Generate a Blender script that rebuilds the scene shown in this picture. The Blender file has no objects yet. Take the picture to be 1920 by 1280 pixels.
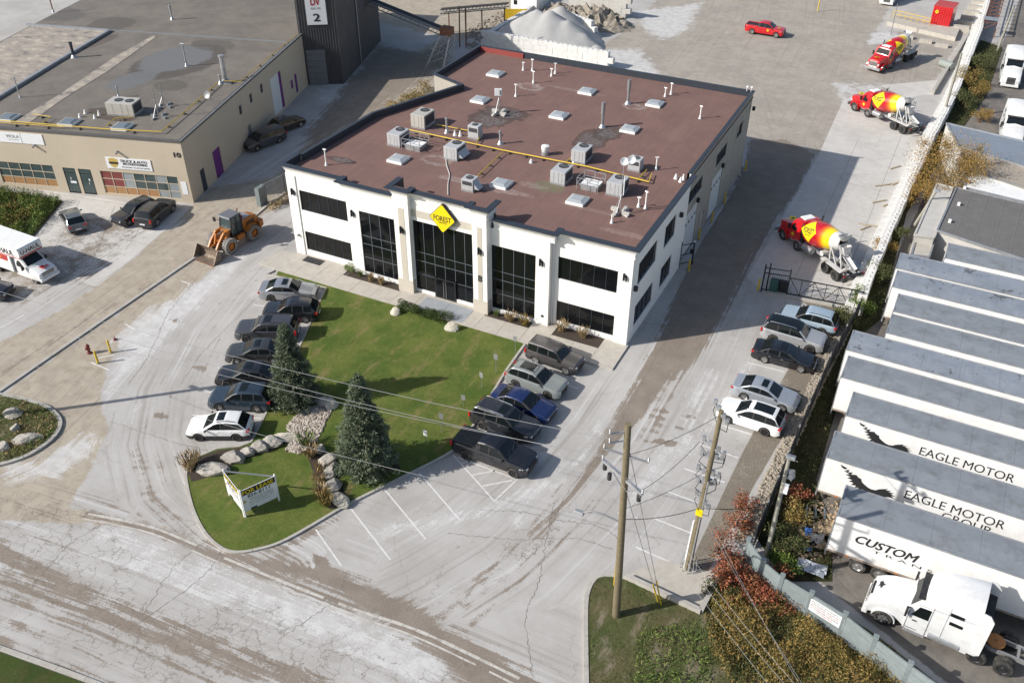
import bpy, math, random
import numpy as np
from mathutils import Vector, Matrix
rnd = random.Random(7)
PI = math.pi
scene = bpy.context.scene
# ---------------------------------------------------------------- camera, sky, sun, exposure
FPX, PITCH, YAW, ROLL = 1709.3, math.radians(36.0136), math.radians(-26.2037), math.radians(.2952)
CAMLOC = Vector((50.204, -56.939, 43.2))
_f = Vector((math.sin(YAW)*math.cos(PITCH), math.cos(YAW)*math.cos(PITCH), -math.sin(PITCH)))
_r0 = Vector((math.cos(YAW), -math.sin(YAW), 0)); _u0 = _r0.cross(_f)
_r = math.cos(ROLL)*_r0 + math.sin(ROLL)*_u0
_u = -math.sin(ROLL)*_r0 + math.cos(ROLL)*_u0
cam = bpy.data.objects.new('camera', bpy.data.cameras.new('camera'))
scene.collection.objects.link(cam)
cam.matrix_world = Matrix(((_r.x, _u.x, -_f.x, CAMLOC.x), (_r.y, _u.y, -_f.y, CAMLOC.y), (_r.z, _u.z, -_f.z, CAMLOC.z), (0, 0, 0, 1)))
cam.data.sensor_width = 36; cam.data.lens = FPX/1920*36
cam.data.clip_start = .5; cam.data.clip_end = 3000
scene.camera = cam
SUN_AZ, SUN_EL = math.radians(41), math.radians(32)      # shadows fall along +X turned by 41 degrees towards +Y
world = bpy.data.worlds.new('World'); scene.world = world; world.use_nodes = True
wn = world.node_tree.nodes; wl = world.node_tree.links
for n in list(wn): wn.remove(n)
sky = wn.new('ShaderNodeTexSky'); sky.sky_type = 'NISHITA'; sky.sun_disc = False
sky.sun_elevation = SUN_EL; sky.sun_rotation = math.radians(229)
sky.air_density = 1.0; sky.dust_density = 1.6
bg = wn.new('ShaderNodeBackground'); bg.inputs[1].default_value = .098
wo = wn.new('ShaderNodeOutputWorld'); wl.new(sky.outputs[0], bg.inputs[0]); wl.new(bg.outputs[0], wo.inputs[0])
sd = bpy.data.lights.new('sun', 'SUN'); sd.energy = 4.3; sd.angle = math.radians(.55); sd.color = (1, .955, .89)
sun = bpy.data.objects.new('sun', sd); scene.collection.objects.link(sun)
_sd = Vector((math.cos(SUN_AZ)*math.cos(SUN_EL), math.sin(SUN_AZ)*math.cos(SUN_EL), -math.sin(SUN_EL)))
sun.rotation_euler = _sd.to_track_quat('-Z', 'Y').to_euler(); sun.location = (-30, -40, 60)
scene.view_settings.view_transform = 'Standard'; scene.view_settings.look = 'None'
scene.view_settings.exposure = .42; scene.view_settings.gamma = 1; scene.view_settings.use_curve_mapping = False
scene.render.engine = 'CYCLES'; scene.cycles.max_bounces = 6

# ---------------------------------------------------------------- picture -> place (surveying helpers)
def ray(px, py): return (px-960)/FPX*_r - (py-640)/FPX*_u + _f
def G(px, py, z=0.):
    d = ray(px, py); q = CAMLOC + d*((z-CAMLOC.z)/d.z); return Vector((q.x, q.y, z))
def FY(px, py, Y):
    d = ray(px, py); return CAMLOC + d*((Y-CAMLOC.y)/d.y)
def FX(px, py, X):
    d = ray(px, py); return CAMLOC + d*((X-CAMLOC.x)/d.x)
def HT(px, py, b):                       # height of the point seen at px, py above base point b
    d = ray(px, py); t = ((b.x-CAMLOC.x)*d.x+(b.y-CAMLOC.y)*d.y)/(d.x*d.x+d.y*d.y); return CAMLOC.z+t*d.z

# ---------------------------------------------------------------- materials
MAT = {}
def mat(name, col, rough=.6, metal=0., var=.12, scale=3., bump=0., bscale=40., spec=.5, coat=0., dirt=None, damt=.5, dscale=.8):
    if name in MAT: return MAT[name]
    m = bpy.data.materials.new(name); m.use_nodes = True; nt = m.node_tree; N = nt.nodes; L = nt.links
    b = N['Principled BSDF']; b.inputs['Roughness'].default_value = rough; b.inputs['Metallic'].default_value = metal
    b.inputs['Specular IOR Level'].default_value = spec
    if coat: b.inputs['Coat Weight'].default_value = coat; b.inputs['Coat Roughness'].default_value = .14
    tc = N.new('ShaderNodeTexCoord')
    geo = N.new('ShaderNodeNewGeometry')
    c = (*col, 1)
    if var:
        n = N.new('ShaderNodeTexNoise'); n.inputs['Scale'].default_value = scale; n.inputs['Detail'].default_value = 5; n.inputs['Roughness'].default_value = .62
        L.new(geo.outputs['Position'], n.inputs['Vector'])
        mr = N.new('ShaderNodeMapRange'); mr.inputs[1].default_value = .25; mr.inputs[2].default_value = .75
        mr.inputs[3].default_value = 1-var; mr.inputs[4].default_value = 1+var
        L.new(n.outputs[0], mr.inputs[0])
        mx = N.new('ShaderNodeMix'); mx.data_type = 'RGBA'; mx.blend_type = 'MULTIPLY'; mx.inputs[0].default_value = 1
        mx.inputs[6].default_value = c; L.new(mr.outputs[0], mx.inputs[7]); out = mx.outputs[2]
        if dirt:
            n2 = N.new('ShaderNodeTexNoise'); n2.inputs['Scale'].default_value = dscale; n2.inputs['Detail'].default_value = 7; n2.inputs['Roughness'].default_value = .7
            L.new(geo.outputs['Position'], n2.inputs['Vector'])
            r2 = N.new('ShaderNodeMapRange'); r2.inputs[1].default_value = .48; r2.inputs[2].default_value = .7; r2.inputs[3].default_value = 0; r2.inputs[4].default_value = damt
            L.new(n2.outputs[0], r2.inputs[0])
            m2 = N.new('ShaderNodeMix'); m2.data_type = 'RGBA'; L.new(r2.outputs[0], m2.inputs[0]); L.new(out, m2.inputs[6]); m2.inputs[7].default_value = (*dirt, 1); out = m2.outputs[2]
        L.new(out, b.inputs['Base Color'])
    else: b.inputs['Base Color'].default_value = c
    if bump:
        n3 = N.new('ShaderNodeTexNoise'); n3.inputs['Scale'].default_value = bscale; n3.inputs['Detail'].default_value = 4
        L.new(geo.outputs['Position'], n3.inputs['Vector'])
        bp = N.new('ShaderNodeBump'); bp.inputs['Strength'].default_value = bump; bp.inputs['Distance'].default_value = .05
        L.new(n3.outputs[0], bp.inputs['Height']); L.new(bp.outputs[0], b.inputs['Normal'])
    m.diffuse_color = c; MAT[name] = m; return m
def M(n): return MAT[n]
def paint(name, col, rough=.28, metal=0., dusty=.05):
    return mat(name, col, rough, metal, .06, 2.5, spec=.5, coat=.8, dirt=(.30, .27, .24), damt=dusty, dscale=2.2)
glass = mat('dark_glass', (.006, .007, .008), .05, var=0, spec=.35)
mat('car_glass', (.008, .011, .012), .04, var=0, spec=.5)
mat('clear_glass', (.05, .07, .07), .05, var=0, spec=.7)
mat('black_rubber', (.028, .027, .026), .85, var=.3, scale=9, dirt=(.22, .19, .16), damt=.45, dscale=6)
mat('black_plastic', (.022, .022, .024), .55, var=.2, dirt=(.2, .18, .16), damt=.25, dscale=4)
mat('black_metal', (.018, .019, .021), .5, var=.2)
mat('alloy', (.5, .5, .5), .32, .8, .1)
mat('dark_alloy', (.07, .07, .075), .35, .6, .1)
mat('chrome', (.7, .7, .7), .15, .95, .05)
mat('lamp_clear', (.62, .64, .66), .12, .3, .1)
mat('lamp_red', (.42, .012, .012), .15, 0, .1, coat=.5)
mat('lamp_orange', (.7, .2, .02), .2, 0, .1)
mat('plate_white', (.7, .72, .75), .4, 0, .1)
mat('steel_grey', (.32, .33, .34), .45, .5, .15, dirt=(.16, .12, .09), damt=.4, dscale=3)
mat('galvanised', (.42, .43, .44), .42, .55, .2, 2)
mat('white_stucco', (.80, .785, .75), .85, var=.035, scale=1.2, bump=.15, bscale=60, dirt=(.62, .59, .53), damt=.22, dscale=.5)
mat('beige_stone', (.50, .46, .39), .85, var=.08, scale=4, bump=.2)
mat('beige_wall', (.50, .43, .33), .85, var=.06, scale=.7, bump=.2, dirt=(.40, .34, .26), damt=.4, dscale=.35)
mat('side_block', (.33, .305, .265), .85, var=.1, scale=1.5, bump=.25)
mat('cap_metal', (.045, .055, .072), .45, .3, .15, 2)
mat('white_paint', (.78, .78, .76), .5, var=.05, dirt=(.5, .46, .4), damt=.25, dscale=2)
mat('truck_white', (.66, .67, .67), .35, var=.05, coat=.3, dirt=(.42, .38, .33), damt=.35, dscale=1.6)
mat('door_white', (.62, .65, .66), .5, var=.05)
mat('purple', (.13, .02, .17), .6, var=.15)
mat('yellow_paint', (.62, .42, .02), .5, var=.1, dirt=(.3, .22, .1), damt=.3, dscale=5)
mat('wood_pole', (.165, .135, .08), .9, var=.25, scale=5, bump=.5, bscale=25)
mat('orange_paint', (.44, .15, .018), .45, var=.15, scale=3, dirt=(.2, .15, .1), damt=.5, dscale=4)
mat('red_paint', (.52, .008, .014), .3, var=.06, coat=.6, dirt=(.35, .15, .12), damt=.2, dscale=3)
mat('bright_yellow', (.80, .62, .01), .4, var=.04)
mat('ink', (.02, .02, .022), .6, var=.1)
mat('sign_white', (.74, .75, .76), .5, var=.04)
mat('concrete', (.44, .41, .36), .9, var=.1, scale=1.8, bump=.25, dirt=(.34, .30, .25), damt=.5, dscale=1.2)
mat('kerb', (.42, .40, .36), .9, var=.14, scale=3, bump=.3, dirt=(.22, .19, .16), damt=.5, dscale=1.5)
mat('white_block', (.66, .65, .62), .9, var=.08, scale=2, bump=.35, dirt=(.42, .39, .35), damt=.5, dscale=1.3)
mat('grey_block', (.5, .485, .45), .9, var=.1, scale=2, bump=.35, dirt=(.33, .3, .26), damt=.6, dscale=1.)
mat('line_white', (.66, .65, .63), .8, var=.1, scale=6, dirt=(.40, .385, .36), damt=.7, dscale=3)
mat('mulch', (.055, .04, .03), .95, var=.4, scale=12, bump=.8)
mat('boulder', (.36, .335, .295), .9, var=.22, scale=2.5, bump=.7, bscale=9, dirt=(.2, .18, .15), damt=.5, dscale=1.5)
mat('river_rock', (.36, .31, .255), .85, var=.35, scale=6)
mat('rust', (.16, .07, .04), .8, var=.3, scale=4)
mat('rubble', (.27, .235, .19), .95, var=.3, scale=3, bump=.6)
mat('cardboard', (.42, .31, .2), .85, var=.2)
mat('crate_wood', (.38, .2, .08), .85, var=.2)

# ---------------------------------------------------------------- mesh builder
class MB:
    def __init__(s): s.v = []; s.f = []; s.m = []; s.mi = 0
    def add(s, vs, fs, mi=None):
        o = len(s.v); s.v += [tuple(v) for v in vs]; s.f += [tuple(i+o for i in f) for f in fs]; s.m += [s.mi if mi is None else mi]*len(fs); return s
    def box(s, x0, x1, y0, y1, z0, z1, mi=None, M4=None, tx=1., ty=1.):
        cx, cy = (x0+x1)/2, (y0+y1)/2
        vs = [(x, y, z0) for x, y in ((x0, y0), (x1, y0), (x1, y1), (x0, y1))] + [(cx+(x-cx)*tx, cy+(y-cy)*ty, z1) for x, y in ((x0, y0), (x1, y0), (x1, y1), (x0, y1))]
        if M4 is not None: vs = [M4 @ Vector(v) for v in vs]
        return s.add(vs, [(3, 2, 1, 0), (4, 5, 6, 7), (0, 1, 5, 4), (1, 2, 6, 5), (2, 3, 7, 6), (3, 0, 4, 7)], mi)
    def beam(s, a, b, w, h=None, mi=None):
        a, b = Vector(a), Vector(b); d = b-a; L = d.length
        if L < 1e-6: return s
        d.normalize(); up = Vector((0, 0, 1)) if abs(d.z) < .98 else Vector((0, 1, 0))
        r = d.cross(up).normalized()*(w/2); u = r.cross(d).normalized()*((h or w)/2)
        vs = [a-r-u, a+r-u, a+r+u, a-r+u, b-r-u, b+r-u, b+r+u, b-r+u]
        return s.add(vs, [(3, 2, 1, 0), (4, 5, 6, 7), (0, 1, 5, 4), (1, 2, 6, 5), (2, 3, 7, 6), (3, 0, 4, 7)][::1], mi)
    def tube(s, pts, r, n=8, mi=None, cap=True):
        pts = [Vector(p) for p in pts]; rs = r if isinstance(r, (list, tuple)) else [r]*len(pts)
        rings = []; pu = None
        for i, p in enumerate(pts):
            d = (pts[min(i+1, len(pts)-1)]-pts[max(i-1, 0)]).normalized()
            up = Vector((0, 0, 1)) if abs(d.z) < .95 else Vector((0, 1, 0))
            a = d.cross(up).normalized() if pu is None else (pu-d*pu.dot(d)).normalized(); pu = a; c = a.cross(d)
            rings.append([p+(a*math.cos(2*PI*k/n)+c*math.sin(2*PI*k/n))*rs[i] for k in range(n)])
        return s.loft(rings, True, cap, mi)
    def loft(s, rings, closed=True, cap=True, mi=None):
        n = len(rings[0]); vs = [v for r in rings for v in r]; fs = []
        for i in range(len(rings)-1):
            for k in range(n if closed else n-1):
                k2 = (k+1) % n; fs.append((i*n+k, i*n+k2, (i+1)*n+k2, (i+1)*n+k))
        if cap: fs += [tuple(range(n-1, -1, -1)), tuple(range((len(rings)-1)*n, len(rings)*n))]
        return s.add(vs, fs, mi)
    def lathe(s, prof, n=16, M4=None, mi=None, cap=False):
        M4 = M4 or Matrix.Identity(4)
        return s.loft([[M4 @ Vector((r*math.cos(2*PI*k/n), r*math.sin(2*PI*k/n), z)) for k in range(n)] for r, z in prof], True, cap, mi)
    def prism(s, pts, z0, z1, mi=None, M4=None):
        n = len(pts); vs = [Vector((p[0], p[1], z0)) for p in pts]+[Vector((p[0], p[1], z1)) for p in pts]
        if M4 is not None: vs = [M4 @ v for v in vs]
        return s.add(vs, [tuple(range(n-1, -1, -1)), tuple(range(n, 2*n))]+[(i, (i+1) % n, (i+1) % n+n, i+n) for i in range(n)], mi)
    def quad(s, a, b, c, d, mi=None): return s.add([a, b, c, d], [(0, 1, 2, 3)], mi)
    def mesh(s, name, mats, smooth=False, bevel=0, ang=35):
        me = bpy.data.meshes.new(name); me.from_pydata([tuple(v) for v in s.v], [], s.f)
        mats = mats if isinstance(mats, (list, tuple)) else [mats]
        for m in mats: me.materials.append(MAT[m] if isinstance(m, str) else m)
        if any(s.m): me.polygons.foreach_set('material_index', s.m)
        if smooth:
            me.polygons.foreach_set('use_smooth', [True]*len(me.polygons)); me.set_sharp_from_angle(angle=math.radians(ang))
        me.update(); return me
    def build(s, name, mats, parent=None, smooth=False, bevel=0, loc=None, rz=0., kind=None, ang=35):
        o = bpy.data.objects.new(name, s.mesh(name, mats, smooth, bevel, ang)); scene.collection.objects.link(o)
        if parent: o.parent = parent
        if loc is not None: o.location = loc
        if rz: o.rotation_euler = (0, 0, rz)
        if kind: o['kind'] = kind
        if bevel:
            bm = o.modifiers.new('bevel', 'BEVEL'); bm.width = bevel; bm.segments = 2; bm.limit_method = 'ANGLE'
        return o
def tag(o, label=None, cat=None, group=None, kind=None):
    if label: o['label'] = label
    if cat: o['category'] = cat
    if group: o['group'] = group
    if kind: o['kind'] = kind
    return o
def thing(name, label, cat, loc=(0, 0, 0), rz=0., group=None):
    o = bpy.data.objects.new(name, None); scene.collection.objects.link(o); o.empty_display_size = .3
    o.location = loc; o.rotation_euler = (0, 0, rz); return tag(o, label, cat, group)
KIDS = {}
def copy_tree(o, parent=None, deep=0):
    c = o.copy(); scene.collection.objects.link(c); c.parent = parent
    if deep < 3:
        for ch in [k for k in scene.collection.objects if k.parent == o and k != c]: copy_tree(ch, c, deep+1)
    return c
def place(me, name, parent, loc=(0, 0, 0), rz=0., kind=None, M4=None):
    o = bpy.data.objects.new(name, me); scene.collection.objects.link(o)
    if parent: o.parent = parent
    if M4 is not None: o.matrix_local = M4
    else: o.location = loc; o.rotation_euler = (0, 0, rz)
    if kind: o['kind'] = kind
    return o
TXT = {}
def text_mesh(s, bold=0.):
    bold = 0.; k = (s, bold)
    if k in TXT: return TXT[k]
    cu = bpy.data.curves.new('lettering', 'FONT'); cu.body = s; cu.size = 1; cu.offset = bold; cu.align_x = 'CENTER'; cu.align_y = 'CENTER'; cu.fill_mode = 'FRONT'; cu.resolution_u = 3
    to = bpy.data.objects.new('lettering', cu); scene.collection.objects.link(to)
    bpy.context.view_layer.update(); dg = bpy.context.evaluated_depsgraph_get()
    me = bpy.data.meshes.new_from_object(to.evaluated_get(dg)); bpy.data.objects.remove(to)
    v = np.array([q.co[:] for q in me.vertices]); w = np.ptp(v[:, 0]); h = np.ptp(v[:, 1]); c = (v.max(0)+v.min(0))/2
    TXT[k] = (me, w, h, c); return TXT[k]
def letters(s, m, parent, org, right, up, width, height, bold=0., name='lettering', off=.012, shear=0.):
    me, w, h, c = text_mesh(s, bold); me = me.copy(); me.materials.clear(); me.materials.append(MAT[m] if isinstance(m, str) else m)
    R = Vector(right).normalized(); U = Vector(up).normalized(); Nn = R.cross(U); org = Vector(org)+Nn*off
    sx, sy = width/w, height/h
    if bold:                                        # heavier strokes: overlaid copies, each a hair prouder
        V0 = [q.co.copy() for q in me.vertices]; F0 = [tuple(p.vertices) for p in me.polygons]; V, F = [], []; dv = bold*(c[4] if len(c) > 4 else 1)
        for k, (dx, dy) in enumerate(((-1, 0), (1, 0), (0, .8), (0, -.8))):
            o_ = len(V); V += [Vector((q.x+dx*bold, q.y+dy*bold, k*.0015)) for q in V0]; F += [tuple(i+o_ for i in f) for f in F0]
        me = bpy.data.meshes.new('lettering'); me.from_pydata(V, [], F); me.materials.append(MAT[m] if isinstance(m, str) else m)
    for q in me.vertices:
        x, y = (q.co.x-c[0])*sx, (q.co.y-c[1])*sy; q.co = org+R*(x+y*shear)+U*y+Nn*q.co.z
    return place(me, name, parent)
def stri(name, kind='structure'): return None
# ================================================================ THE GROUND
def sdf(P, poly):                                    # signed distance, negative inside
    poly = np.array([(q.x, q.y) for q in poly]); d2 = np.full(len(P), 1e9); ins = np.zeros(len(P), bool)
    for i in range(len(poly)):
        a, b = poly[i], poly[(i+1) % len(poly)]; e = b-a; w = P-a
        t = np.clip((w@e)/max(e@e, 1e-9), 0, 1); dd = w-t[:, None]*e; d2 = np.minimum(d2, (dd**2).sum(1))
        c = ((a[1] > P[:, 1]) != (b[1] > P[:, 1])); den = (b[1]-a[1]) if abs(b[1]-a[1]) > 1e-9 else 1e-9
        ins ^= c & (P[:, 0] < (b[0]-a[0])*(P[:, 1]-a[1])/den+a[0])
    d = np.sqrt(d2); return np.where(ins, -d, d)
def pl(s): return [G(*q) for q in s]
def axis(lo, hi, st, far): 
    return np.concatenate([-np.array([far, far*.6, far*.35, far*.22]), np.arange(lo, hi+st/2, st), np.array([far*.22, far*.35, far*.6, far])])
gx = axis(-98, 70, .4, 900); gy = axis(-46, 130, .4, 900)
XX, YY = np.meshgrid(gx, gy); PP = np.stack([XX.ravel(), YY.ravel()], 1); NV = len(PP)
CH = {k: np.zeros(NV) for k in ('dirt', 'mud', 'dust', 'conc', 'gravel', 'crack', 'yard', 'dark')}
def region(ch, pts, w=1.5, amt=1.):
    CH[ch][:] = np.maximum(CH[ch], amt*np.clip(.5-sdf(PP, pl(pts))/(2*w), 0, 1))
region('dirt', [(-300, 800), (0, 735), (372, 478), (470, 415), (560, 365), (600, 330), (760, 215), (830, 165), (850, 60), (740, 120), (640, 190), (520, 330), (400, 352), (360, 385), (300, 440), (210, 520), (100, 590), (0, 640), (-300, 760)], 1.2)
region('dirt', [(-300, 760), (0, 738), (372, 480), (430, 480), (360, 540), (300, 590), (230, 640), (205, 680), (190, 745), (205, 800), (165, 900), (130, 950), (330, 990), (200, 985), (0, 975), (-300, 960)], 1.3, .95)
region('dirt', [(690, -60), (1060, -60), (960, 60), (860, 75), (700, 40)], 2.5)
region('dirt', [(1330, -60), (1420, -60), (1380, 60), (1230, 95), (1150, 60)], 2.5, .7)
region('mud', [(395, 1012), (470, 1040), (600, 1060), (680, 1090), (760, 1120), (830, 1165), (960, 1235), (1060, 1300), (900, 1300), (800, 1215), (640, 1120), (560, 1085), (470, 1062), (420, 1048)], .9, .95)
region('mud', [(1402, 262), (1475, 262), (1530, 290), (1490, 365), (1455, 415), (1410, 490), (1375, 560), (1330, 645), (1290, 690), (1262, 705), (1225, 760), (1190, 800), (1150, 832), (1098, 903), (1050, 960), (1005, 1030), (960, 1080), (1000, 1010), (1060, 935), (1108, 862), (1152, 785), (1188, 720), (1230, 640), (1265, 555), (1300, 480), (1345, 400), (1385, 330), (1402, 290)], .7)
region('mud', [(560, 250), (700, 80), (790, 95), (860, 60), (850, 120), (700, 230), (640, 250), (560, 330), (540, 330)], 2.5, .75)
region('mud', [(-200, 870), (0, 885), (150, 900), (330, 935), (350, 985), (200, 1010), (0, 1010), (-200, 1000)], 2.2, .42)
region('mud', [(480, 1030), (640, 955), (660, 965), (560, 1030), (620, 1075), (540, 1060)], .8, .7)
region('mud', [(790, 1165), (850, 1120), (1100, 870), (1110, 880), (880, 1130), (830, 1180)], .5, .62)
region('dust', [(262, 592), (430, 495), (470, 470), (440, 510), (385, 560), (330, 615), (285, 660), (220, 715), (200, 745), (205, 700), (235, 655), (205, 640)], 1.4)
region('dust', [(0, 850), (60, 865), (170, 800), (200, 830), (120, 900), (60, 900), (0, 890)], 1.2, .8)
region('dust', [(540, 130), (700, 150), (760, 170), (680, 270), (600, 300), (570, 320), (620, 250)], 2., .55)
region('dust', [(900, 60), (1000, 130), (1160, 150), (1250, 140), (1200, 90), (1120, 90)], 2., .8)
region('dust', [(1180, 20), (1330, 0), (1300, 60), (1240, 80), (1200, 60)], 2.5, .75)
region('dust', [(1540, 150), (1660, 150), (1690, 190), (1600, 195), (1640, 215), (1565, 200)], 1.5, .55)
region('dust', [(1630, 60), (1690, 60), (1690, 75), (1620, 90)], 1.2, .8)
region('dust', [(1215, 560), (1290, 570), (1240, 650), (1180, 650)], 2., .5)
region('yard', [(1590, 185), (1620, 100), (1650, 60), (1740, 62), (1800, 80), (1745, 165), (1690, 195), (1640, 200)], 1.2, .9)
region('mud', [(-60, 470), (80, 440), (120, 395), (230, 385), (300, 410), (260, 470), (190, 530), (120, 560), (0, 600), (-60, 600)], 2.5, .5)
region('crack', [(60, 440), (130, 400), (300, 410), (260, 480), (180, 530)], 2., .6)
region('mud', [(-60, 742), (372, 485), (470, 420), (480, 412), (365, 474), (-60, 728)], .5, .55)
region('dirt', [(0, 480), (80, 450), (120, 400), (60, 440), (130, 540), (200, 560), (240, 500), (200, 470), (140, 480)], 2.2, .62)
region('yard', [(960, 140), (1150, 118), (1330, 165), (1405, 262), (1540, 290), (1600, 180), (1640, 70), (1700, -60), (1300, -60), (1170, 60), (1120, 90)], 2.2)
region('conc', [(1535, 290), (1580, 190), (1600, 180), (1700, 245), (1760, 250), (1618, 585), (1500, 560), (1430, 545), (1400, 520), (1440, 455)], .35)
region('conc', [(1650, 160), (1760, 150), (1752, 178), (1720, 180), (1700, 185)], .35)
region('conc', [(75, 355), (200, 372), (350, 400), (300, 440), (230, 500), (180, 540), (130, 520), (60, 440), (115, 390)], .5, .9)
region('gravel', [(1500, 560), (1612, 585), (1560, 660), (1420, 900), (1320, 1085), (1283, 1078), (1340, 958), (1397, 838), (1470, 705), (1512, 640), (1540, 600)], .25)
region('dark', [(1930, -60), (1890, 60), (1800, 230), (1640, 560), (1420, 990), (1500, 1060), (1800, 1300), (2400, 1500), (2400, -60)], .8)
region('crack', [(-50, 890), (0, 930), (150, 940), (330, 1010), (300, 1110), (560, 1120), (960, 1300), (300, 1300), (0, 1130), (-60, 1000)], 3.5, .85)
region('crack', [(900, 980), (1110, 860), (1150, 880), (1080, 1040), (1000, 1170), (900, 1180)], 2.5, .62)
region('crack', [(290, 960), (380, 960), (400, 1010), (330, 1010)], 1.5, .8)
region('crack', [(150, 450), (300, 440), (230, 520), (160, 500)], 2, .5)
region('crack', [(800, 1190), (1000, 1240), (1050, 1300), (850, 1290)], 2.5, .8)
def track(ch, pts, w, amt=1., off=0.):
    q = smooth_px(pts); P_ = np.array([(v.x, v.y) for v in pl(q)]); d2 = np.full(NV, 1e9)
    for a_, b_ in zip(P_[:-1], P_[1:]):
        e = b_-a_; l = np.hypot(*e); w_ = PP-a_; t_ = np.clip(w_@(e/l), 0, l); d2 = np.minimum(d2, ((w_-t_[:, None]*(e/l))**2).sum(1))
    CH[ch][:] = np.maximum(CH[ch], amt*np.clip(.5+(w-np.sqrt(d2))/(2*.55), 0, 1))
def smooth_px(p): return p
for y_ in (0, 24): track('mud', [(-60, 985+y_), (0, 1022+y_), (107, 1083+y_), (250, 1147+y_), (400, 1197+y_), (536, 1252+y_), (620, 1290+y_)], .34, .92)
for y_, a_ in ((0, .85), (30, .75), (75, .7), (120, .8)): track('mud', [(-60, 1060+y_), (60, 1105+y_), (200, 1165+y_), (330, 1215+y_), (470, 1275+y_)], .3, a_)
for o_, a_ in ((0, .72), (45, .68), (80, .62)): track('mud', [(1290-o_*.3, 690), (1215-o_*.6, 800), (1140-o_, 900), (1040-o_, 1030), (930-o_, 1130), (860-o_, 1190)], .22, a_)
for o_, a_ in ((0, .66), (60, .6), (120, .6)): track('mud', [(470+o_*.2, 500), (400+o_*.4, 580), (300+o_*.5, 720), (250+o_*.4, 850), (275+o_*.3, 940), (330+o_*.3, 1000)], .2, a_)
track('mud', [(165, 963), (290, 995), (420, 1048), (530, 1090), (660, 1140)], .45, .8)
for px_, py_, r_ in ((1243, 770, .55), (1235, 784, .6), (1272, 803, .6), (1235, 799, .45), (1230, 812, .4), (1247, 830, .8), (1262, 830, .6), (1286, 780, .5), (1295, 781, .4), (1218, 828, .3), (855, 1020, .4), (880, 880, .0), (330, 600, .5), (375, 690, .6), (300, 780, .6), (600, 1050, .8), (1180, 620, .5), (1255, 705, .8)):
    if r_: q_ = G(px_, py_); CH['mud'][:] = np.maximum(CH['mud'], .95*np.clip(.5+(r_-np.hypot(PP[:, 0]-q_.x, (PP[:, 1]-q_.y)*2.2))/.9, 0, 1))
for pts_, w_ in (([(20, 900), (120, 880), (190, 830)], .8), ([(150, 860), (230, 800), (280, 740)], .5), ([(700, 1000), (900, 960), (1050, 900)], .8), ([(200, 1010), (420, 1100), (640, 1180), (800, 1250)], 1.6), ([(1180, 720), (1090, 850), (960, 980)], .7), ([(1330, 700), (1270, 820), (1180, 960)], 1.), ([(1440, 640), (1350, 760), (1290, 850)], .8), ([(60, 470), (200, 450), (330, 420)], 1.2)): track('dust', pts_, w_, .55)
# tyre streaks: along / across coordinates measured from guide lines
GUIDES = [([(560, 410), (440, 500), (340, 620), (280, 730), (262, 830), (290, 930), (380, 1010), (520, 1080)], 9, 1.),
          ([(1500, 200), (1440, 300), (1360, 440), (1290, 570), (1230, 680), (1150, 810), (1050, 930), (930, 1040), (800, 1120), (640, 1200)], 9, 1.),
          ([(-300, 880), (0, 940), (300, 1035), (640, 1170), (960, 1310), (1200, 1420)], 11, .9),
          ([(-200, 830), (0, 680), (200, 540), (440, 380), (640, 250), (760, 130)], 6, 1.),
          ([(1480, -40), (1460, 60), (1400, 160), (1430, 260), (1440, 330)], 16, .7),
          ([(-100, 940), (60, 870), (180, 760), (280, 640)], 6, .8)]
best = np.full(NV, 1e9); SU = np.zeros(NV); SV = np.zeros(NV); SS = np.zeros(NV)
for gi, (g, wid, stn) in enumerate(GUIDES):
    q = np.array([(v.x, v.y) for v in pl(g)]); acc = 0.
    for i in range(len(q)-1):
        e = q[i+1]-q[i]; l = np.hypot(*e); e = e/l; w = PP-q[i]; t = np.clip(w@e, 0, l); dv = w-t[:, None]*e
        d = np.sqrt((dv**2).sum(1)); side = w[:, 0]*(-e[1])+w[:, 1]*e[0]; dn = d/wid; m = dn < best
        best[m] = dn[m]; SU[m] = acc+t[m]; SV[m] = (np.sign(side)*d)[m]+gi*31; SS[m] = stn*np.clip(1.25-dn[m], 0, 1); acc += l
gm = bpy.data.meshes.new('ground')
nx, ny = len(gx), len(gy); idx = np.arange(NV).reshape(ny, nx)
quads = np.stack([idx[:-1, :-1], idx[:-1, 1:], idx[1:, 1:], idx[1:, :-1]], -1).reshape(-1, 4)
gm.vertices.add(NV); gm.vertices.foreach_set('co', np.stack([PP[:, 0], PP[:, 1], np.zeros(NV)], 1).ravel())
gm.loops.add(quads.size); gm.loops.foreach_set('vertex_index', quads.ravel())
gm.polygons.add(len(quads)); gm.polygons.foreach_set('loop_start', np.arange(len(quads))*4); gm.polygons.foreach_set('loop_total', np.full(len(quads), 4))
gm.update()
for nm, ks in (('ga', ('dirt', 'mud', 'dust', 'conc')), ('gb', ('gravel', 'crack', 'yard', 'dark'))):
    a = gm.attributes.new(nm, 'FLOAT_COLOR', 'POINT'); a.data.foreach_set('color', np.stack([CH[k] for k in ks], 1).ravel())
a = gm.attributes.new('st', 'FLOAT_VECTOR', 'POINT'); a.data.foreach_set('vector', np.stack([SU, SV, SS], 1).ravel())
ground = bpy.data.objects.new('ground', gm); scene.collection.objects.link(ground); ground['kind'] = 'structure'

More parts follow.
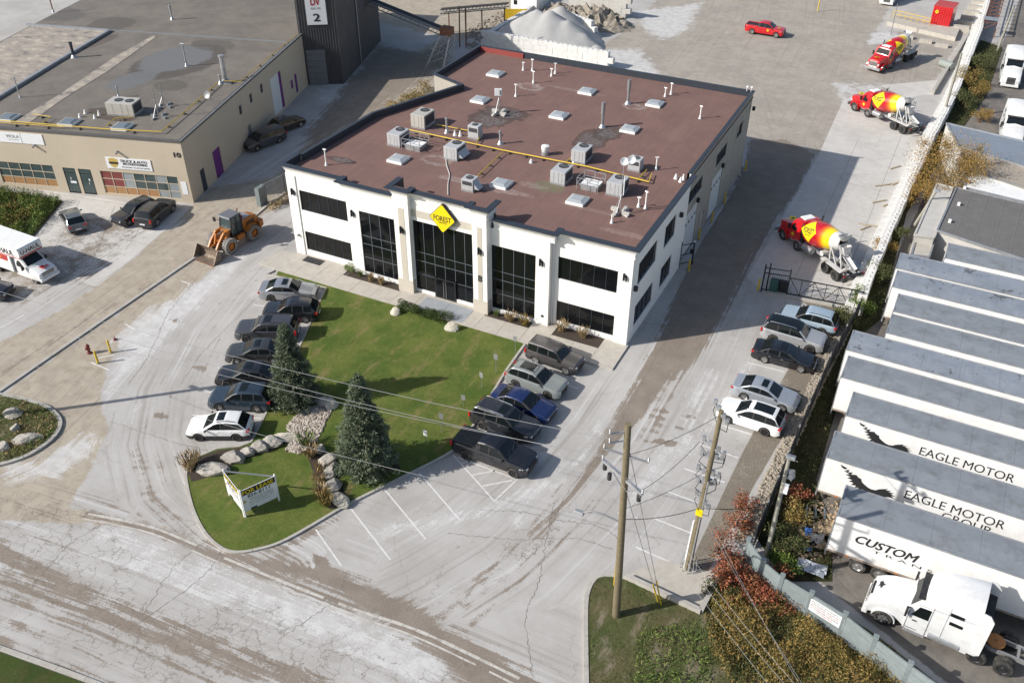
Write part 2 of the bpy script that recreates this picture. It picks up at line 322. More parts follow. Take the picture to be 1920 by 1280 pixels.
class NT:                                            # terse node helper
    def __init__(s, name):
        s.m = bpy.data.materials.new(name); s.m.use_nodes = True; s.N = s.m.node_tree.nodes; s.L = s.m.node_tree.links; s.b = s.N['Principled BSDF']
        s.pos = s.N.new('ShaderNodeNewGeometry').outputs['Position']
    def set(s, inp, v):
        if isinstance(v, (int, float, tuple)): inp.default_value = (*v, 1) if isinstance(v, tuple) and len(v) == 3 and inp.type == 'RGBA' else v
        else: s.L.new(v, inp)
    def noise(s, scale, detail=5, rough=.6, vec=None, dist=0.):
        n = s.N.new('ShaderNodeTexNoise'); n.inputs['Scale'].default_value = scale; n.inputs['Detail'].default_value = detail; n.inputs['Roughness'].default_value = rough; n.inputs['Distortion'].default_value = dist
        s.L.new(vec or s.pos, n.inputs['Vector']); return n.outputs[0]
    def math(s, op, a, b=0., c=None, clamp=False):
        n = s.N.new('ShaderNodeMath'); n.operation = op; n.use_clamp = clamp; s.set(n.inputs[0], a); s.set(n.inputs[1], b)
        if c is not None: s.set(n.inputs[2], c)
        return n.outputs[0]
    def ramp(s, v, a, b, lo=0., hi=1., smooth=True):
        n = s.N.new('ShaderNodeMapRange'); n.interpolation_type = 'SMOOTHSTEP' if smooth else 'LINEAR'
        s.set(n.inputs[0], v); n.inputs[1].default_value = a; n.inputs[2].default_value = b; n.inputs[3].default_value = lo; n.inputs[4].default_value = hi; return n.outputs[0]
    def mix(s, f, a, b, mode='MIX'):
        n = s.N.new('ShaderNodeMix'); n.data_type = 'RGBA'; n.blend_type = mode; s.set(n.inputs[0], f); s.set(n.inputs[6], a); s.set(n.inputs[7], b); return n.outputs[2]
    def voro(s, scale, feat='DISTANCE_TO_EDGE', vec=None, rand=1.):
        n = s.N.new('ShaderNodeTexVoronoi'); n.feature = feat; n.inputs['Scale'].default_value = scale; n.inputs['Randomness'].default_value = rand
        s.L.new(vec or s.pos, n.inputs['Vector']); return n.outputs['Distance' if feat != 'F1' else 'Color']
    def vec(s, v, sc=(1, 1, 1), add=None, amt=0.):
        n = s.N.new('ShaderNodeMapping'); s.L.new(v, n.inputs[0]); n.inputs['Scale'].default_value = sc; o = n.outputs[0]
        if add is not None:
            a = s.N.new('ShaderNodeVectorMath'); a.operation = 'MULTIPLY_ADD'; s.L.new(add, a.inputs[0]); a.inputs[1].default_value = (amt,)*3; s.L.new(o, a.inputs[2]); o = a.outputs[0]
        return o
    def attr(s, nm):
        n = s.N.new('ShaderNodeAttribute'); n.attribute_name = nm; return n
    def sep(s, o, color=True):
        n = s.N.new('ShaderNodeSeparateColor' if color else 'ShaderNodeSeparateXYZ'); s.L.new(o, n.inputs[0]); return n.outputs
    def bump(s, h, st=.3, dist=.05):
        n = s.N.new('ShaderNodeBump'); n.inputs['Strength'].default_value = st; n.inputs['Distance'].default_value = dist; s.L.new(h, n.inputs['Height']); s.L.new(n.outputs[0], s.b.inputs['Normal'])
def ground_material():
    t = NT('ground_surface'); t.b.inputs['Roughness'].default_value = .88; t.b.inputs['Specular IOR Level'].default_value = .3
    A = t.attr('ga'); B = t.attr('gb'); sa = t.sep(A.outputs['Color']); sb = t.sep(B.outputs['Color']); st = t.attr('st'); ss = t.sep(st.outputs['Vector'], False)
    nb = t.noise(.22, 8, .66); nm = t.noise(1.1, 7, .68); nf = t.noise(9, 5, .7); nff = t.noise(38, 3, .7)
    rag = t.math('ADD', t.math('MULTIPLY', nb, .55), t.math('MULTIPLY', nm, .45))
    rag2 = t.math('ADD', t.math('MULTIPLY', t.noise(.6, 8, .72), .6), t.math('MULTIPLY', nf, .4))
    sv = t.vec(st.outputs['Vector'], (.05, 1.15, 0)); sv2 = t.vec(st.outputs['Vector'], (.035, 3.4, 0))
    s1 = t.noise(1., 4, .6, sv); s2 = t.noise(1., 5, .65, sv2)
    streak = t.math('MULTIPLY', t.math('ADD', t.math('MULTIPLY', s1, .5), t.math('MULTIPLY', s2, .5)), 1.)
    ragS = t.math('ADD', rag2, t.math('MULTIPLY', t.math('SUBTRACT', s2, .5), t.math('MULTIPLY', t.ramp(ss[2], .25, .7, 0, 1), .75)))
    def edge(v, amp, lo=.46, hi=.56, r=None):        # ragged border of a region
        return t.ramp(t.math('ADD', v, t.math('MULTIPLY', t.math('SUBTRACT', r or rag, .5), amp)), lo, hi)
    pave = t.mix(t.ramp(nb, .35, .65), (.445, .43, .41), (.375, .358, .335))
    pave = t.mix(t.math('MULTIPLY', t.ramp(streak, .5, .66), t.math('MULTIPLY', ss[2], .75)), pave, (.27, .245, .215))
    pave = t.mix(t.math('MULTIPLY', t.ramp(streak, .47, .34), t.math('MULTIPLY', ss[2], .8)), pave, (.56, .555, .545))
    dirt = t.mix(t.ramp(rag2, .38, .62), (.42, .37, .295), (.33, .285, .225)); dirt = t.mix(t.ramp(nm, .48, .62, 0, .55), dirt, (.27, .228, .175)); dirt = t.mix(t.ramp(t.voro(3.2, 'F1') if False else nff, .5, .68, 0, .45), dirt, (.50, .455, .385)); dirt = t.mix(t.math('MULTIPLY', t.ramp(s2, .52, .68), .55), dirt, (.24, .205, .165))
    yard = t.mix(t.ramp(rag, .4, .6), (.37, .335, .285), (.30, .27, .235)); yard = t.mix(t.ramp(rag2, .55, .66), yard, (.45, .42, .375)); yard = t.mix(t.math('MULTIPLY', t.ramp(s2, .53, .66), .5), yard, (.25, .215, .18))
    dark = t.mix(t.ramp(rag, .38, .6), (.13, .12, .11), (.20, .18, .155)); dark = t.mix(t.ramp(rag2, .6, .68), dark, (.28, .25, .22))
    grav = t.mix(t.ramp(nf, .35, .65), (.16, .135, .105), (.235, .205, .165)); grav = t.mix(t.math('MULTIPLY', t.ramp(t.voro(5, vec=t.vec(t.pos, (1, 1, 1), t.noise(2., 3), .6)), .0, .1, 1, 0), .35), grav, (.14, .12, .1)); grav = t.mix(t.ramp(rag2, .5, .62), grav, (.29, .255, .205))
    mud = t.mix(t.ramp(rag2, .4, .62), (.19, .155, .122), (.25, .21, .17))
    conc = t.mix(t.ramp(rag, .38, .64), (.55, .53, .495), (.46, .44, .41))
    dust = t.mix(t.ramp(nm, .4, .6), (.60, .595, .585), (.50, .49, .475))
    c = t.mix(edge(sa[0], .9), pave, dirt)
    c = t.mix(edge(sb[2], .9), c, yard)
    c = t.mix(edge(sb[3] if False else B.outputs['Alpha'], .6), c, dark)
    c = t.mix(edge(A.outputs['Alpha'], .15), c, conc)
    c = t.mix(t.math('MULTIPLY', edge(sa[2], 1.7, .44, .62, r=ragS), .78), c, dust)
    c = t.mix(t.math('MULTIPLY', edge(sa[1], 1.7, .45, .57, r=ragS), .92), c, mud)
    c = t.mix(edge(sb[0], .12), c, grav)
    # puddle stains, fine grain, cracks
    st3 = t.math('MULTIPLY', t.ramp(t.noise(.5, 9, .75), .62, .70), .4); c = t.mix(st3, c, (.19, .165, .14))
    wv = t.vec(t.pos, (1, 1, 1), t.noise(1.3, 4), 1.1)
    wv2 = t.N.new('ShaderNodeVectorMath'); wv2.operation = 'ADD'; t.L.new(t.pos, wv2.inputs[0])
    nn = t.N.new('ShaderNodeTexNoise'); nn.inputs['Scale'].default_value = 1.6; nn.inputs['Detail'].default_value = 4; t.L.new(t.pos, nn.inputs['Vector']); t.L.new(nn.outputs['Color'], wv2.inputs[1]); wv = wv2.outputs[0]
    cr1 = t.math('MULTIPLY', t.ramp(t.voro(1.25, vec=wv), 0, .05, 1, 0), t.ramp(nm, .38, .55, .1, 1)); cr2 = t.ramp(t.voro(.33, vec=wv), 0, .013, 1, 0)
    crk = t.math('MULTIPLY', cr1, edge(sb[1], 1.5, .5, .6)); hard = t.math('SUBTRACT', 1., t.math('MAXIMUM', edge(sa[0], .9), t.math('MAXIMUM', edge(sb[2], .9), sb[0])), clamp=True)
    crk2 = t.math('MULTIPLY', t.math('MULTIPLY', cr2, hard), t.ramp(t.noise(.13, 3), .5, .56, 0, .5))
    c = t.mix(t.math('MULTIPLY', t.math('MAXIMUM', crk, crk2), .62), c, (.15, .125, .10))
    c = t.mix(1., c, t.ramp(t.math('ADD', t.math('MULTIPLY', nff, .5), t.math('MULTIPLY', nf, .5)), .25, .75, .84, 1.16, False), 'MULTIPLY')
    t.L.new(c, t.b.inputs['Base Color'])
    t.bump(t.math('ADD', t.math('MULTIPLY', nff, .4), t.math('SUBTRACT', t.math('MULTIPLY', nf, .8), t.math('MULTIPLY', crk, .6))), .35, .03)
    return t.m
gm.materials.append(ground_material())

def lawn_material(name, c1, c2, c3):
    t = NT(name); t.b.inputs['Roughness'].default_value = .95; t.b.inputs['Specular IOR Level'].default_value = .15
    n1 = t.noise(.35, 6, .65); n2 = t.noise(4.5, 6, .75); n3 = t.noise(26, 4, .8); n4 = t.noise(.9, 5, .7, t.vec(t.pos, (1, .35, 1)))
    c = t.mix(t.ramp(n1, .35, .65), c1, c2); c = t.mix(t.math('MULTIPLY', t.ramp(n4, .5, .68), .85), c, c3)
    c = t.mix(1., c, t.ramp(t.math('ADD', t.math('MULTIPLY', n2, .45), t.math('MULTIPLY', n3, .55)), .3, .7, .55, 1.45, False), 'MULTIPLY')
    t.L.new(c, t.b.inputs['Base Color']); t.bump(t.math('ADD', t.math('MULTIPLY', n2, .4), n3), 1., .09); MAT[name] = t.m
lawn_material('lawn_grass', (.150, .180, .042), (.090, .138, .028), (.23, .20, .08))
lawn_material('rough_grass', (.085, .11, .035), (.14, .125, .06), (.30, .25, .18))
lawn_material('weed_floor', (.04, .05, .018), (.06, .055, .028), (.09, .07, .04))

def sheet(name, pts, z, m, sub=None, kind='structure', parent=None, thick=.0):
    mb = MB(); mb.add([(p.x, p.y, z) for p in pts], [tuple(range(len(pts)))])
    if thick: mb = MB().prism([(p.x, p.y) for p in pts], z-thick, z)
    me = mb.mesh(name, m); o = bpy.data.objects.new(name, me); scene.collection.objects.link(o)
    if me.polygons[0].normal.z < 0 and not thick: me.flip_normals()
    if kind: o['kind'] = kind
    if parent: o.parent = parent
    return o
def ribbon(mb, a, b, w, z, jit=0):
    a, b = Vector((a.x, a.y, z)), Vector((b.x, b.y, z)); d = (b-a).normalized(); n = Vector((-d.y, d.x, 0))*w/2
    mb.quad(a-n, b-n, b+n, a+n)
def smooth_line(pts, n=4):
    out = []
    for i in range(len(pts)-1):
        p0, p1, p2, p3 = pts[max(i-1, 0)], pts[i], pts[i+1], pts[min(i+2, len(pts)-1)]
        for k in range(n):
            t = k/n; out.append(.5*((2*p1)+(p2-p0)*t+(2*p0-5*p1+4*p2-p3)*t*t+(3*p1-p0-3*p2+p3)*t**3))
    return out+[pts[-1]]
def kerb(name, pts, w=.18, h=.13, seg=1.9, mats='kerb', parent=None):
    """a kerb of separate cast lengths along a line"""
    root = bpy.data.objects.new(name, None); scene.collection.objects.link(root); root['kind'] = 'structure'
    pts = [Vector((p.x, p.y, 0)) for p in pts]; cur = [pts[0]]; run = 0.; i = 0
    def emit(line):
        L, R = [], []
        for k, p in enumerate(line):
            d = (line[min(k+1, len(line)-1)]-line[max(k-1, 0)]).normalized(); n = Vector((-d.y, d.x, 0))*w/2; L.append(p+n); R.append(p-n)
        mb = MB(); rings = [[Vector((l.x, l.y, -.05)), Vector((l.x, l.y, h)), Vector((r.x, r.y, h)), Vector((r.x, r.y, -.05))] for l, r in zip(L, R)]
        mb.loft(rings, True, True); mb.build('kerb_stone', mats, root, loc=(0, 0, rnd.uniform(-.004, .006)))
    for j in range(1, len(pts)):
        a, b = pts[j-1], pts[j]; d = (b-a).length; t = 0.
        while d-t > seg-run:
            t += seg-run; q = a+(b-a)*(t/d); dirv = (b-a).normalized(); emit(cur+[q-dirv*.012]); cur = [q+dirv*.012]; run = 0.
        run += d-t; cur.append(b)
    if (cur[-1]-cur[0]).length > .2: emit(cur)
    return root
# ---------------------------------------------------------------- front lawn island
LAWN = [(522, 508), (640, 541), (740, 573), (860, 608), (985, 645), (975, 662), (945, 702), (925, 736), (905, 770), (876, 815), (848, 846), (760, 893), (655, 945), (540, 1012), (482, 1031), (440, 1036), (412, 1026), (385, 1000), (364, 960), (352, 915), (350, 884), (366, 860), (407, 842), (450, 838), (471, 830), (501, 772), (568, 638), (610, 543), (560, 530), (518, 519)]
sheet('front_lawn', pl(LAWN), .09, 'lawn_grass')
kerb('island_kerb', smooth_line(pl([(985, 645), (945, 702), (905, 770), (876, 815), (850, 846), (760, 893), (655, 945), (540, 1011), (482, 1031), (440, 1036), (412, 1026), (385, 1000), (364, 960), (352, 915), (350, 884), (366, 860)]), 5))
kerb('island_kerb', pl([(366, 860), (407, 842), (450, 838), (471, 830), (501, 772), (568, 638), (611, 541), (560, 528), (500, 516), (520, 505), (548, 481)]), .16)
kerb('driveway_kerb', smooth_line(pl([(-60, 775), (10, 727), (180, 610), (372, 479)]), 3), .3, .12)
kerb('driveway_kerb', pl([(470, 412), (502, 385), (560, 345)]), .3, .12)
# traffic island, lower left
TI = [(-60, 735), (0, 741), (55, 752), (90, 765), (110, 783), (113, 800), (100, 822), (70, 845), (40, 860), (0, 872), (-60, 885)]
sheet('planted_island', pl(TI), .1, 'rough_grass'); kerb('planted_island_kerb', smooth_line(pl(TI), 4), .28, .15)
# verge, lower right, and the weedy bank
V1 = [(1100, 1300), (1098, 1180), (1100, 1120), (1112, 1090), (1130, 1080), (1170, 1084), (1240, 1112), (1313, 1148), (1345, 1090), (1380, 1060), (1500, 1100), (1640, 1190), (1780, 1300)]
sheet('roadside_verge', pl(V1), .1, 'rough_grass')
kerb('verge_kerb', smooth_line(pl([(1100, 1310), (1098, 1180), (1100, 1120), (1112, 1090), (1130, 1080), (1170, 1084), (1240, 1112), (1313, 1148)]), 4), .26, .14)
kerb('verge_kerb', pl([(1313, 1148), (1345, 1085)]), .3, .25)
lawn_material('verge_grass', (.07, .10, .025), (.055, .08, .022), (.11, .10, .04)); sheet('south_verge', pl([(-100, 1190), (0, 1222), (200, 1295), (200, 1400), (-200, 1400)]), .06, 'verge_grass')
kerb('south_verge_kerb', smooth_line(pl([(-100, 1180), (0, 1214), (100, 1250), (190, 1284), (300, 1330)]), 3), .22, .1)
sheet('weedy_lot', pl([(-80, 300), (0, 358), (118, 378), (60, 448), (-80, 460)]), .08, 'weed_floor')
sheet('weedy_bank', pl([(1838, 75), (1880, 90), (1850, 180), (1790, 260), (1700, 400), (1650, 600), (1600, 640), (1590, 590), (1700, 360)]), .03, 'weed_floor')
sheet('weedy_bank', pl([(1600, 610), (1570, 760), (1530, 900), (1560, 1010), (1560, 1090), (1470, 1090), (1420, 1010), (1440, 930), (1560, 680)]), .03, 'weed_floor')
# gutter strip along the road: separate cast lengths, flush
mat('gutter_pale', (.50, .475, .435), .9, var=.12, dirt=(.26, .23, .19), damt=.9, dscale=1.3)
gut = bpy.data.objects.new('road_gutter', None); scene.collection.objects.link(gut); gut['kind'] = 'structure'
gl = smooth_line(pl([(165, 963), (290, 990), (420, 1045), (530, 1090), (660, 1140), (780, 1180), (900, 1235), (1010, 1290)]), 5)
for a, b in zip(gl[:-1], gl[1:]):
    d = (b-a).normalized(); n = Vector((-d.y, d.x, 0))
    for off, w in ((.0, .2), (-.42, .14)):
        if rnd.random() < .12: continue
        mb = MB(); ribbon(mb, a+n*off+d*.012, b+n*off-d*.012, w*rnd.uniform(.75, 1.1), .006+rnd.uniform(0, .004)); mb.build('gutter_slab', 'gutter_pale', gut)
# painted stall lines
def stripe(a, b, w=.11, z=.008):
    mb = MB(); ribbon(mb, a, b, w, z); o = mb.build('stall_line', 'line_white'); o['kind'] = 'structure'; return o
for a, b in [((592, 992), (640, 1060)), ((658, 953), (732, 1049)), ((722, 918), (798, 1010)), ((786, 886), (862, 974)), ((850, 853), (928, 940)), ((928, 938), (970, 898)), ((858, 857), (966, 897)),
             ((866, 868), (884, 864)), ((886, 890), (928, 882)), ((905, 911), (960, 900)),
             ((1404, 680), (1470, 697)), ((1345, 795), (1409, 814)), ((1310, 832), (1384, 858)), ((1283, 878), (1359, 904)), ((1252, 921), (1330, 950)), ((1228, 972), (1298, 1000)), ((1192, 1025), (1260, 1055)),
             ((476, 572), (500, 574)), ((432, 648), (450, 650)), ((408, 689), (425, 690)), ((385, 734), (405, 736)), ((386, 732), (400, 733)), ((358, 778), (400, 780)), ((445, 782), (490, 784)),
             ((1062, 722), (1085, 728)), ((1003, 645), (1055, 650)),
             ((170, 679), (205, 694)), ((185, 671), (215, 665)), ((235, 607), (255, 620)), ((262, 622), (280, 630)), ((340, 527), (356, 532)), ((356, 532), (352, 536)), ((0, 615), (45, 590))]:
    stripe(G(*a), G(*b))
# long sealed cracks as thin real gaps filled dark
mb = MB(); mb_m = mat('crack_fill', (.17, .145, .12), .9)
def crack(pts, w=.035):
    q = smooth_line(pl(pts), 5); out = []
    for a, b in zip(q[:-1], q[1:]):
        for k in range(4): out.append(a.lerp(b, k/4)+Vector((rnd.gauss(0, .05), rnd.gauss(0, .05), 0)))
    out.append(q[-1])
    for a, b in zip(out[:-1], out[1:]): ribbon(mb, a, b, w*rnd.uniform(.4, 1.3), .004+rnd.uniform(0, .001))
for c in [[(390, 480), (370, 520), (320, 580), (300, 620)], [(300, 620), (270, 680), (240, 720)], [(560, 500), (480, 560), (440, 600), (380, 660), (340, 720)], [(1000, 1040), (1030, 990), (1080, 900), (1150, 830), (1180, 800)],
          [(1040, 940), (1025, 1010), (1010, 1090), (985, 1160), (1000, 1270)], [(840, 1000), (960, 1010), (1080, 1010), (1150, 1030)], [(900, 955), (980, 960), (1050, 975), (1120, 985), (1160, 1010)], [(270, 1150), (330, 1060), (420, 990)],
          [(240, 1180), (380, 1080), (420, 1020)], [(60, 1100), (130, 1020), (200, 980)], [(520, 1200), (620, 1130), (650, 1080)], [(1290, 560), (1180, 760), (1120, 870)], [(1130, 600), (1330, 615)], [(1400, 505), (1380, 560)], [(100, 440), (180, 480), (230, 475)], [(150, 470), (200, 460), (260, 440)],
          [(300, 300), (560, 250), (700, 150)], [(640, 230), (760, 190), (800, 130)], [(210, 790), (330, 830), (420, 850)]]: crack(c)
for a_, b_ in [((120, 392), (330, 436)), ((95, 420), (275, 458)), ((150, 376), (100, 470)), ((215, 386), (170, 500)), ((280, 400), (235, 470)), ((30, 352), (350, 402)), ((1540, 330), (1705, 372)), ((1500, 420), (1668, 455)), ((1560, 200), (1735, 262)), ((1690, 120), (1640, 215)), ((1610, 260), (1480, 545)), ((1690, 255), (1570, 560))]: ribbon(mb, G(*a_), G(*b_), .03, .0045)
o = mb.build('pavement_cracks', mb_m); o['kind'] = 'structure'
# concrete walk in front of the office, slab by slab
walk = bpy.data.objects.new('front_walk', None); scene.collection.objects.link(walk); walk['kind'] = 'structure'
BX = 32.4
def slab(x0, x1, y0, y1, m='concrete', top=.13):
    g = .012; MB().box(x0+g, x1-g, y0+g, y1-g, -.05, top+rnd.uniform(-.003, .003), 0).build('paving_slab', m, walk)
WY = -3.55
WX = [-.05+(BX+.25)*i/16 for i in range(17)]
for i in range(16):
    for j, (ya, yb) in enumerate(((WY, -1.75), (-1.75, 0.02))):
        x0, x1 = WX[i], WX[i+1]
        if j == 1:
            if 6.2 < (x0+x1)/2 < 11.5: yb = ya+.25
            if 20.4 < (x0+x1)/2 < 24.2: yb = ya+.25
            if 25.8 < (x0+x1)/2 < 31.: yb = ya+.25
        slab(x0, x1, ya, yb, 'entry_stone' if False else 'concrete')
MB().box(-1.9, -.07, -3.3, -.4, -.05, .1).build('paving_slab', 'concrete', walk)
mat('entry_slate', (.30, .32, .34), .8, var=.15, scale=1.5, bump=.2)
for k in range(2): MB().box(14.6+k*2.3+.012, 16.9+k*2.3-.012, -3.3, -1.2, .1, .146).build('entry_paver', 'entry_slate', walk)
for x0, x1 in ((6.35, 11.8), (20.5, 24.3), (25.9, 30.9)):
    MB().box(x0, x1, -1.5, -.03, 0, .1).build('mulch_bed', 'mulch', walk)
MB().box(1.3, 3.3, -1.15, -.25, .1, .138).build('floor_grate', 'black_metal', walk)
# ================================================================ BUILDINGS
def facade(mb, org, u, n, W, H, holes, depth=.12, mi=0, z0=0., back=.25):
    """outer skin of a wall with real openings and reveals. org: lower left corner, u: along, n: outward"""
    u = Vector(u).normalized(); n = Vector(n).normalized(); org = Vector(org); Z = Vector((0, 0, 1))
    us = sorted({0, W, *[h[0] for h in holes], *[h[1] for h in holes]}); zs = sorted({z0, H, *[h[2] for h in holes], *[h[3] for h in holes]})
    P = lambda a, z, d=0: org+u*a+Z*z-n*d
    for a, b in zip(us[:-1], us[1:]):
        for c, e in zip(zs[:-1], zs[1:]):
            if any(h[0]-1e-6 <= a and b <= h[1]+1e-6 and h[2]-1e-6 <= c and e <= h[3]+1e-6 for h in holes): continue
            mb.quad(P(a, c), P(b, c), P(b, e), P(a, e), mi)
    for x0, x1, a, b in holes:
        mb.quad(P(x0, a), P(x1, a), P(x1, a, depth), P(x0, a, depth), mi); mb.quad(P(x0, b, depth), P(x1, b, depth), P(x1, b), P(x0, b), mi)
        mb.quad(P(x0, a, depth), P(x0, b, depth), P(x0, b), P(x0, a), mi); mb.quad(P(x1, a), P(x1, b), P(x1, b, depth), P(x1, a, depth), mi)
def window(parent, org, u, n, W, H, cols, rows=(), bar=.06, fm='cap_metal', gm_='dark_glass', name='window', pane_m=None, jit=.004):
    """frame (part) with every pane as its own sub-part. org: lower left of the glass plane"""
    u = Vector(u).normalized(); n = Vector(n).normalized(); Z = Vector((0, 0, 1)); org = Vector(org)
    xs = [W*i/cols for i in range(cols+1)] if isinstance(cols, int) else list(cols); zs = [0.]+list(rows)+[H]
    fr = MB(); h = bar/2
    for i, x in enumerate(xs):
        a = max(0, x-h); b = min(W, x+h); fr.add([org+u*p+Z*q+n*d for d in (0, .05) for p, q in ((a, 0), (b, 0), (b, H), (a, H))], [(4, 5, 6, 7), (0, 4, 7, 3), (5, 1, 2, 6), (7, 6, 2, 3)])
    for z in zs:
        a = max(0, z-h); b = min(H, z+h); fr.add([org+u*p+Z*q+n*d for d in (0, .047) for p, q in ((0, a), (W, a), (W, b), (0, b))], [(4, 5, 6, 7), (3, 7, 6, 2), (0, 1, 5, 4)])
    f = fr.build(name, fm, parent)
    for i in range(len(xs)-1):
        for j in range(len(zs)-1):
            a, b, c, e = xs[i]+h*.6, xs[i+1]-h*.6, zs[j]+h*.6, zs[j+1]-h*.6
            m = pane_m(i, j) if pane_m else gm_
            t = [rnd.uniform(-jit, jit) for _ in range(4)]; d = .015
            pm = MB(); pm.add([org+u*a+Z*c+n*(d+t[0]), org+u*b+Z*c+n*(d+t[1]), org+u*b+Z*e+n*(d+t[2]), org+u*a+Z*e+n*(d+t[0]+t[2]-t[1]), org+u*a+Z*c, org+u*b+Z*c, org+u*b+Z*e, org+u*a+Z*e],
                              [(0, 1, 2, 3), (0, 4, 5, 1), (1, 5, 6, 2), (2, 6, 7, 3), (3, 7, 4, 0)])
            pm.build('pane', m, f)
    return f
def sweep(mb, path, prof, closed=False, mi=0):
    """profile (outward, z) swept along a plan path with mitred corners; outward = right of travel"""
    P = [Vector((p[0], p[1], 0)) for p in path]; N = len(P); rings = []
    for i in range(N):
        a = P[i-1] if (i or closed) else None; c = P[(i+1) % N] if (i < N-1 or closed) else None
        d1 = (P[i]-a).normalized() if a is not None else None; d2 = (c-P[i]).normalized() if c is not None else None
        d1 = d1 or d2; d2 = d2 or d1; n1 = Vector((d1.y, -d1.x, 0)); n2 = Vector((d2.y, -d2.x, 0)); m = (n1+n2).normalized(); k = 1/max(m.dot(n1), .35)
        rings.append([P[i]+m*(o*k)+Vector((0, 0, z)) for o, z in prof])
    if closed: rings.append(rings[0])
    mb.loft(rings, False, False, mi)
X_, Y_, Z_ = Vector((1, 0, 0)), Vector((0, 1, 0)), Vector((0, 0, 1))
mat('mullion', (.13, .15, .17), .5, .2)
office = thing('office_building', 'two storey white stucco office with dark glazing and flat brown roof', 'building')
ROOF, PAR = 8.38, 9.0
bays = [  # x0, x1, y plane, holes (x0,x1,z0,z1), top z
    (0, 6.7, 0, [(1.17, 6.17, .68, 2.6), (1.17, 6.17, 4.72, 6.7)], 8.4),
    (6.7, 11.85, -.55, [(7.82, 11.8, .45, 6.5)], 8.4),
    (13.3, 19.2, -.8, [(13.34, 19.16, .42, 7.1)], 9.2),
    (20.5, 25.7, -.55, [(20.55, 24.5, .45, 6.5)], 8.4),
    (25.7, 32.4, 0, [(26.2, 31.25, .55, 2.5), (26.2, 31.25, 4.6, 6.62)], 8.4)]
w = MB()
for x0, x1, y, hs, top in bays: facade(w, (x0, y, 0), X_, -Y_, x1-x0, top-.38, [(a-x0, b-x0, c, d) for a, b, c, d in hs], .14)
w.quad((6.7, 0, 0), (6.7, -.55, 0), (6.7, -.55, 8.02), (6.7, 0, 8.02)); w.quad((25.7, -.55, 0), (25.7, 0, 0), (25.7, 0, 8.02), (25.7, -.55, 8.02))
w.quad((0, 0, 0), (0, 0, 8.4), (0, 30, 8.4), (0, 30, 0)) if False else None
w.box(31.25, 32.41, -.16, -.002, 0, 7.98)                  # right corner pier
w.box(-.01, .95, -.1, -.002, 0, 7.98)
w.build('front_wall', 'white_stucco', office)
# pillars: white sides, beige inlay, beige plinth
for x0, x1, y in ((11.85, 13.3, -1.25), (19.2, 20.5, -1.25)):
    p = MB(); p.box(x0, x1, y, 0, 1.35, 9.02); p.build('pillar', 'white_stucco', office)
    p = MB(); p.box(x0-.03, x1+.03, y-.03, 0, 0, 1.35); p.box(x0+.46, x1-.42, y-.02, y+.05, 1.352, 8.2); p.build('pillar_stone', 'beige_stone', office)
s = MB(); s.box(13.31, 19.19, -.83, -.78, 7.45, 8.1); s.build('stone_band', 'beige_stone', office)
# cornices and dark metal caps
prof = [(0, 8.0), (.05, 8.02), (.05, 8.09), (0, 8.11), (0, 8.35), (.06, 8.42), (.1, 8.6), (.22, 8.8), (.40, 8.88), (.42, 8.95)]
cap = [(.45, 8.9), (.45, PAR), (-.06, PAR+.012), (-.06, ROOF-.05)]
c = MB(); k = MB()
def corn(path, dz=0, c=c, k=k, lo=0):
    sweep(c, path, [(a, b+dz) for a, b in prof[lo:]]); sweep(k, path, [(a, b+(dz if i < 3 else 0)) for i, (a, b) in enumerate(cap)])
corn([(-.02, 2.2), (-.02, 0), (6.3, 0)]); corn([(6.32, .3), (6.32, -.55), (11.5, -.55)]); corn([(20.8, -.55), (26.05, -.55), (26.05, .3)]); corn([(26.1, 0), (32.42, 0), (32.42, 13.9)], 0)
corn([(11.85, .5), (11.85, -1.25), (13.3, -1.25), (13.3, -.6)], 1.0); corn([(13.3, -.8), (19.2, -.8)], .85); corn([(19.2, -.6), (19.2, -1.25), (20.5, -1.25), (20.5, .5)], 1.0)
c.build('cornice', 'white_stucco', office, smooth=True, ang=30); k.build('parapet_cap', 'cap_metal', office)
bk = MB(); bk.box(11.9, 13.25, -1.19, -.95, 8.3, 9.95); bk.box(19.25, 20.45, -1.19, -.95, 8.3, 9.95); bk.box(13.3, 19.2, -.74, -.5, 8.3, 9.8); bk.build('parapet_back', mat('red_brown_flash', (.13, .075, .065), .8), office)
# other walls
REAR = [(32.2, 13.9), (32.2, 35.7), (.3, 35.7), (.3, 25.2), (4.43, 23.7), (.45, 13.2), (.1, 2.2)]
sw = MB(); facade(sw, (32.4, 0, 0), Y_, X_, 13.9, 8.02, [(1.3, 5.65, 1.0, 2.95), (1.3, 5.65, 4.9, 6.93), (7.63, 10.5, .95, 3.0), (7.63, 10.5, 4.9, 6.93)], .14)
sw.quad((32.4, 13.9, 0), (32.2, 13.9, 0), (32.2, 13.9, 9), (32.4, 13.9, 9)); sw.build('side_wall', 'white_stucco', office)
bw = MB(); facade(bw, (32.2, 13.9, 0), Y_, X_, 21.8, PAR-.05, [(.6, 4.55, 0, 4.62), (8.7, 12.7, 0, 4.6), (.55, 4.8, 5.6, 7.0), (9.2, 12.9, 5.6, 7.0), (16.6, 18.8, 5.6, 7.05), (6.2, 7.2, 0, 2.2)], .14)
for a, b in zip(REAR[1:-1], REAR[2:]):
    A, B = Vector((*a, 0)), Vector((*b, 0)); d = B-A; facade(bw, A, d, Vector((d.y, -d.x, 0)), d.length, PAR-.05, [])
bw.build('side_wall', 'side_block', office)
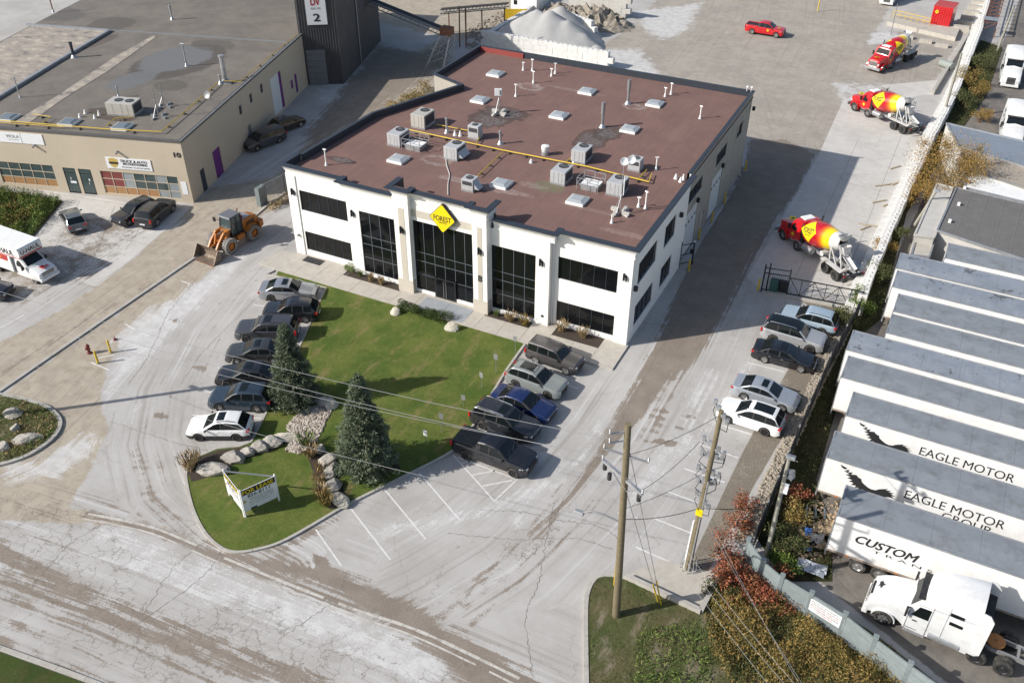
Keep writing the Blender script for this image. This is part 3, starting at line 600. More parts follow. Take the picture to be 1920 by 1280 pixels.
# raised course joints of the block wall, wall is split in bands
jn = MB()
for z in (1.0, 3.0, 5.1, 7.35): 
    for ya, yb in ((18.6, 20.0), (21.2, 22.5), (26.8, 35.7)) if z < 4.6 else ((13.95, 35.7),) if z > 7.2 else ((13.95, 35.7),): jn.box(32.2, 32.235, ya, yb, z, z+.05)
jn.build('block_course', 'beige_stone', office)
pc = MB(); sweep(pc, REAR, [(.1, PAR-.16), (.1, PAR), (-.22, PAR+.01), (-.22, ROOF-.05)]); pc.build('parapet_cap', 'cap_metal', office)
# roof
t = NT('brown_roof'); t.b.inputs['Roughness'].default_value = .9
seam = t.voro(1); wv = t.sep(t.pos, False)
r1 = t.noise(.35, 7, .7); r2 = t.noise(3, 6, .75); r3 = t.noise(30, 3, .8); r4 = t.noise(1, 5, .7, t.vec(t.pos, (4., .25, 1)))
cc = t.mix(t.ramp(r1, .35, .65), (.190, .108, .090), (.160, .092, .078)); cc = t.mix(t.math('MULTIPLY', t.ramp(r4, .5, .7), .45), cc, (.23, .14, .11))
cc = t.mix(t.math('MULTIPLY', t.ramp(r2, .56, .7), .35), cc, (.095, .06, .055))
sm = t.math('MULTIPLY', t.ramp(t.math('ABSOLUTE', t.math('SUBTRACT', t.math('FRACT', t.math('MULTIPLY', wv[0], 1.0)), .5)), .0, .035, 1, 0), .35); cc = t.mix(sm, cc, (.09, .055, .05))
def blob(t, x, y, rx, ry, wob=.9):
    v = t.N.new('ShaderNodeVectorMath'); v.operation = 'SUBTRACT'; t.L.new(t.pos, v.inputs[0]); v.inputs[1].default_value = (x, y, 0); s_ = t.sep(v.outputs[0], False)
    q = t.math('ADD', t.math('POWER', t.math('ABSOLUTE', t.math('DIVIDE', s_[0], rx)), 2), t.math('POWER', t.math('ABSOLUTE', t.math('DIVIDE', s_[1], ry)), 2))
    return t.math('ADD', q, t.math('MULTIPLY', t.math('SUBTRACT', t.noise(.9, 6, .7), .5), wob*2))
def rp(px, py): q = G(px, py, ROOF); return q.x, q.y
for (px, py, rx, ry, col, ring, a) in [(925, 222, 2.2, 2.6, (.085, .08, .08), 0, .75), (945, 212, 2.6, 1.6, (.085, .08, .08), 0, .7), (1110, 262, 1.6, 3.0, (.10, .09, .09), 0, .8), (1140, 250, 1.5, 1.8, (.10, .09, .09), 0, .7),
                                 (1028, 350, 1.5, 1.1, (.13, .15, .08), 0, .8), (994, 163, 1.6, 1.0, (.36, .31, .28), 1, .75), (818, 301, 1.5, 1.0, (.30, .25, .23), 1, .7), (1190, 200, 1.4, .8, (.34, .29, .26), 1, .7), (905, 348, 4.5, .6, (.33, .26, .235), 0, .65), (1115, 395, 3., .3, (.27, .2, .17), 0, .5), (1180, 440, 2.5, .4, (.30, .22, .18), 0, .6), (1270, 250, .7, 3., (.24, .16, .12), 0, .35), (640, 300, 1.6, .5, (.10, .065, .06), 0, .6), (1000, 348, 1.5, .5, (.3, .24, .22), 0, .45), (1080, 170, 3.5, .35, (.3, .25, .23), 0, .45)]:
    x, y = rp(px, py); q = blob(t, x, y, rx, ry, 1.3)
    if col[0] < .105:                                # ponding: dark damp rim round a dusty grey middle
        cc = t.mix(t.ramp(q, .95, 1.1, .75, 0), cc, (.062, .042, .036)); cc = t.mix(t.math('MULTIPLY', t.ramp(q, .25, .75, .8, 0), t.ramp(r2, .4, .6)), cc, (.16, .15, .15)); continue
    f_ = t.math('MULTIPLY', t.ramp(q, .6, 1.15, a, 0), t.ramp(r2, .38, .58, .25, 1))
    if ring: f_ = t.math('SUBTRACT', f_, t.ramp(q, .25, .5, a*.75, 0), clamp=True)
    cc = t.mix(f_, cc, col)
cc = t.mix(1., cc, t.ramp(r3, .25, .75, .82, 1.18, False), 'MULTIPLY'); t.L.new(cc, t.b.inputs['Base Color']); t.bump(r3, .4, .02); MAT['brown_roof'] = t.m
RP = [(32.3, .1), (32.3, 35.6), (.35, 35.6), (.35, 25.2), (4.5, 23.7), (.5, 13.2), (.1, 2.2), (.05, .1), (6.7, .1), (6.72, -.4), (25.7, -.4), (25.72, .1)]
MB().add([(x, y, ROOF) for x, y in RP], [tuple(range(len(RP)))]).build('roof', 'brown_roof', office)
MB().box(.36, 6., 35.35, 35.42, ROOF, PAR-.06).build('red_flashing', mat('red_flash', (.26, .05, .042), .7, var=.1), office)
# windows and doors
for (x0, x1, y, z0, z1, cols, rows) in [(1.17, 6.17, .13, .68, 2.6, 5, ()), (1.17, 6.17, .13, 4.72, 6.7, 5, ()), (26.2, 31.25, .13, .55, 2.5, 5, ()), (26.2, 31.25, .13, 4.6, 6.62, 5, ()),
                            (7.82, 11.8, -.42, .45, 6.5, 4, (1.5, 2.85, 3.65)), (20.55, 24.5, -.42, .45, 6.5, 4, (1.5, 2.85, 3.65))]:
    window(office, (x0, y, z0), X_, -Y_, x1-x0, z1-z0, cols, rows, .04, 'mullion' if rows else 'cap_metal')
cx = [13.34+5.82*i/6 for i in range(7)]
window(office, (13.34, -.67, 1.95), X_, -Y_, 5.82, 5.15, 6, (1.3, 2.15), .04, 'mullion')
window(office, (13.34, -.67, .42), X_, -Y_, 1.94, 1.5, 2); window(office, (17.22, -.67, .42), X_, -Y_, 1.94, 1.5, 2)
MB().box(15.26, 17.24, -.83, -.68, .13, .42, 0).build('door_sill', 'cap_metal', office) if False else None
cut = MB(); cut.box(15.24, 17.26, -.86, -.66, .0, .14); cut.build('threshold', 'cap_metal', office)
for i in range(2):
    x0 = 15.3+i*.97
    dr = MB(); dr.box(x0, x0+.95, -.86, -.8, .14, 2.1); d_ = dr.build('entrance_door', 'black_metal', office)
    MB().box(x0+.1, x0+.85, -.875, -.861, .3, 2.0).build('pane', 'dark_glass', d_)
    MB().tube([(x0+(.84 if i == 0 else .11), -.95, .35), (x0+(.84 if i == 0 else .11), -.95, 1.9)], .022, 8).build('handle', 'chrome', d_)
MB().box(15.24, 15.3, -.87, -.7, .1, 2.15).build('door_frame', 'black_metal', office); MB().box(17.2, 17.26, -.87, -.7, .1, 2.15).build('door_frame', 'black_metal', office)
for (y0, y1, z0, z1) in [(1.3, 5.65, 1.0, 2.95), (1.3, 5.65, 4.9, 6.93), (7.63, 10.5, .95, 3.0), (7.63, 10.5, 4.9, 6.93)]:
    window(office, (32.27, y0, z0), Y_, X_, y1-y0, z1-z0, 4 if y0 < 5 else 3)
for (y0, y1, z0, z1) in [(14.45, 18.7, 5.6, 7.0), (23.1, 26.8, 5.6, 7.0), (30.5, 32.7, 5.6, 7.05)]:
    tr = MB()
    for a, b, c_, d_ in ((y0-.12, y1+.12, z0-.12, z0), (y0-.12, y1+.12, z1, z1+.12), (y0-.12, y0, z0, z1), (y1, y1+.12, z0, z1)): tr.box(32.2, 32.25, a, b, c_, d_)
    f_ = window(office, (32.08, y0, z0), Y_, X_, y1-y0, z1-z0, 3); tr.build('window_trim', 'beige_stone', f_)
for (y0, y1) in ((14.5, 18.45), (22.6, 26.6)):
    sd_ = MB()
    for i in range(8): sd_.box(32.06, 32.12, y0, y1, i*.57+.005, i*.57+.56)
    d_ = sd_.build('roll_up_door', 'door_white', office)
    for j in range(4): MB().box(32.12, 32.13, y0+.45+j*.9, y0+.85+j*.9, 3.25, 3.5).build('pane', 'dark_glass', d_)
    MB().box(32.2, 32.25, y0-.12, y0, 0, 4.7).box(32.2, 32.25, y1, y1+.12, 0, 4.7).box(32.2, 32.25, y0-.12, y1+.12, 4.62, 4.74).build('door_trim', 'beige_stone', d_)
MB().box(32.06, 32.12, 20.1, 21.1, 0, 2.2).build('side_door', mat('pink_white', (.55, .45, .44), .6), office)
# fixtures on the front
for x, y, z in ((.55, -.1, 6.15), (7.15, -.55, 5.8), (12.55, -1.27, 5.9), (19.85, -1.27, 5.8), (24.95, -.55, 5.75), (31.8, -.16, 6.1)):
    f_ = MB(); f_.box(x-.09, x-.02, y-.2, y-.002, z, z+.62); f_.box(x-.02, x+.2, y-.16, y-.002, z+.32, z+.42); f_.box(x+.14, x+.2, y-.16, y-.002, z+.02, z+.42); f_.build('wall_lamp', 'black_metal', office)
for y, z in ((.4, 4.95), (11.4, 6.1), (16.6, 5.1), (24.7, 5.1), (35.2, 7.1)): MB().box(32.42, 32.7, y, y+.25, z, z+.4).build('wall_lamp', 'black_metal', office)
letters('8', 'ink', office, (19.86, -1.29, 3.5), X_, Z_, .34, .6, .03, 'house_number')
MB().box(.45, .6, -.3, -.1, 2.0, 2.2).build('wall_tap', 'steel_grey', office); MB().box(25.1, 25.3, -.6, -.55, .9, 1.1).build('wall_vent', 'black_metal', office)
MB().tube([(25.85, -.12, 0), (25.85, -.12, 7.8)], .04, 6).build('downpipe', 'white_stucco', office)
# FOREST diamond sign
def diamond(mb, org, r, u, n, w, h, rad=.12, d0=0, d1=.1, mi=0):
    pts = []
    for cx_, cy_, a0 in ((w, 0, -45), (0, h, 45), (-w, 0, 135), (0, -h, 225)):
        L = math.hypot(cx_, cy_); ccx, ccy = cx_*(1-rad*1.3/L), cy_*(1-rad*1.3/L)
        for k_ in range(5):
            a = math.radians(a0+22.5*k_); pts.append((ccx+rad*math.cos(a), ccy+rad*math.sin(a)))
    F = [org+r*x+u*y+n*d1 for x, y in pts]; B_ = [org+r*x+u*y+n*d0 for x, y in pts]; n_ = len(pts)
    mb.add(F+B_, [tuple(range(n_)), tuple(range(2*n_-1, n_-1, -1))]+[(i, i+n_, (i+1) % n_+n_, (i+1) % n_) for i in range(n_)], mi)
fs = thing('diamond_sign', 'yellow diamond FOREST sign fixed above the office entrance', 'sign', (16.45, -.84, 8.1))
b_ = MB(); diamond(b_, Vector((0, 0, 0)), X_, Z_, -Y_, 1.2, 1.3, .14, 0, .3); b_.build('sign_case', 'ink', fs)
b_ = MB(); diamond(b_, Vector((0, 0, 0)), X_, Z_, -Y_, 1.14, 1.24, .12, .301, .315); b_.build('sign_face', 'bright_yellow', fs)
letters('FOREST', 'ink', fs, (0, -.316, .0), X_, Z_, 1.6, .46, .012); letters('CONTRACTORS', 'ink', fs, (0, -.316, -.36), X_, Z_, .75, .13, .005)

# ---------------------------------------------------------------- neighbour, beige, turned by 16.8 degrees
NB = thing('workshop_building', 'long beige single storey workshop with gravelled flat roof numbered 10', 'building', (-15.5, 3.25, 0), math.radians(16.8))
W_, D_, Hn = 36.3, 62., 6.7
wb = MB(); holes = [(W_-9.55, W_-1.2, .3, 2.78), (W_-11.95, W_-10.55, 0, 2.8), (W_-13.65, W_-12.3, 0, 2.8), (W_-21, W_-14.75, .5, 2.9), (W_-29, W_-22.5, .5, 2.9)]
facade(wb, (-W_, 0, 0), X_, -Y_, W_, Hn, holes, .15)
facade(wb, (0, 0, 0), Y_, X_, D_, Hn, [(2.4, 3.4, 0, 2.4), (5.65, 7.4, .0, 3.0), (13.3, 14.0, 4.0, 5.0), (16.3, 17., 4.2, 5.2), (19.4, 20.1, 4.2, 5.2), (22.3, 25.6, .3, 4.8), (14.6, 15.5, 0, 2.2)], .15)
wb.quad((-W_, D_, 0), (-W_, D_, Hn), (0, D_, Hn), (0, D_, 0))
wb.build('outer_wall', 'beige_wall', NB)
pil = MB()
for x in (-9.9, -14.2, -21.6, -1.0): pil.box(x-.06, x+.06, -.05, -.002, .1, 6.3) if False else None
rf = NT('gravel_roof'); rf.b.inputs['Roughness'].default_value = .95
a1 = rf.noise(.25, 8, .7); a2 = rf.noise(2.5, 6, .75); a3 = rf.noise(24, 3, .8)
c3 = rf.mix(rf.ramp(a1, .35, .65), (.19, .168, .142), (.14, .125, .108)); c3 = rf.mix(rf.math('MULTIPLY', rf.ramp(a2, .55, .68), .5), c3, (.10, .085, .07))
def nbp(px, py): q = G(px, py, 6.3); return q.x, q.y
for (px, py, rx, ry, col, a) in [(335, 115, 4.6, 6.6, (.075, .065, .058), .8), (330, 110, 3.7, 5., (.145, .15, .155), .95), (250, 150, 2.0, 3.5, (.14, .145, .15), .85), (210, 215, 3.2, 1.3, (.07, .05, .04), .8), (320, 160, 2., 1.6, (.08, .07, .06), .6), (210, 45, 3, 3, (.09, .08, .07), .7), (100, 25, 5, 3, (.10, .095, .09), .6), (180, 80, 1.2, 3.5, (.09, .07, .06), .6), (400, 85, 3, 2, (.09, .08, .07), .6)]:
    x, y = nbp(px, py); q = blob(rf, x, y, rx, ry, .6); c3 = rf.mix(rf.ramp(q, .85, 1.12, a, 0), c3, col)
c3 = rf.mix(1., c3, rf.ramp(a3, .25, .75, .75, 1.25, False), 'MULTIPLY'); rf.L.new(c3, rf.b.inputs['Base Color']); rf.bump(a3, .6, .04); MAT['gravel_roof'] = rf.m
MB().add([(-W_, 0, 6.3), (0, 0, 6.3), (0, D_, 6.3), (-W_, D_, 6.3)], [(0, 1, 2, 3)]).build('roof', 'gravel_roof', NB)
cp = MB(); sweep(cp, [(-W_, 0), (0, 0), (0, D_)], [(.06, Hn-.22), (.06, Hn), (-.28, Hn+.01), (-.34, 6.28)]); cp.build('parapet_cap', mat('dark_flashing', (.10, .095, .09), .6, var=.2), NB)
cp = MB(); cp.box(.0, .085, .0, D_, Hn+.012, Hn+.04); cp.build('parapet_trim', 'galvanised', NB)
# lighter patched strip on that roof and the paler roof beyond the divide
def tolocal(p): 
    a = math.radians(-16.8); x, y = p.x+15.5, p.y-3.25; return Vector((x*math.cos(a)-y*math.sin(a), x*math.sin(a)+y*math.cos(a), p.z))
def nbsheet(name, pts, z, m): 
    q = [tolocal(G(*p, z)) for p in pts]; o = MB().add([(v.x, v.y, z) for v in q], [tuple(range(len(q)))]).build(name, m, NB)
    if o.data.polygons[0].normal.z < 0: o.data.flip_normals()
    return o
pr = NT('pale_roof'); pr.b.inputs['Roughness'].default_value = .9; n1 = pr.noise(.5, 8, .75, pr.vec(pr.pos, (1, 1.6, 1))); n2 = pr.noise(12, 4, .7)
c4 = pr.mix(pr.ramp(n1, .42, .5), (.40, .35, .28), (.30, .265, .225)); c4 = pr.mix(pr.ramp(n1, .56, .6), c4, (.16, .15, .14)); c4 = pr.mix(pr.ramp(n1, .36, .4, 1, 0), c4, (.50, .45, .38)); c4 = pr.mix(1., c4, pr.ramp(n2, .3, .7, .85, 1.15, False), 'MULTIPLY'); pr.L.new(c4, pr.b.inputs['Base Color']); MAT['pale_roof'] = pr.m
q = [Vector((-W_+.3, 3, 6.34)), *[tolocal(G(*p, 6.34)) for p in [(0, 178), (100, 118), (203, 57), (50, 46)]]]; q[-1].x = -W_+.3; o = MB().add([(v.x, v.y, 6.34) for v in q], [tuple(range(len(q)))]).build('patched_roof', 'pale_roof', NB)
if o.data.polygons[0].normal.z < 0: o.data.flip_normals()
nbsheet('patched_strip', [(289, 66), (292, 70), (200, 135), (130, 178), (52, 232), (28, 228), (110, 178), (125, 168), (215, 107)], 6.33, 'pale_roof')
dv = MB(); q = [tolocal(G(*p, 6.5)) for p in [(-60, 217), (0, 180), (100, 119), (205, 57), (50, 46)]]
for a, b in zip(q[:-1], q[1:]): dv.beam((a.x, a.y, 6.45), (b.x, b.y, 6.45), .35, .3)
dv.build('roof_divider', 'galvanised', NB)
dv = MB(); q = [tolocal(G(*p, 6.4)) for p in [(206, 56), (540, 79)]]; dv.beam((q[0].x, q[0].y, 6.35), (q[1].x, q[1].y, 6.35), .22, .12); dv.build('roof_divider', 'dark_flashing' if False else 'steel_grey', NB)
# windows of the workshop
red_g = mat('red_film', (.20, .055, .05), .35, var=.2, spec=.4); brown_p = mat('brown_panel', (.36, .2, .09), .5, var=.06); grey_g = mat('grey_film', (.28, .31, .32), .2, var=.1); dim = mat('dim_glass', (.06, .085, .085), .08, var=.2, scale=1.5)
def pm(i, j): 
    if j == 0: return brown_p if i < 5 else grey_g
    return red_g if i < 2 else (grey_g if (i == 2 or (i >= 5 and (i+j) % 2)) else dim)
window(NB, (-9.55, .1, .3), X_, -Y_, 8.35, 2.48, 7, (.8, 1.65), .07, 'beige_wall', pane_m=pm)
window(NB, (-21, .1, .5), X_, -Y_, 6.25, 2.4, 5, (.8, 1.6), .07, 'beige_wall', pane_m=lambda i, j: brown_p if j == 0 else dim)
window(NB, (-29, .1, .5), X_, -Y_, 6.5, 2.4, 5, (.8, 1.6), .07, 'beige_wall', pane_m=lambda i, j: brown_p if j == 0 else dim)
for x0, x1 in ((-11.95, -10.55), (-13.65, -12.3)):
    d_ = MB().box(x0, x1, .06, .12, 0, 2.8).build('shop_door', 'black_metal', NB); 
    MB().box(x0+.1, x1-.1, .03, .059, .12, 2.2).build('pane', dim, d_); MB().box(x0+.1, x1-.1, .03, .059, 2.3, 2.7).build('pane', dim, d_)
    for k_ in range(5): MB().box(x0+.25+rnd.random()*.7, x0+.5+rnd.random()*.7, .02, .029, .9+k_*.2, 1.15+k_*.2).build('notice', 'sign_white', d_) if k_ % 2 else None
for y0, y1, z0, z1, m_ in ((5.65, 7.4, 0, 3.0, 'purple'), (22.3, 24.9, .3, 4.8, 'door_white'), (24.9, 25.6, .3, 4.8, 'purple'), (2.4, 3.4, 0, 2.4, 'cap_metal'), (14.6, 15.5, 0, 2.2, 'steel_grey'), (13.3, 14., 4, 5, 'cap_metal'), (16.3, 17, 4.2, 5.2, 'cap_metal'), (19.4, 20.1, 4.2, 5.2, 'cap_metal')):
    MB().box(-.12, -.06, y0, y1, z0, z1).build('side_door' if z0 < 1 else 'side_window', m_, NB)
MB().box(0, .02, 28.2, 28.8, 1.5, 2.5).box(0, .02, 29.6, 30.2, .5, 2.8).build('purple_panel', 'purple', NB)
dl = MB()
for x in (-16, -7): dl.beam((x, 0, 5.1), (x+.1, -.45, 5.0), .16, .16)
dl.build('wall_lamp', 'steel_grey', NB)
letters('10', 'ink', NB, (-.62, -.02, 5.2), X_, Z_, .7, .5, .04, 'house_number')
MB().box(-.95, -.35, -.03, -.003, .9, 2.3).build('notice_board', 'sign_white', NB); letters('NO ENTRY', 'lamp_red', NB, (-.65, -.035, 1.35), X_, Z_, .5, .12) if False else None
def wallsign(name, label, x0, x1, z0, z1, y=-.03):
    t_ = thing(name, label, 'sign', (0, 0, 0)); t_.matrix_world = Matrix.Translation((-15.5, 3.25, 0)) @ Matrix.Rotation(math.radians(16.8), 4, 'Z')
    MB().box(x0, x1, y-.03, y+.02, z0, z1).build('sign_board', 'sign_white', t_); return t_
s1 = wallsign('shop_sign', 'white banner with gold shield reading Truck & Auto Reconditioning', -8.5, -3.65, 3.2, 4.4)
sh_ = [(-.5, .45), (-.25, .5), (0, .56), (.25, .5), (.5, .45), (.5, 0), (.32, -.35), (0, -.55), (-.32, -.35), (-.5, 0)]
MB().add([(-7.7+x, -.065, 3.8+z) for x, z in sh_], [tuple(range(9, -1, -1))]).build('shield', mat('gold', (.5, .36, .1), .4, var=.1), s1)
MB().box(-8.2, -7.2, -.075, -.07, 3.7, 3.92).build('shield_band', 'ink', s1)
letters('TRUCK & AUTO', 'ink', s1, (-5.5, -.06, 4.1), X_, Z_, 2.9, .27, .03, shear=.2); letters('RECONDITIONING', 'ink', s1, (-5.4, -.06, 3.8), X_, Z_, 2.6, .24, .03, shear=.2); letters('905-670-3340 • 416-409-1221 (24HRS)', 'ink', s1, (-5.4, -.06, 3.42), X_, Z_, 3., .17, .01)
s2 = wallsign('shop_sign', 'white signboard reading VIOLA with a blank right half', -19.8, -14.8, 5.15, 6.25)
letters('VIOLA', 'steel_grey', s2, (-18.1, -.06, 5.85), X_, Z_, 1.5, .32, .01); MB().box(-17.2, -17.16, -.068, -.06, 5.15, 6.25).build('sign_joint', 'steel_grey', s2); letters('CUSTOM FURNITURE', 'steel_grey', s2, (-18.1, -.06, 5.5), X_, Z_, 1.2, .1)

# rear half of the workshop continues beyond; corrugated batching tower
tower = thing('batching_tower', 'tall dark grey corrugated metal tower beside the workshop', 'building')
TB = [G(573, 160), G(645, 157), G(714, 76)]; a, b, c_ = TB; d_ = a+(c_-b); Ht = 15.
tm = MB(); n_ = 0
def corrugated(mb, p, q, z0, z1, step=.32, amp=.09):
    d = q-p; L = d.length; d.normalize(); nrm = Vector((d.y, -d.x, 0)); k = int(L/step); pts = []
    for i in range(k):
        s0 = L*i/k; s = L/k
        for f_, o in ((0, 0), (.35, 0), (.5, amp), (.85, amp)): pts.append(p+d*(s0+s*f_)+nrm*o)
    pts.append(q); mb.loft([[v+Vector((0, 0, z0)) for v in pts], [v+Vector((0, 0, z1)) for v in pts]], False, False)
corrugated(tm, a, b, 0, Ht); corrugated(tm, b, c_, 0, Ht, .5, .05); corrugated(tm, d_, a, 0, Ht); corrugated(tm, c_, d_, 0, Ht)
tm.build('cladding', mat('dark_cladding', (.075, .073, .078), .6, .2, .15, .6, dirt=(.14, .13, .12), damt=.3, dscale=.4), tower)
MB().add([v+Vector((0, 0, Ht-.1)) for v in (a, b, c_, d_)], [(0, 1, 2, 3)]).build('tower_roof', 'steel_grey', tower)
u_ = (b-a).normalized(); nn_ = Vector((u_.y, -u_.x, 0)); o_ = a+u_*((b-a).length*.12)
dd_ = MB(); dd_.add([o_+nn_*.12, o_+u_*2.4+nn_*.12, o_+u_*2.4+nn_*.12+Z_*4.6, o_+nn_*.12+Z_*4.6], [(0, 1, 2, 3)])
for k_ in range(1, 6): dd_.beam(o_+nn_*.14+Z_*(.8*k_), o_+u_*2.4+nn_*.14+Z_*(.8*k_), .06, .06)
dd_.build('roll_up_door', mat('tower_door', (.16, .165, .17), .6), tower)
dp = MB(); m0 = b+(c_-b)*.42; nb_ = (c_-b).normalized(); nb_ = Vector((nb_.y, -nb_.x, 0)); dp.tube([m0+nb_*.15, m0+nb_*.15+Z_*18], .1, 6); dp.build('downpipe', 'steel_grey', tower)
ts = thing('tower_sign', 'white sign with red letters and numeral 2 high on the tower', 'sign')
q0 = a+(b-a)*.5+nn_*.16; zc = HT(597, 20, q0)
MB().add([q0-u_*1.25+Z_*(zc-1.75), q0+u_*1.25+Z_*(zc-1.75), q0+u_*1.25+Z_*(zc+1.75), q0-u_*1.25+Z_*(zc+1.75), q0-u_*1.25+Z_*(zc-1.75)-nn_*.06, q0+u_*1.25+Z_*(zc-1.75)-nn_*.06, q0+u_*1.25+Z_*(zc+1.75)-nn_*.06, q0-u_*1.25+Z_*(zc+1.75)-nn_*.06], [(0, 1, 2, 3), (1, 5, 6, 2), (3, 2, 6, 7), (0, 3, 7, 4), (0, 4, 5, 1)]).build('sign_board', 'sign_white', ts)
letters('DV', 'lamp_red', ts, q0+Z_*(zc+1.05), u_, Z_, 1.1, .8, .04); letters('2', 'ink', ts, q0+Z_*(zc-.85), u_, Z_, .8, .9, .03); letters('READY MIX', 'ink', ts, q0+Z_*(zc+.25), u_, Z_, 1.2, .25)
# right-hand yard sheds
def shed(name, label, pts, z, roofm, wallm='beige_wall', lip=None):
    t_ = thing(name, label, 'building'); q = [G(*p, z) for p in pts]; n = len(q)
    MB().add([Vector((v.x, v.y, z)) for v in q], [tuple(range(n))]).build('roof', roofm, t_)
    m_ = MB()
    for i in range(n): a, b = q[i], q[(i+1) % n]; m_.quad(Vector((a.x, a.y, 0)), Vector((b.x, b.y, 0)), Vector((b.x, b.y, z-.02)), Vector((a.x, a.y, z-.02)))
    m_.build('wall', wallm, t_)
    lp = MB()
    for i in range(n): a, b = q[i], q[(i+1) % n]; lp.beam(Vector((a.x, a.y, z-.02)), Vector((b.x, b.y, z-.02)), .16, .2)
    lp.build('roof_edge', lip or 'galvanised', t_); return t_
mat('metal_roof', (.27, .31, .36), .5, .3, .1, 1.5, dirt=(.3, .27, .24), damt=.4, dscale=.7); mat('felt_roof', (.135, .13, .125), .9, var=.1, scale=.8, dirt=(.2, .19, .18), damt=.4, dscale=2)
mat('debris_roof', (.36, .31, .25), .95, var=.2, scale=2, dirt=(.2, .18, .16), damt=.6, dscale=2)
s_ = shed('flat_roof_shed', 'shed with blue-grey metal roof at the right picture edge', [(1775, 231), (2050, 296), (2050, 352), (1797, 274)], 3.6, 'metal_roof', 'grey_block')
shed('debris_roof_shed', 'shed roof strewn with tan debris below the blue-grey metal roof', [(1798, 276), (2050, 354), (2050, 400), (1812, 320)], 3.4, 'debris_roof', 'grey_block', 'grey_block')
gr_ = shed('felt_roof_building', 'low building with dark grey felt roof above the trailers', [(1793, 352), (2080, 420), (2080, 540), (1757, 432)], 3.3, 'felt_roof', 'grey_block')
for f_ in range(1, 9):
    a, b = G(1793, 352, 3.31).lerp(G(2080, 420, 3.31), f_/9), G(1757, 432, 3.31).lerp(G(2080, 540, 3.31), f_/9); MB().beam(a, b, .05, .02).build('felt_seam', mat('felt_joint', (.19, .185, .18), .9), gr_)
for p in ((1808, 355), (1797, 385), (1780, 417)): q = G(*p, 3.3); MB().box(q.x-.12, q.x+.12, q.y-.12, q.y+.12, 3.3, 3.6).build('roof_vent', 'white_paint', gr_)
lo_ = shed('lean_to', 'grey concrete lean-to with debris on its roof beside the felt roof', [(1757, 345), (1786, 352), (1752, 445), (1715, 440)], 3.2, 'grey_block', 'grey_block', 'grey_block')
cn = shed('white_roof_shed', 'shed with bright white roof panel next to the felt roof', [(1814, 322), (2050, 386), (2050, 410), (1808, 352)], 3.35, 'white_paint', 'grey_block')
bx = shed('small_store', 'small grey store room below the lean-to', [(1716, 452), (1752, 452), (1742, 482), (1708, 478)], 2.4, 'concrete', 'grey_block')
# ================================================================ VEHICLES
def interp(pts, x):
    if x <= pts[0][0]: return pts[0][1]
    for (a, p), (b, q) in zip(pts[:-1], pts[1:]):
        if x <= b: return p+(q-p)*(x-a)/(b-a)
    return pts[-1][1]
WHEELM = {}
def wheel_meshes(r, w, rim_m, spokes=5, rr=.66):
    k = (r, w, rim_m, spokes)
    if k in WHEELM: return WHEELM[k]
    M4 = Matrix.Rotation(PI/2, 4, 'X'); h = w/2                                # axle along Y
    ty = MB(); ty.lathe([(r*rr, -h), (r*.9, -h), (r, -h*.72), (r, h*.72), (r*.9, h), (r*rr, h), (r*rr, -h)], 22, M4)
    dp_ = .35 if spokes else .72
    rm = MB(); rm.lathe([(r*rr, h*.9), (r*rr*.88, h*.92), (r*rr*.8, h*dp_), (r*.3, h*dp_*.9), (r*.25, h), (.001, h)] if not spokes else [(r*rr, h*.9), (r*rr*.88, h*.92), (r*rr*.84, h*.35), (.001, h*.3)], 20, M4)
    rm.lathe([(.001, -h), (r*.25, -h), (r*.3, -h*dp_*.9), (r*rr*.8, -h*dp_), (r*rr*.88, -h*.92), (r*rr, -h*.9)] if not spokes else [(.001, -h*.3), (r*rr*.84, -h*.35), (r*rr*.88, -h*.92), (r*rr, -h*.9)], 20, M4, 1)
    for s in range(spokes):
        for q in (-1, 1):
            a = 2*PI*s/spokes; c_, s_ = math.cos(a), math.sin(a)
            y0, y1 = q*h*.36, q*h*.8; wd = r*.085
            vs = []
            for rad, wk in ((r*.12, 1.3), (r*rr*.92, 1.)):
                for t in (-1, 1):
                    for y in (y0, y1): vs.append((c_*rad-s_*t*wd*wk, y, s_*rad+c_*t*wd*wk))
            rm.add(vs, [(0, 1, 5, 4), (2, 6, 7, 3), (1, 3, 7, 5), (0, 4, 6, 2), (4, 5, 7, 6)])
    WHEELM[k] = (ty.mesh('wheel', 'black_rubber', True), rm.mesh('rim', [rim_m, 'black_metal'], True)); return WHEELM[k]
def add_wheel(parent, x, y, r=.34, w=.22, rim='alloy', spokes=5, name='wheel'):
    a, b = wheel_meshes(r, w, rim, spokes); o = place(a, name, parent, (x, y, r)); place(b, 'rim', o); return o

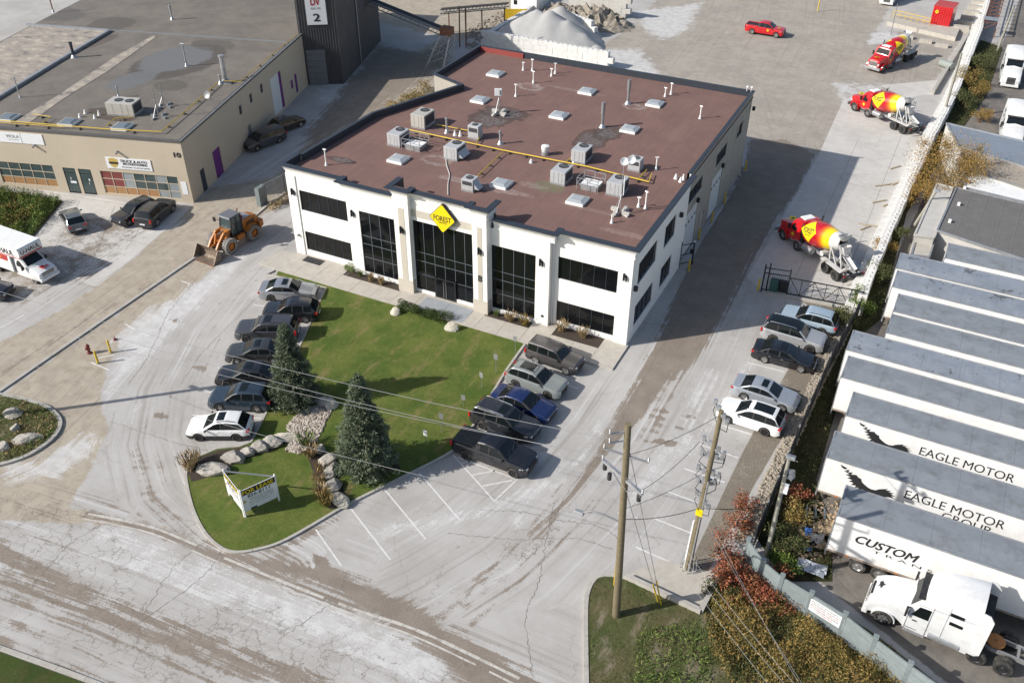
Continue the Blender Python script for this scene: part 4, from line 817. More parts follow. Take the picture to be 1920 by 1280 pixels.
KINDS = {
 # L length, W width, H height, wb wheelbase, fo front overhang; top profile in fractions measured from the nose (m)
 'sedan': dict(L=4.85, W=1.85, H=1.46, wb=2.8, fo=.95, zb=.19, r=.335, top=[(0, .52), (.06, .66), (.3, .80), (1.25, .95), (1.42, .99), (2.15, 1.38), (2.5, 1.44), (3.0, 1.46), (3.5, 1.41), (4.22, 1.06), (4.7, 1.03), (4.82, .95), (4.85, .6)],
               cowl=1.38, ws=2.15, rr=3.45, rg=4.2, belt=.93, pill=[2.72, 3.62], sw=(1.5, 3.95)),
 'suv': dict(L=4.65, W=1.86, H=1.7, wb=2.7, fo=.92, zb=.24, r=.36, top=[(0, .6), (.05, .82), (.25, .95), (1.2, 1.07), (1.35, 1.1), (2.0, 1.55), (2.35, 1.67), (3.0, 1.7), (3.9, 1.66), (4.12, 1.6), (4.52, 1.1), (4.6, .98), (4.65, .65)],
               cowl=1.32, ws=2.05, rr=4.08, rg=4.5, belt=1.03, pill=[2.62, 3.5], sw=(1.45, 4.2)),
 'bigsuv': dict(L=5.0, W=1.93, H=1.78, wb=2.95, fo=.95, zb=.26, r=.38, top=[(0, .65), (.05, .9), (.25, 1.02), (1.3, 1.13), (1.45, 1.17), (2.0, 1.62), (2.3, 1.74), (3.0, 1.78), (4.45, 1.75), (4.6, 1.7), (4.9, 1.18), (4.96, 1.05), (5.0, .65)],
               cowl=1.42, ws=2.05, rr=4.56, rg=4.86, belt=1.1, pill=[2.75, 3.72], sw=(1.55, 4.62)),
 'box': dict(L=4.5, W=1.82, H=1.74, wb=2.65, fo=.86, zb=.26, r=.355, top=[(0, .62), (.04, .86), (.2, .98), (1.15, 1.06), (1.28, 1.09), (1.8, 1.6), (2.05, 1.7), (3.0, 1.74), (4.15, 1.72), (4.28, 1.66), (4.42, 1.12), (4.46, 1.0), (4.5, .65)],
               cowl=1.26, ws=1.85, rr=4.25, rg=4.4, belt=1.06, pill=[2.45, 3.4], sw=(1.4, 4.25)),
 'hatch': dict(L=4.45, W=1.8, H=1.6, wb=2.64, fo=.9, zb=.22, r=.35, top=[(0, .55), (.05, .74), (.28, .88), (1.15, 1.0), (1.3, 1.04), (2.0, 1.46), (2.3, 1.56), (2.9, 1.6), (3.6, 1.54), (3.78, 1.5), (4.28, 1.06), (4.4, .95), (4.45, .6)],
               cowl=1.27, ws=2.02, rr=3.74, rg=4.25, belt=.98, pill=[2.55, 3.35], sw=(1.42, 4.0)),
 'van': dict(L=5.1, W=1.98, H=1.76, wb=3.03, fo=.95, zb=.22, r=.35, top=[(0, .55), (.05, .8), (.25, .92), (.95, 1.06), (1.1, 1.1), (1.95, 1.62), (2.3, 1.72), (3.2, 1.76), (4.7, 1.7), (4.85, 1.62), (5.02, 1.1), (5.06, .95), (5.1, .6)],
               cowl=1.07, ws=1.98, rr=4.83, rg=5.0, belt=1.06, pill=[2.65, 3.75], sw=(1.3, 4.85)),
 'pickup': dict(L=5.8, W=2.02, H=1.92, wb=3.65, fo=.98, zb=.36, r=.41, top=[(0, .7), (.05, 1.02), (.22, 1.14), (1.4, 1.24), (1.55, 1.27), (2.2, 1.78), (2.45, 1.88), (3.2, 1.92), (3.75, 1.86), (3.92, 1.3), (4.0, 1.27), (5.7, 1.27), (5.76, 1.2), (5.8, .7)],
               cowl=1.52, ws=2.22, rr=3.74, rg=3.92, belt=1.2, pill=[2.85, 3.6], sw=(1.62, 3.7)),
}
def car_body(k, root, col, roofcol=None, glassm='car_glass', clad=None):
    L, W, zb = k['L'], k['W'], k['zb']; hw = W/2; xf = k['fo']; xr = xf+k['wb']; r = k['r']; ra = r+.06
    xs = set([round(L*i/34, 4) for i in range(35)]+[p[0] for p in k['top']]+[k['cowl'], k['ws'], k['rr'], k['rg']])
    for c_ in (xf, xr):
        for i in range(9): xs.add(round(c_-ra*math.cos(PI*i/8), 4))
    for p in k['pill']: xs |= {p-.045, p+.045}
    xs |= {k['sw'][0], k['sw'][1], .02, L-.02}; xs = sorted(x for x in xs if 0 <= x <= L); xx = [xs[0]]
    for x in xs[1:]:
        if x-xx[-1] > .018: xx.append(x)
    xs = xx; rings = []; info = []
    for x in xs:
        zt = interp(k['top'], x); e0 = min(1, x/.55); e1 = min(1, (L-x)/.45)
        tp = 1-.20*(1-e0)**2.2-.13*(1-e1)**2.2; w = hw*tp
        zlow = zb+.1*(1-min(1, x/.25))+.12*(1-min(1, (L-x)/.25)); ar = zlow
        for c_ in (xf, xr):
            if abs(x-c_) < ra: ar = max(ar, r+math.sqrt(max(0, ra*ra-(x-c_)**2)))
        gh = k['cowl'] < x < k['rg']
        belt = k['belt']+.05*(x/L) if gh else min(zt-.03, k['belt']+.05*(x/L)); belt = min(belt, zt-.015)
        mid = max(zb+.33, ar+.04); mid = min(mid, belt-.06); ar = min(ar, mid-.02)
        tum = max(0, zt-belt)*.30; gw = w*.955; grf = min(gw, max(.3, gw-tum))
        bz = min(belt+.035, zt); tz = max(bz, zt-.075-(.0 if gh else -.06)); tz = min(tz, zt-.002)
        g1 = gw+(grf-gw)*((bz-belt)/max(zt-belt, .05)); g2 = gw+(grf-gw)*((tz-belt)/max(zt-belt, .05))
        sid = w*1.0
        half = [(0, zlow if ar < zlow+.01 else ar), (w*.72, zlow if ar < zlow+.01 else ar), (w*.93, ar), (sid-.008, ar+.02), (sid+.012, mid), (sid, mid+(belt-mid)*.5), (w*.985, belt-.045), (gw, belt),
                (g1, bz), (g2, tz), (grf-.045, zt-.012), (grf*.82, zt+.004), (grf*.45, zt+.016), (0, zt+.02)]
        rings.append(half); info.append((x, ar > zlow+.02))
    n = len(rings[0]); vs = []; 
    for x, h in zip(xs, rings):
        X = L/2-x
        vs += [(X, -y, z) for y, z in h]+[(X, y, z) for y, z in h[-2:0:-1]]
    m = 2*n-2; groups = {}
    def add(g, f): groups.setdefault(g, []).append(f)
    for i in range(len(xs)-1):
        xm = (xs[i]+xs[i+1])/2
        for j in range(m):
            j2 = (j+1) % m; f = (i*m+j, (i+1)*m+j, (i+1)*m+j2, i*m+j2); row = j if j < n-1 else m-1-j; side = 'r' if j < n-1 else 'l'
            inw = k['sw'][0] < xm < k['sw'][1] and not any(abs(xm-p) < .045 for p in k['pill']); g = 'body'
            if row <= 1 or (row == 2): g = 'under'
            elif row == 3 and clad: g = 'clad'
            elif row == 8 and inw:
                seg = sum(xm > p for p in k['pill']); g = 'side_window%s%d' % (side, seg)
            elif row in (8,) and k['cowl'] < xm < k['rg']: g = 'trim'
            elif row in (9, 10) and k['cowl']-.02 < xm < k['ws']: g = 'pillar'
            elif row >= 11 and k['cowl'] < xm < k['ws']: g = 'windshield'
            elif row >= 10 and k['rr'] < xm < k['rg']: g = 'rear_window'
            elif row in (9, 10, 11, 12) and k['ws'] <= xm <= k['rr'] and roofcol: g = 'roofc'
            elif row in (4, 5, 6, 7) and k['cowl']+.05 < xm < k['pill'][0]: g = 'door%s0' % side
            elif row in (4, 5, 6, 7) and k['pill'][0] <= xm < k['pill'][1]+.1 and xm < xr-ra*.5: g = 'door%s1' % side
            elif row >= 9 and xm < k['cowl']-.02 and xm > .3: g = 'hood'
            elif row >= 9 and k['ws'] <= xm <= k['rr']: g = 'roof'
            add(g, f)
    for e, i in ((0, 0), (1, len(xs)-1)):
        ring = [i*m+j for j in range(m)]; add('body', tuple(ring if e == 0 else ring[::-1]))
    def mk(name, gs, mats):
        fs = []; mi = []
        for t_, g in enumerate(gs): fs += groups.get(g, []); mi += [t_]*len(groups.get(g, []))
        if not fs: return None
        used = sorted({v for f in fs for v in f}); mp = {v: i for i, v in enumerate(used)}
        mb = MB(); mb.v = [vs[v] for v in used]; mb.f = [tuple(mp[v] for v in f) for f in fs]; mb.m = mi
        return mb.build(name, mats, root, smooth=True, ang=28)
    bc = MAT[col].diffuse_color if isinstance(col, str) else col.diffuse_color
    mk('body', ['body', 'under', 'clad', 'trim', 'pillar'], [col, 'black_metal', clad or 'black_plastic', 'black_plastic', col if bc[0]+bc[1] > .9 or bc[0] > .4 else 'black_plastic'])
    mk('hood', ['hood'], col); mk('roof', ['roof', 'roofc'], [col, roofcol or col])
    mk('windshield', ['windshield'], glassm); mk('rear_window', ['rear_window'], glassm)
    for s_ in 'lr':
        for q in (0, 1): mk('door', ['door%s%d' % (s_, q)], col)
        for q in (0, 1, 2): mk('side_window', ['side_window%s%d' % (s_, q)], glassm)
def rounded(mb, x0, x1, y0, y1, z0, z1, mi=None): mb.box(x0, x1, y0, y1, z0, z1, mi, None, .8, .85)
def make_car(name, label, cat, kind, col, pos, head, group=None, roofcol=None, clad=None, rim='alloy', spokes=5, rails=None, sunroof=None, bed=None, lift=0., decals=None, chrome=None, scale=1., plate=True, front_grille='black_plastic'):
    k = KINDS[kind]; L, W, xf = k['L'], k['W'], k['fo']; X = lambda x: L/2-x
    root = thing(name, label, cat, (pos.x, pos.y, 0), head, group); hw = W/2
    if scale != 1: root.scale = (scale,)*3
    car_body(k, root, col, roofcol, clad=clad)
    for x in (xf, xf+k['wb']):
        for s in (-1, 1): add_wheel(root, X(x), s*(hw-.125), k['r'], .235, rim, spokes)
    zt = lambda x: interp(k['top'], x); zl = zt(.15)-.14
    for s in (-1, 1):
        # lights follow the corner
        h = MB(); p = [(.035, .62), (.06, .80), (.30, .955), (.52, .985)]
        rr_ = []
        for x, f_ in p:
            e0 = min(1, x/.55); y = s*hw*(1-.20*(1-e0)**2.2)*min(1, f_+.03) if x > .2 else s*hw*.8*f_/.8
            zc = zl-.02 if x < .2 else zl+.01; hh = .075 if x < .4 else .03
            rr_.append([(X(x)+.03, y, zc-hh), (X(x)+.03, y, zc+hh), (X(x)-.1, y*.97, zc+hh+.02), (X(x)-.1, y*.97, zc-hh)])
        h.loft(rr_, True, True); h.build('headlight', 'lamp_clear', root, smooth=True)
        t_ = MB(); zr = k['belt']-.06
        if kind in ('box', 'pickup', 'bigsuv', 'van'): t_.box(-L/2-.015, -L/2+.12, min(s*hw*.99, s*hw*.83), max(s*hw*.99, s*hw*.83), zr-.22, zr+.12)
        else: t_.box(-L/2-.004, -L/2+.24, min(s*hw*.955, s*hw*.6), max(s*hw*.955, s*hw*.6), zr-.1, zr+.06, None, None, .95, .97)
        t_.build('tail_light', 'lamp_red', root)
        mr = MB(); mr.add([(X(k['cowl']+.28)+dx, s*(hw+dy), k['belt']+.0+dz) for dx, dy, dz in ((0, -.03, 0), (.1, -.02, 0), (.13, .17, .02), (0, .19, .02), (0, -.03, .1), (.06, -.02, .12), (.09, .17, .17), (0, .19, .17))],
                          [(3, 2, 1, 0), (4, 5, 6, 7), (0, 1, 5, 4), (1, 2, 6, 5), (2, 3, 7, 6), (3, 0, 4, 7)]); mr.build('wing_mirror', col if not clad else 'black_plastic', root, smooth=True)
        if rails:
            a, b = k['ws']+.25, k['rr']-.15; yy = s*(hw*.955-(k['H']-k['belt'])*.30-.06); MB().tube([(X(a), yy, zt(a)-.0), (X(a+.12), yy, zt(a+.12)+.05), (X((a+b)/2), yy, zt((a+b)/2)+.055), (X(b-.12), yy, zt(b-.12)+.05), (X(b), yy, zt(b)-.0)], .024, 6).build('roof_rail', rails, root, smooth=True)
        for q in (k['pill'][0]-.28, k['pill'][1]-.22): MB().box(X(q)-.1, X(q)+.08, min(s*(hw-.01), s*(hw+.025)), max(s*(hw-.01), s*(hw+.025)), k['belt']-.14, k['belt']-.105).build('door_handle', chrome or col, root)
    g = MB(); g.box(L/2-.09, L/2+.006, -hw*.52, hw*.52, k['zb']+.12, zl+.0); g.build('grille', front_grille, root)
    if chrome:
        c = MB(); c.box(L/2-.02, L/2+.02, -hw*.5, hw*.5, zl-.03, zl+.01); c.build('grille_bar', 'chrome', root)
    b = MB(); b.box(-L/2-.012, -L/2+.1, -hw*.78, hw*.78, k['zb']+.05, k['zb']+.24); b.build('rear_bumper', 'black_plastic' if kind not in ('sedan',) else col, root)
    if plate: MB().box(-L/2-.03, -L/2-.01, -.26, .26, k['zb']+.32 if kind != 'sedan' else .62, k['zb']+.46 if kind != 'sedan' else .76).build('licence_plate', 'plate_white', root)
    if sunroof:
        a, bb = sunroof; sw = hw*.5; q = MB(); rr_ = [[(X(x), y, zt(x)+.024+(.004 if abs(y) < .1 else 0)) for y in (-sw, -sw*.5, 0, sw*.5, sw)] for x in np.linspace(a, bb, 5)]
        q.loft(rr_, False, False); q.build('sunroof', 'car_glass', root, smooth=True)
    wp = MB(); wx = X(k['cowl'])
    for y0 in (-.45, .12): wp.beam((wx-.03, y0, zt(k['cowl'])+.03), (wx-.22, y0+.42, zt(k['cowl']+.19)+.03), .025, .02)
    wp.build('wiper', 'black_plastic', root)
    if bed == 'cover':
        q = MB(); q.box(-L/2+.06, X(3.97), -hw*.86, hw*.86, 1.26, 1.31); q.build('bed_cover', 'black_plastic', root)
    if bed == 'open':
        q = MB(); q.box(-L/2+.1, X(4.02), -hw*.8, hw*.8, 1.285, 1.296); q.build('bed_liner', 'ink', root)
        for s in (-1, 1): MB().box(-L/2+.04, X(3.96), min(s*hw*.82, s*hw*.96), max(s*hw*.82, s*hw*.96), 1.25, 1.36).build('bed_rail', col, root)
        MB().box(-L/2+.0, -L/2+.09, -hw*.82, hw*.82, .8, 1.36).build('tailgate', col, root)
    if lift: 
        for c_ in root.children if False else []: pass
    return root
def from_wheels(kind, rear, front, side, head=None, scale=1.):
    """centre and heading from the picture positions of the near side tyre contacts"""
    k = KINDS[kind]; a, b = (G(*rear) if rear else None), (G(*front) if front else None); wb = k['wb']*scale
    if head is None: d = (b-a).normalized()
    else: d = Vector((math.cos(math.radians(head)), math.sin(math.radians(head)), 0))
    xc = (k['fo']+wb/scale/2-k['L']/2)*scale           # axle mid relative to the body centre, towards the rear
    if a is not None and b is not None: mid = (a+b)/2
    elif a is not None: mid = a+d*wb/2
    else: mid = b-d*wb/2
    n = Vector((-d.y, d.x, 0))*side; mid = mid+n*(k['W']/2-.06)*scale
    return mid+d*xc, math.atan2(d.y, d.x)
CARS = [
 ('silver sedan nosed up to the lawn beside the white kerb', 'sedan', paint('silver_paint', (.34, .35, .37), .25, .5), (510, 565), None, 1, 25, dict(sunroof=(2.35, 2.85), rim='dark_alloy')),
 ('black SUV reversed in beside the silver sedan', 'suv', paint('black_paint', (.012, .013, .016), .2), (574, 606), None, -1, 206, dict(rails='black_metal', clad='black_plastic')),
 ('matte dark grey three row SUV with black hood vents', 'bigsuv', paint('slate_paint', (.062, .064, .072), .3, .3), None, (463, 643), -1, 206, dict(rim='dark_alloy', rails='black_metal', sunroof=(2.4, 3.0))),
 ('dark grey sedan with silver wheels half behind the spruce', 'sedan', paint('charcoal_paint', (.055, .057, .058), .25, .4), (511, 683), (448, 684), -1, None, dict(chrome='chrome', sunroof=(2.3, 2.8))),
 ('black sedan between the dark grey sedan and the dark blue SUV', 'sedan', paint('jet_paint', (.014, .014, .016), .2), None, (427, 727), -1, 206, dict(rim='dark_alloy', sunroof=(2.25, 2.9))),
 ('dark blue-grey SUV beside the white crossover', 'suv', paint('blue_grey_paint', (.035, .055, .078), .25, .4), (482, 774), (415, 772), -1, None, dict(sunroof=(2.4, 2.95), chrome='chrome')),
 ('white crossover with black wheels, nearest the boulders', 'hatch', paint('white_car_paint', (.78, .78, .77), .25, dusty=.05), (445, 827), (375, 827), -1, None, dict(rim='dark_alloy', sunroof=(2.2, 2.75), rails='black_metal', clad='black_plastic')),
 ('boxy old brown-grey SUV next to the front walk', 'box', paint('brown_grey_paint', (.095, .088, .088), .32, .4), (1002, 681), (1062, 703), 1, None, dict(clad='black_plastic')),
 ('pale grey-green SUV with panoramic roof', 'suv', paint('nardo_paint', (.22, .24, .235), .3), (965.7, 725.8), (1029, 748.6), 1, None, dict(rim='dark_alloy', sunroof=(2.3, 3.6))),
 ('navy blue sedan in the row along the lawn', 'sedan', paint('navy_paint', (.008, .02, .085), .2), None, (1004, 793), 1, -3, dict(rim='alloy')),
 ('black off-road SUV with silver roof rails', 'bigsuv', paint('graphite_paint', (.028, .03, .036), .25, .2), None, (972, 831), 1, -3, dict(rails='chrome', sunroof=(2.3, 2.9), rim='dark_alloy', chrome='chrome')),
 ('black pickup truck with covered bed at the row end', 'pickup', paint('deep_black_paint', (.01, .011, .015), .22), (871.7, 861), (963.5, 895.5), 1, None, dict(bed='cover', rim='dark_alloy', clad='black_plastic')),
 ('pale blue SUV nearest the black gate', 'suv', paint('ice_blue_paint', (.36, .45, .52), .25, .2), (1539, 629), None, -1, 178, dict(rails='black_metal', clad='black_plastic')),
 ('silver SUV with glossy black roof', 'bigsuv', paint('satin_silver_paint', (.46, .47, .48), .25, .4), None, (1517, 662), 1, -2, dict(roofcol='car_glass', rails='chrome', rim='dark_alloy')),
 ('black sedan with chrome window line facing the fence', 'sedan', paint('piano_black_paint', (.009, .01, .013), .15), (1432.4, 680.5), (1499, 698.5), 1, None, dict(chrome='chrome', sunroof=(2.3, 2.8))),
 ('bright silver sedan with dark sunroof facing the fence', 'sedan', paint('bright_silver_paint', (.40, .43, .47), .25, .4), None, (1464.5, 772), 1, -2, dict(sunroof=(2.35, 2.8), chrome='chrome')),
 ('white SUV with black glass roof, tail to the fence', 'suv', paint('pearl_white_paint', (.76, .77, .77), .25, dusty=.05), (1432.8, 817), (1362, 793), -1, None, dict(sunroof=(2.05, 3.85), rim='dark_alloy')),
 ('small grey hatchback beside the weedy lot', 'hatch', paint('mid_grey_paint', (.13, .145, .155), .28, .3), (129, 437), None, -1, 150, dict(rails='chrome')),
 ('black SUV parked nose out before the workshop', 'suv', paint('ink_paint', (.012, .013, .018), .18), None, (245, 424), -1, 262, dict(chrome='chrome', sunroof=(2.3, 3.2))),
 ('black SUV parked tail out before the workshop', 'bigsuv', paint('soot_paint', (.018, .019, .02), .3), (297, 424), None, 1, 104, dict(rails='black_metal')),
 ('dark minivan standing in the shade of the workshop wall', 'van', paint('van_paint', (.04, .045, .055), .3), None, (484, 284), -1, 255, dict()),
 ('dark hatchback with red tail lamp behind the shaded minivan', 'hatch', paint('maroon_black_paint', (.025, .02, .022), .3), (531, 251), None, 1, 75, dict()),
]
_grp = ['cars reversed in along the west edge of the lawn']*7+['cars parked along the east edge of the lawn']*5+['cars parked by the right fence']*5+['cars at the workshop']*5
for i, (lab, kd, m_, re_, fr_, side, head, kw) in enumerate(CARS):
    # side: +1 when the near side is the vehicle's right, so the centre lies to its left
    p, h = from_wheels(kd, re_, fr_, 1 if side > 0 else -1, head)
    if i < 7 and side < 0: pass
    make_car('pickup_truck' if kd == 'pickup' else 'parked_car', lab, 'pickup truck' if kd == 'pickup' else 'car', kd, m_.name, p, h, _grp[i], **kw)
rp_, rh_ = from_wheels('pickup', (1407.7, 64.5), (1455.7, 72), 1)
tr_ = make_car('pickup_truck', 'bright red pickup with open bed crossing the upper yard', 'pickup truck', 'pickup', 'red_paint', rp_, rh_, bed='open')
make_car('pickup_truck', 'dark pickup at the top edge of the picture', 'pickup truck', 'pickup', paint('dark_truck_paint', (.02, .03, .035), .25).name, G(1390, -8), math.radians(-95), bed='open', chrome='chrome')
make_car('parked_car', 'dark car whose nose just shows at the left picture edge', 'car', 'suv', 'ink_paint', G(-22, 553), math.radians(15))
def decal(parent, org, r, u, w, h=None, text=None, tw=.62):
    org, r, u = Vector(org), Vector(r).normalized(), Vector(u).normalized(); n = r.cross(u); h = h or w
    b = MB(); diamond(b, org, r, u, n, w, h, w*.1, .0, .01); o = b.build('diamond_decal', 'bright_yellow', parent)
    if text: letters(text, 'ink', parent, org+n*.012, r, u, w*tw*1.7, h*.36, .02, name='decal_lettering')
    else:
        b = MB(); diamond(b, org, r, u, n, w*.45, h*.3, w*.05, .011, .014); b.build('decal_mark', 'ink', parent)
decal(tr_, (KINDS['pickup']['L']/2-2.3, -1.035, .95), (1, 0, 0), (0, 0, 1), .2); decal(tr_, (KINDS['pickup']['L']/2-.9, 0, 1.245), (0, -1, 0), (1, 0, .08), .25)
# ---------------------------------------------------------------- heavy vehicles (x forward)
def cab_shell(root, prof, hw, col, crown=.06, name='body', tumble=.06):
    """closed shell from a side profile given as (x, z_low, z_high, half width factor)"""
    rings = []
    for x, a, b, f in prof:
        w = hw*f; wt = w-tumble*max(0, (b-a)-1.2)
        half = [(0, a), (w*.96, a), (w, a+.06), (w, a+(b-a)*.55), (wt+(w-wt)*.3, b-.18), (wt-.03, b-.05), (wt-.14, b), (wt*.5, b+crown*.7), (0, b+crown)]
        rings.append([Vector((x, -y, z)) for y, z in half]+[Vector((x, y, z)) for y, z in half[-2:0:-1]])
    return MB().loft(rings, True, True).build(name, col, root, smooth=True, ang=32)
def duals(root, x, hw, r=.52, rim='alloy'):
    for s in (-1, 1):
        add_wheel(root, x, s*(hw-.14), r, .27, rim, 0); add_wheel(root, x, s*(hw-.46), r, .27, rim, 0)
mg = NT('drum_paint'); mg.b.inputs['Roughness'].default_value = .3; mg.b.inputs['Coat Weight'].default_value = .6
tcn = mg.N.new('ShaderNodeTexCoord'); sz = mg.sep(tcn.outputs['Object'], False)
k1 = mg.ramp(sz[2], .3, 1., 0, 1); k2 = mg.ramp(sz[2], .7, 1.3, 0, 1)
cc = mg.mix(k1, (.44, .006, .014), (.74, .16, .01)); cc = mg.mix(k2, cc, (.80, .58, .01)); d_ = mg.math('MULTIPLY', mg.ramp(mg.noise(2.5, 6, .7), .55, .72), .22); cc = mg.mix(d_, cc, (.45, .36, .3)); mg.L.new(cc, mg.b.inputs['Base Color']); MAT['drum_paint'] = mg.m
mat('dusty_white', (.56, .55, .53), .7, var=.12, scale=4, dirt=(.3, .28, .25), damt=.6, dscale=3)
def mixer(label, front, rear, side, head=None, chute_r=0.):
    a, b = G(*rear), G(*front); d = (b-a).normalized()
    if head is not None: d = Vector((math.cos(math.radians(head)), math.sin(math.radians(head)), 0))
    n = Vector((-d.y, d.x, 0))*side; mid = (a+b)/2+n*1.12; org = mid-d*.0
    root = thing('mixer_truck', label, 'cement mixer', (org.x, org.y, 0), math.atan2(d.y, d.x), 'concrete mixer trucks in the yard')
    F = 3.9                                          # front axle at +F, last axle at -F
    # frame
    for s in (-1, 1): MB().box(-F-1.1, F+.4, s*.42-.05, s*.42+.05, .72, .98).build('frame_rail', 'galvanised', root)
    for x in (F,):
        for s in (-1, 1): add_wheel(root, x, s*1.02, .52, .32, 'alloy', 6)
    add_wheel(root, F-2.2, 1.02, .48, .3, 'alloy', 6); add_wheel(root, F-2.2, -1.02, .48, .3, 'alloy', 6)
    duals(root, -F+1.4, 1.2); duals(root, -F, 1.2)
    # hood and cab
    cab_shell(root, [(F+1.05, .75, 1.35, .62), (F+.95, .62, 1.6, .72), (F+.3, .9, 1.78, .78), (F-.55, .95, 1.95, .86), (F-.75, .95, 1.98, .95)], 1.15, 'red_paint', .06, 'hood')
    cab_shell(root, [(F-.72, .85, 1.95, .98), (F-.74, .8, 2.0, 1.), (F-1.2, .8, 2.78, 1.), (F-1.7, .8, 2.92, 1.), (F-2.25, .8, 2.9, 1.), (F-2.3, .82, 2.85, .98)], 1.12, 'red_paint', .05, 'cab')
    for s in (-1, 1):
        fd = MB(); fd.lathe([(.66, -.2), (.7, -.2), (.7, .2), (.64, .2)], 20, Matrix.Translation((F, s*1.0, .52)) @ Matrix.Rotation(PI/2, 4, 'X')); 
        keep = MB(); 
        rr_ = [[Vector((F+math.cos(t_)*q, s*y, .5+math.sin(t_)*q)) for q, y in ((.62, .75), (.68, .75), (.68, 1.2), (.62, 1.2))] for t_ in np.linspace(-.15, PI+.1, 11)]
        keep.loft(rr_, True, True); keep.build('fender', 'red_paint', root, smooth=True)
        rr_ = [[Vector((F-2.2+math.cos(t_)*q, s*y, .48+math.sin(t_)*q)) for q, y in ((.56, .8), (.6, .8), (.6, 1.2), (.56, 1.2))] for t_ in np.linspace(.1, PI-.1, 9)]
        MB().loft(rr_, True, True).build('fender', 'galvanised', root, smooth=True)
        MB().add([(F-1.0, s*1.135, 1.75), (F-1.25, s*1.10, 2.45), (F-1.75, s*1.09, 2.5), (F-1.78, s*1.135, 1.75)], [(0, 1, 2, 3) if s > 0 else (3, 2, 1, 0)]).build('side_window', 'car_glass', root)
        MB().box(F-.9, F-.82, min(s*1.2, s*1.42), max(s*1.2, s*1.42), 1.75, 2.25).beam((F-.85, s*1.1, 2.1), (F-.85, s*1.3, 2.1), .04).build('wing_mirror', 'black_metal', root)
        MB().box(F+.85, F+1.06, min(s*.62, s*.85), max(s*.62, s*.85), 1.0, 1.25).build('headlight', 'lamp_clear', root)
        decal(root, (F-1.35, s*1.14, 1.35), (-s*-1 if False else (1 if s < 0 else -1), 0, 0), (0, 0, 1), .2)
        MB().box(F-1.6, F-1.1, min(s*1.05, s*1.22), max(s*1.05, s*1.22), .45, .53).box(F-1.6, F-1.1, min(s*1.0, s*1.15), max(s*1.0, s*1.15), .72, .8).build('cab_step', 'galvanised', root)
    MB().add([(F-.74, -.92, 2.1), (F-.74, .92, 2.1), (F-1.1, .84, 2.7), (F-1.1, -.84, 2.7)], [(0, 1, 2, 3)]).build('windshield', 'car_glass', root)
    MB().add([(F-2.32, .8, 1.9), (F-2.32, -.8, 1.9), (F-2.32, -.8, 2.6), (F-2.32, .8, 2.6)], [(0, 1, 2, 3)]).build('rear_window', 'car_glass', root)
    gr = MB(); 
    for i in range(9): gr.box(F+1.0, F+1.09, -.52+i*.115, -.45+i*.115, .85, 1.45)
    gr.box(F+.98, F+1.05, -.58, .58, .8, 1.5); gr.build('grille', 'chrome', root)
    MB().box(F+1.08, F+1.3, -1.18, 1.18, .45, .78).build('front_bumper', 'galvanised', root)
    decal(root, (F+.35, 0, 1.9), (0, -1, 0), (1, 0, .17), .42)
    MB().box(F-2.05, F-1.3, -.6, .6, 2.97, 3.05, None, None, .9, .9).build('roof_hatch', 'white_paint', root)
    MB().tube([(F-2.5, -.95, 1.0), (F-2.5, -.95, 3.25), (F-2.62, -.95, 3.4)], .07, 8).build('exhaust_stack', 'black_metal', root, smooth=True)
    MB().tube([(F-2.4, .85, .95), (F-2.4, .85, 2.2)], .18, 10).build('air_cleaner', 'black_plastic', root, smooth=True)
    for s in (-1, 1):
        MB().tube([(F-2.95, s*.92, .85), (F-3.0, s*.92, .85), (F-4.15, s*.92, .85), (F-4.2, s*.92, .85)], [.2, .33, .33, .2], 14).build('fuel_tank', 'galvanised' if s > 0 else 'dusty_white', root, smooth=True)
    # drum
    tilt = math.radians(13); c = Vector((-.25, 0, 2.35)); DM = Matrix.Translation(c) @ Matrix.Rotation(-PI/2+tilt, 4, 'Y')
    dr = MB(); dr.lathe([(.25, -2.2), (.78, -2.14), (1.12, -1.45), (1.2, -.9), (1.2, .15), (1.17, .3), (.98, 1.25), (.86, 1.8)], 28)
    dro = dr.build('mixer_drum', 'drum_paint', root, smooth=True, ang=50); dro.matrix_local = DM
    tp = MB(); tp.lathe([(.87, 1.8), (.9, 1.82), (.9, 1.9), (.72, 2.35), (.6, 2.7), (.52, 2.72), (.5, 2.5), (.48, 2.1)], 22); tp.build('drum_mouth', mat('dusty_white', (.56, .55, .53), .7, var=.12, scale=4, dirt=(.3, .28, .25), damt=.6, dscale=3), dro, smooth=True)
    for z, w_ in ((-.9, .02),): MB().lathe([(1.203, z-w_), (1.215, z), (1.203, z+w_)], 28).build('drum_band', 'red_paint', dro, smooth=True)
    # FOREST diamond wrapped on both flanks of the drum
    for s in (-1, 1):
        ph0 = s*(PI/2-.42); g_ = MB(); vs = []; N_ = 12
        def dp(u, v, r_=1.222): 
            ph = ph0-v/1.2*s; zz = -.72+u; rr = r_ if zz < .2 else r_-(zz-.2)*.19
            return Vector((rr*math.cos(ph), rr*math.sin(ph), zz))
        for i in range(N_+1):
            for j in range(N_+1):
                p, q = i/N_*2-1, j/N_*2-1; vs.append(dp((p-q)*.5*1.02, (p+q)*.5*1.12))
        fs_ = [(i*(N_+1)+j, (i+1)*(N_+1)+j, (i+1)*(N_+1)+j+1, i*(N_+1)+j+1) for i in range(N_) for j in range(N_)]
        g_.add(vs, fs_).build('diamond_decal', 'bright_yellow', dro, smooth=True)
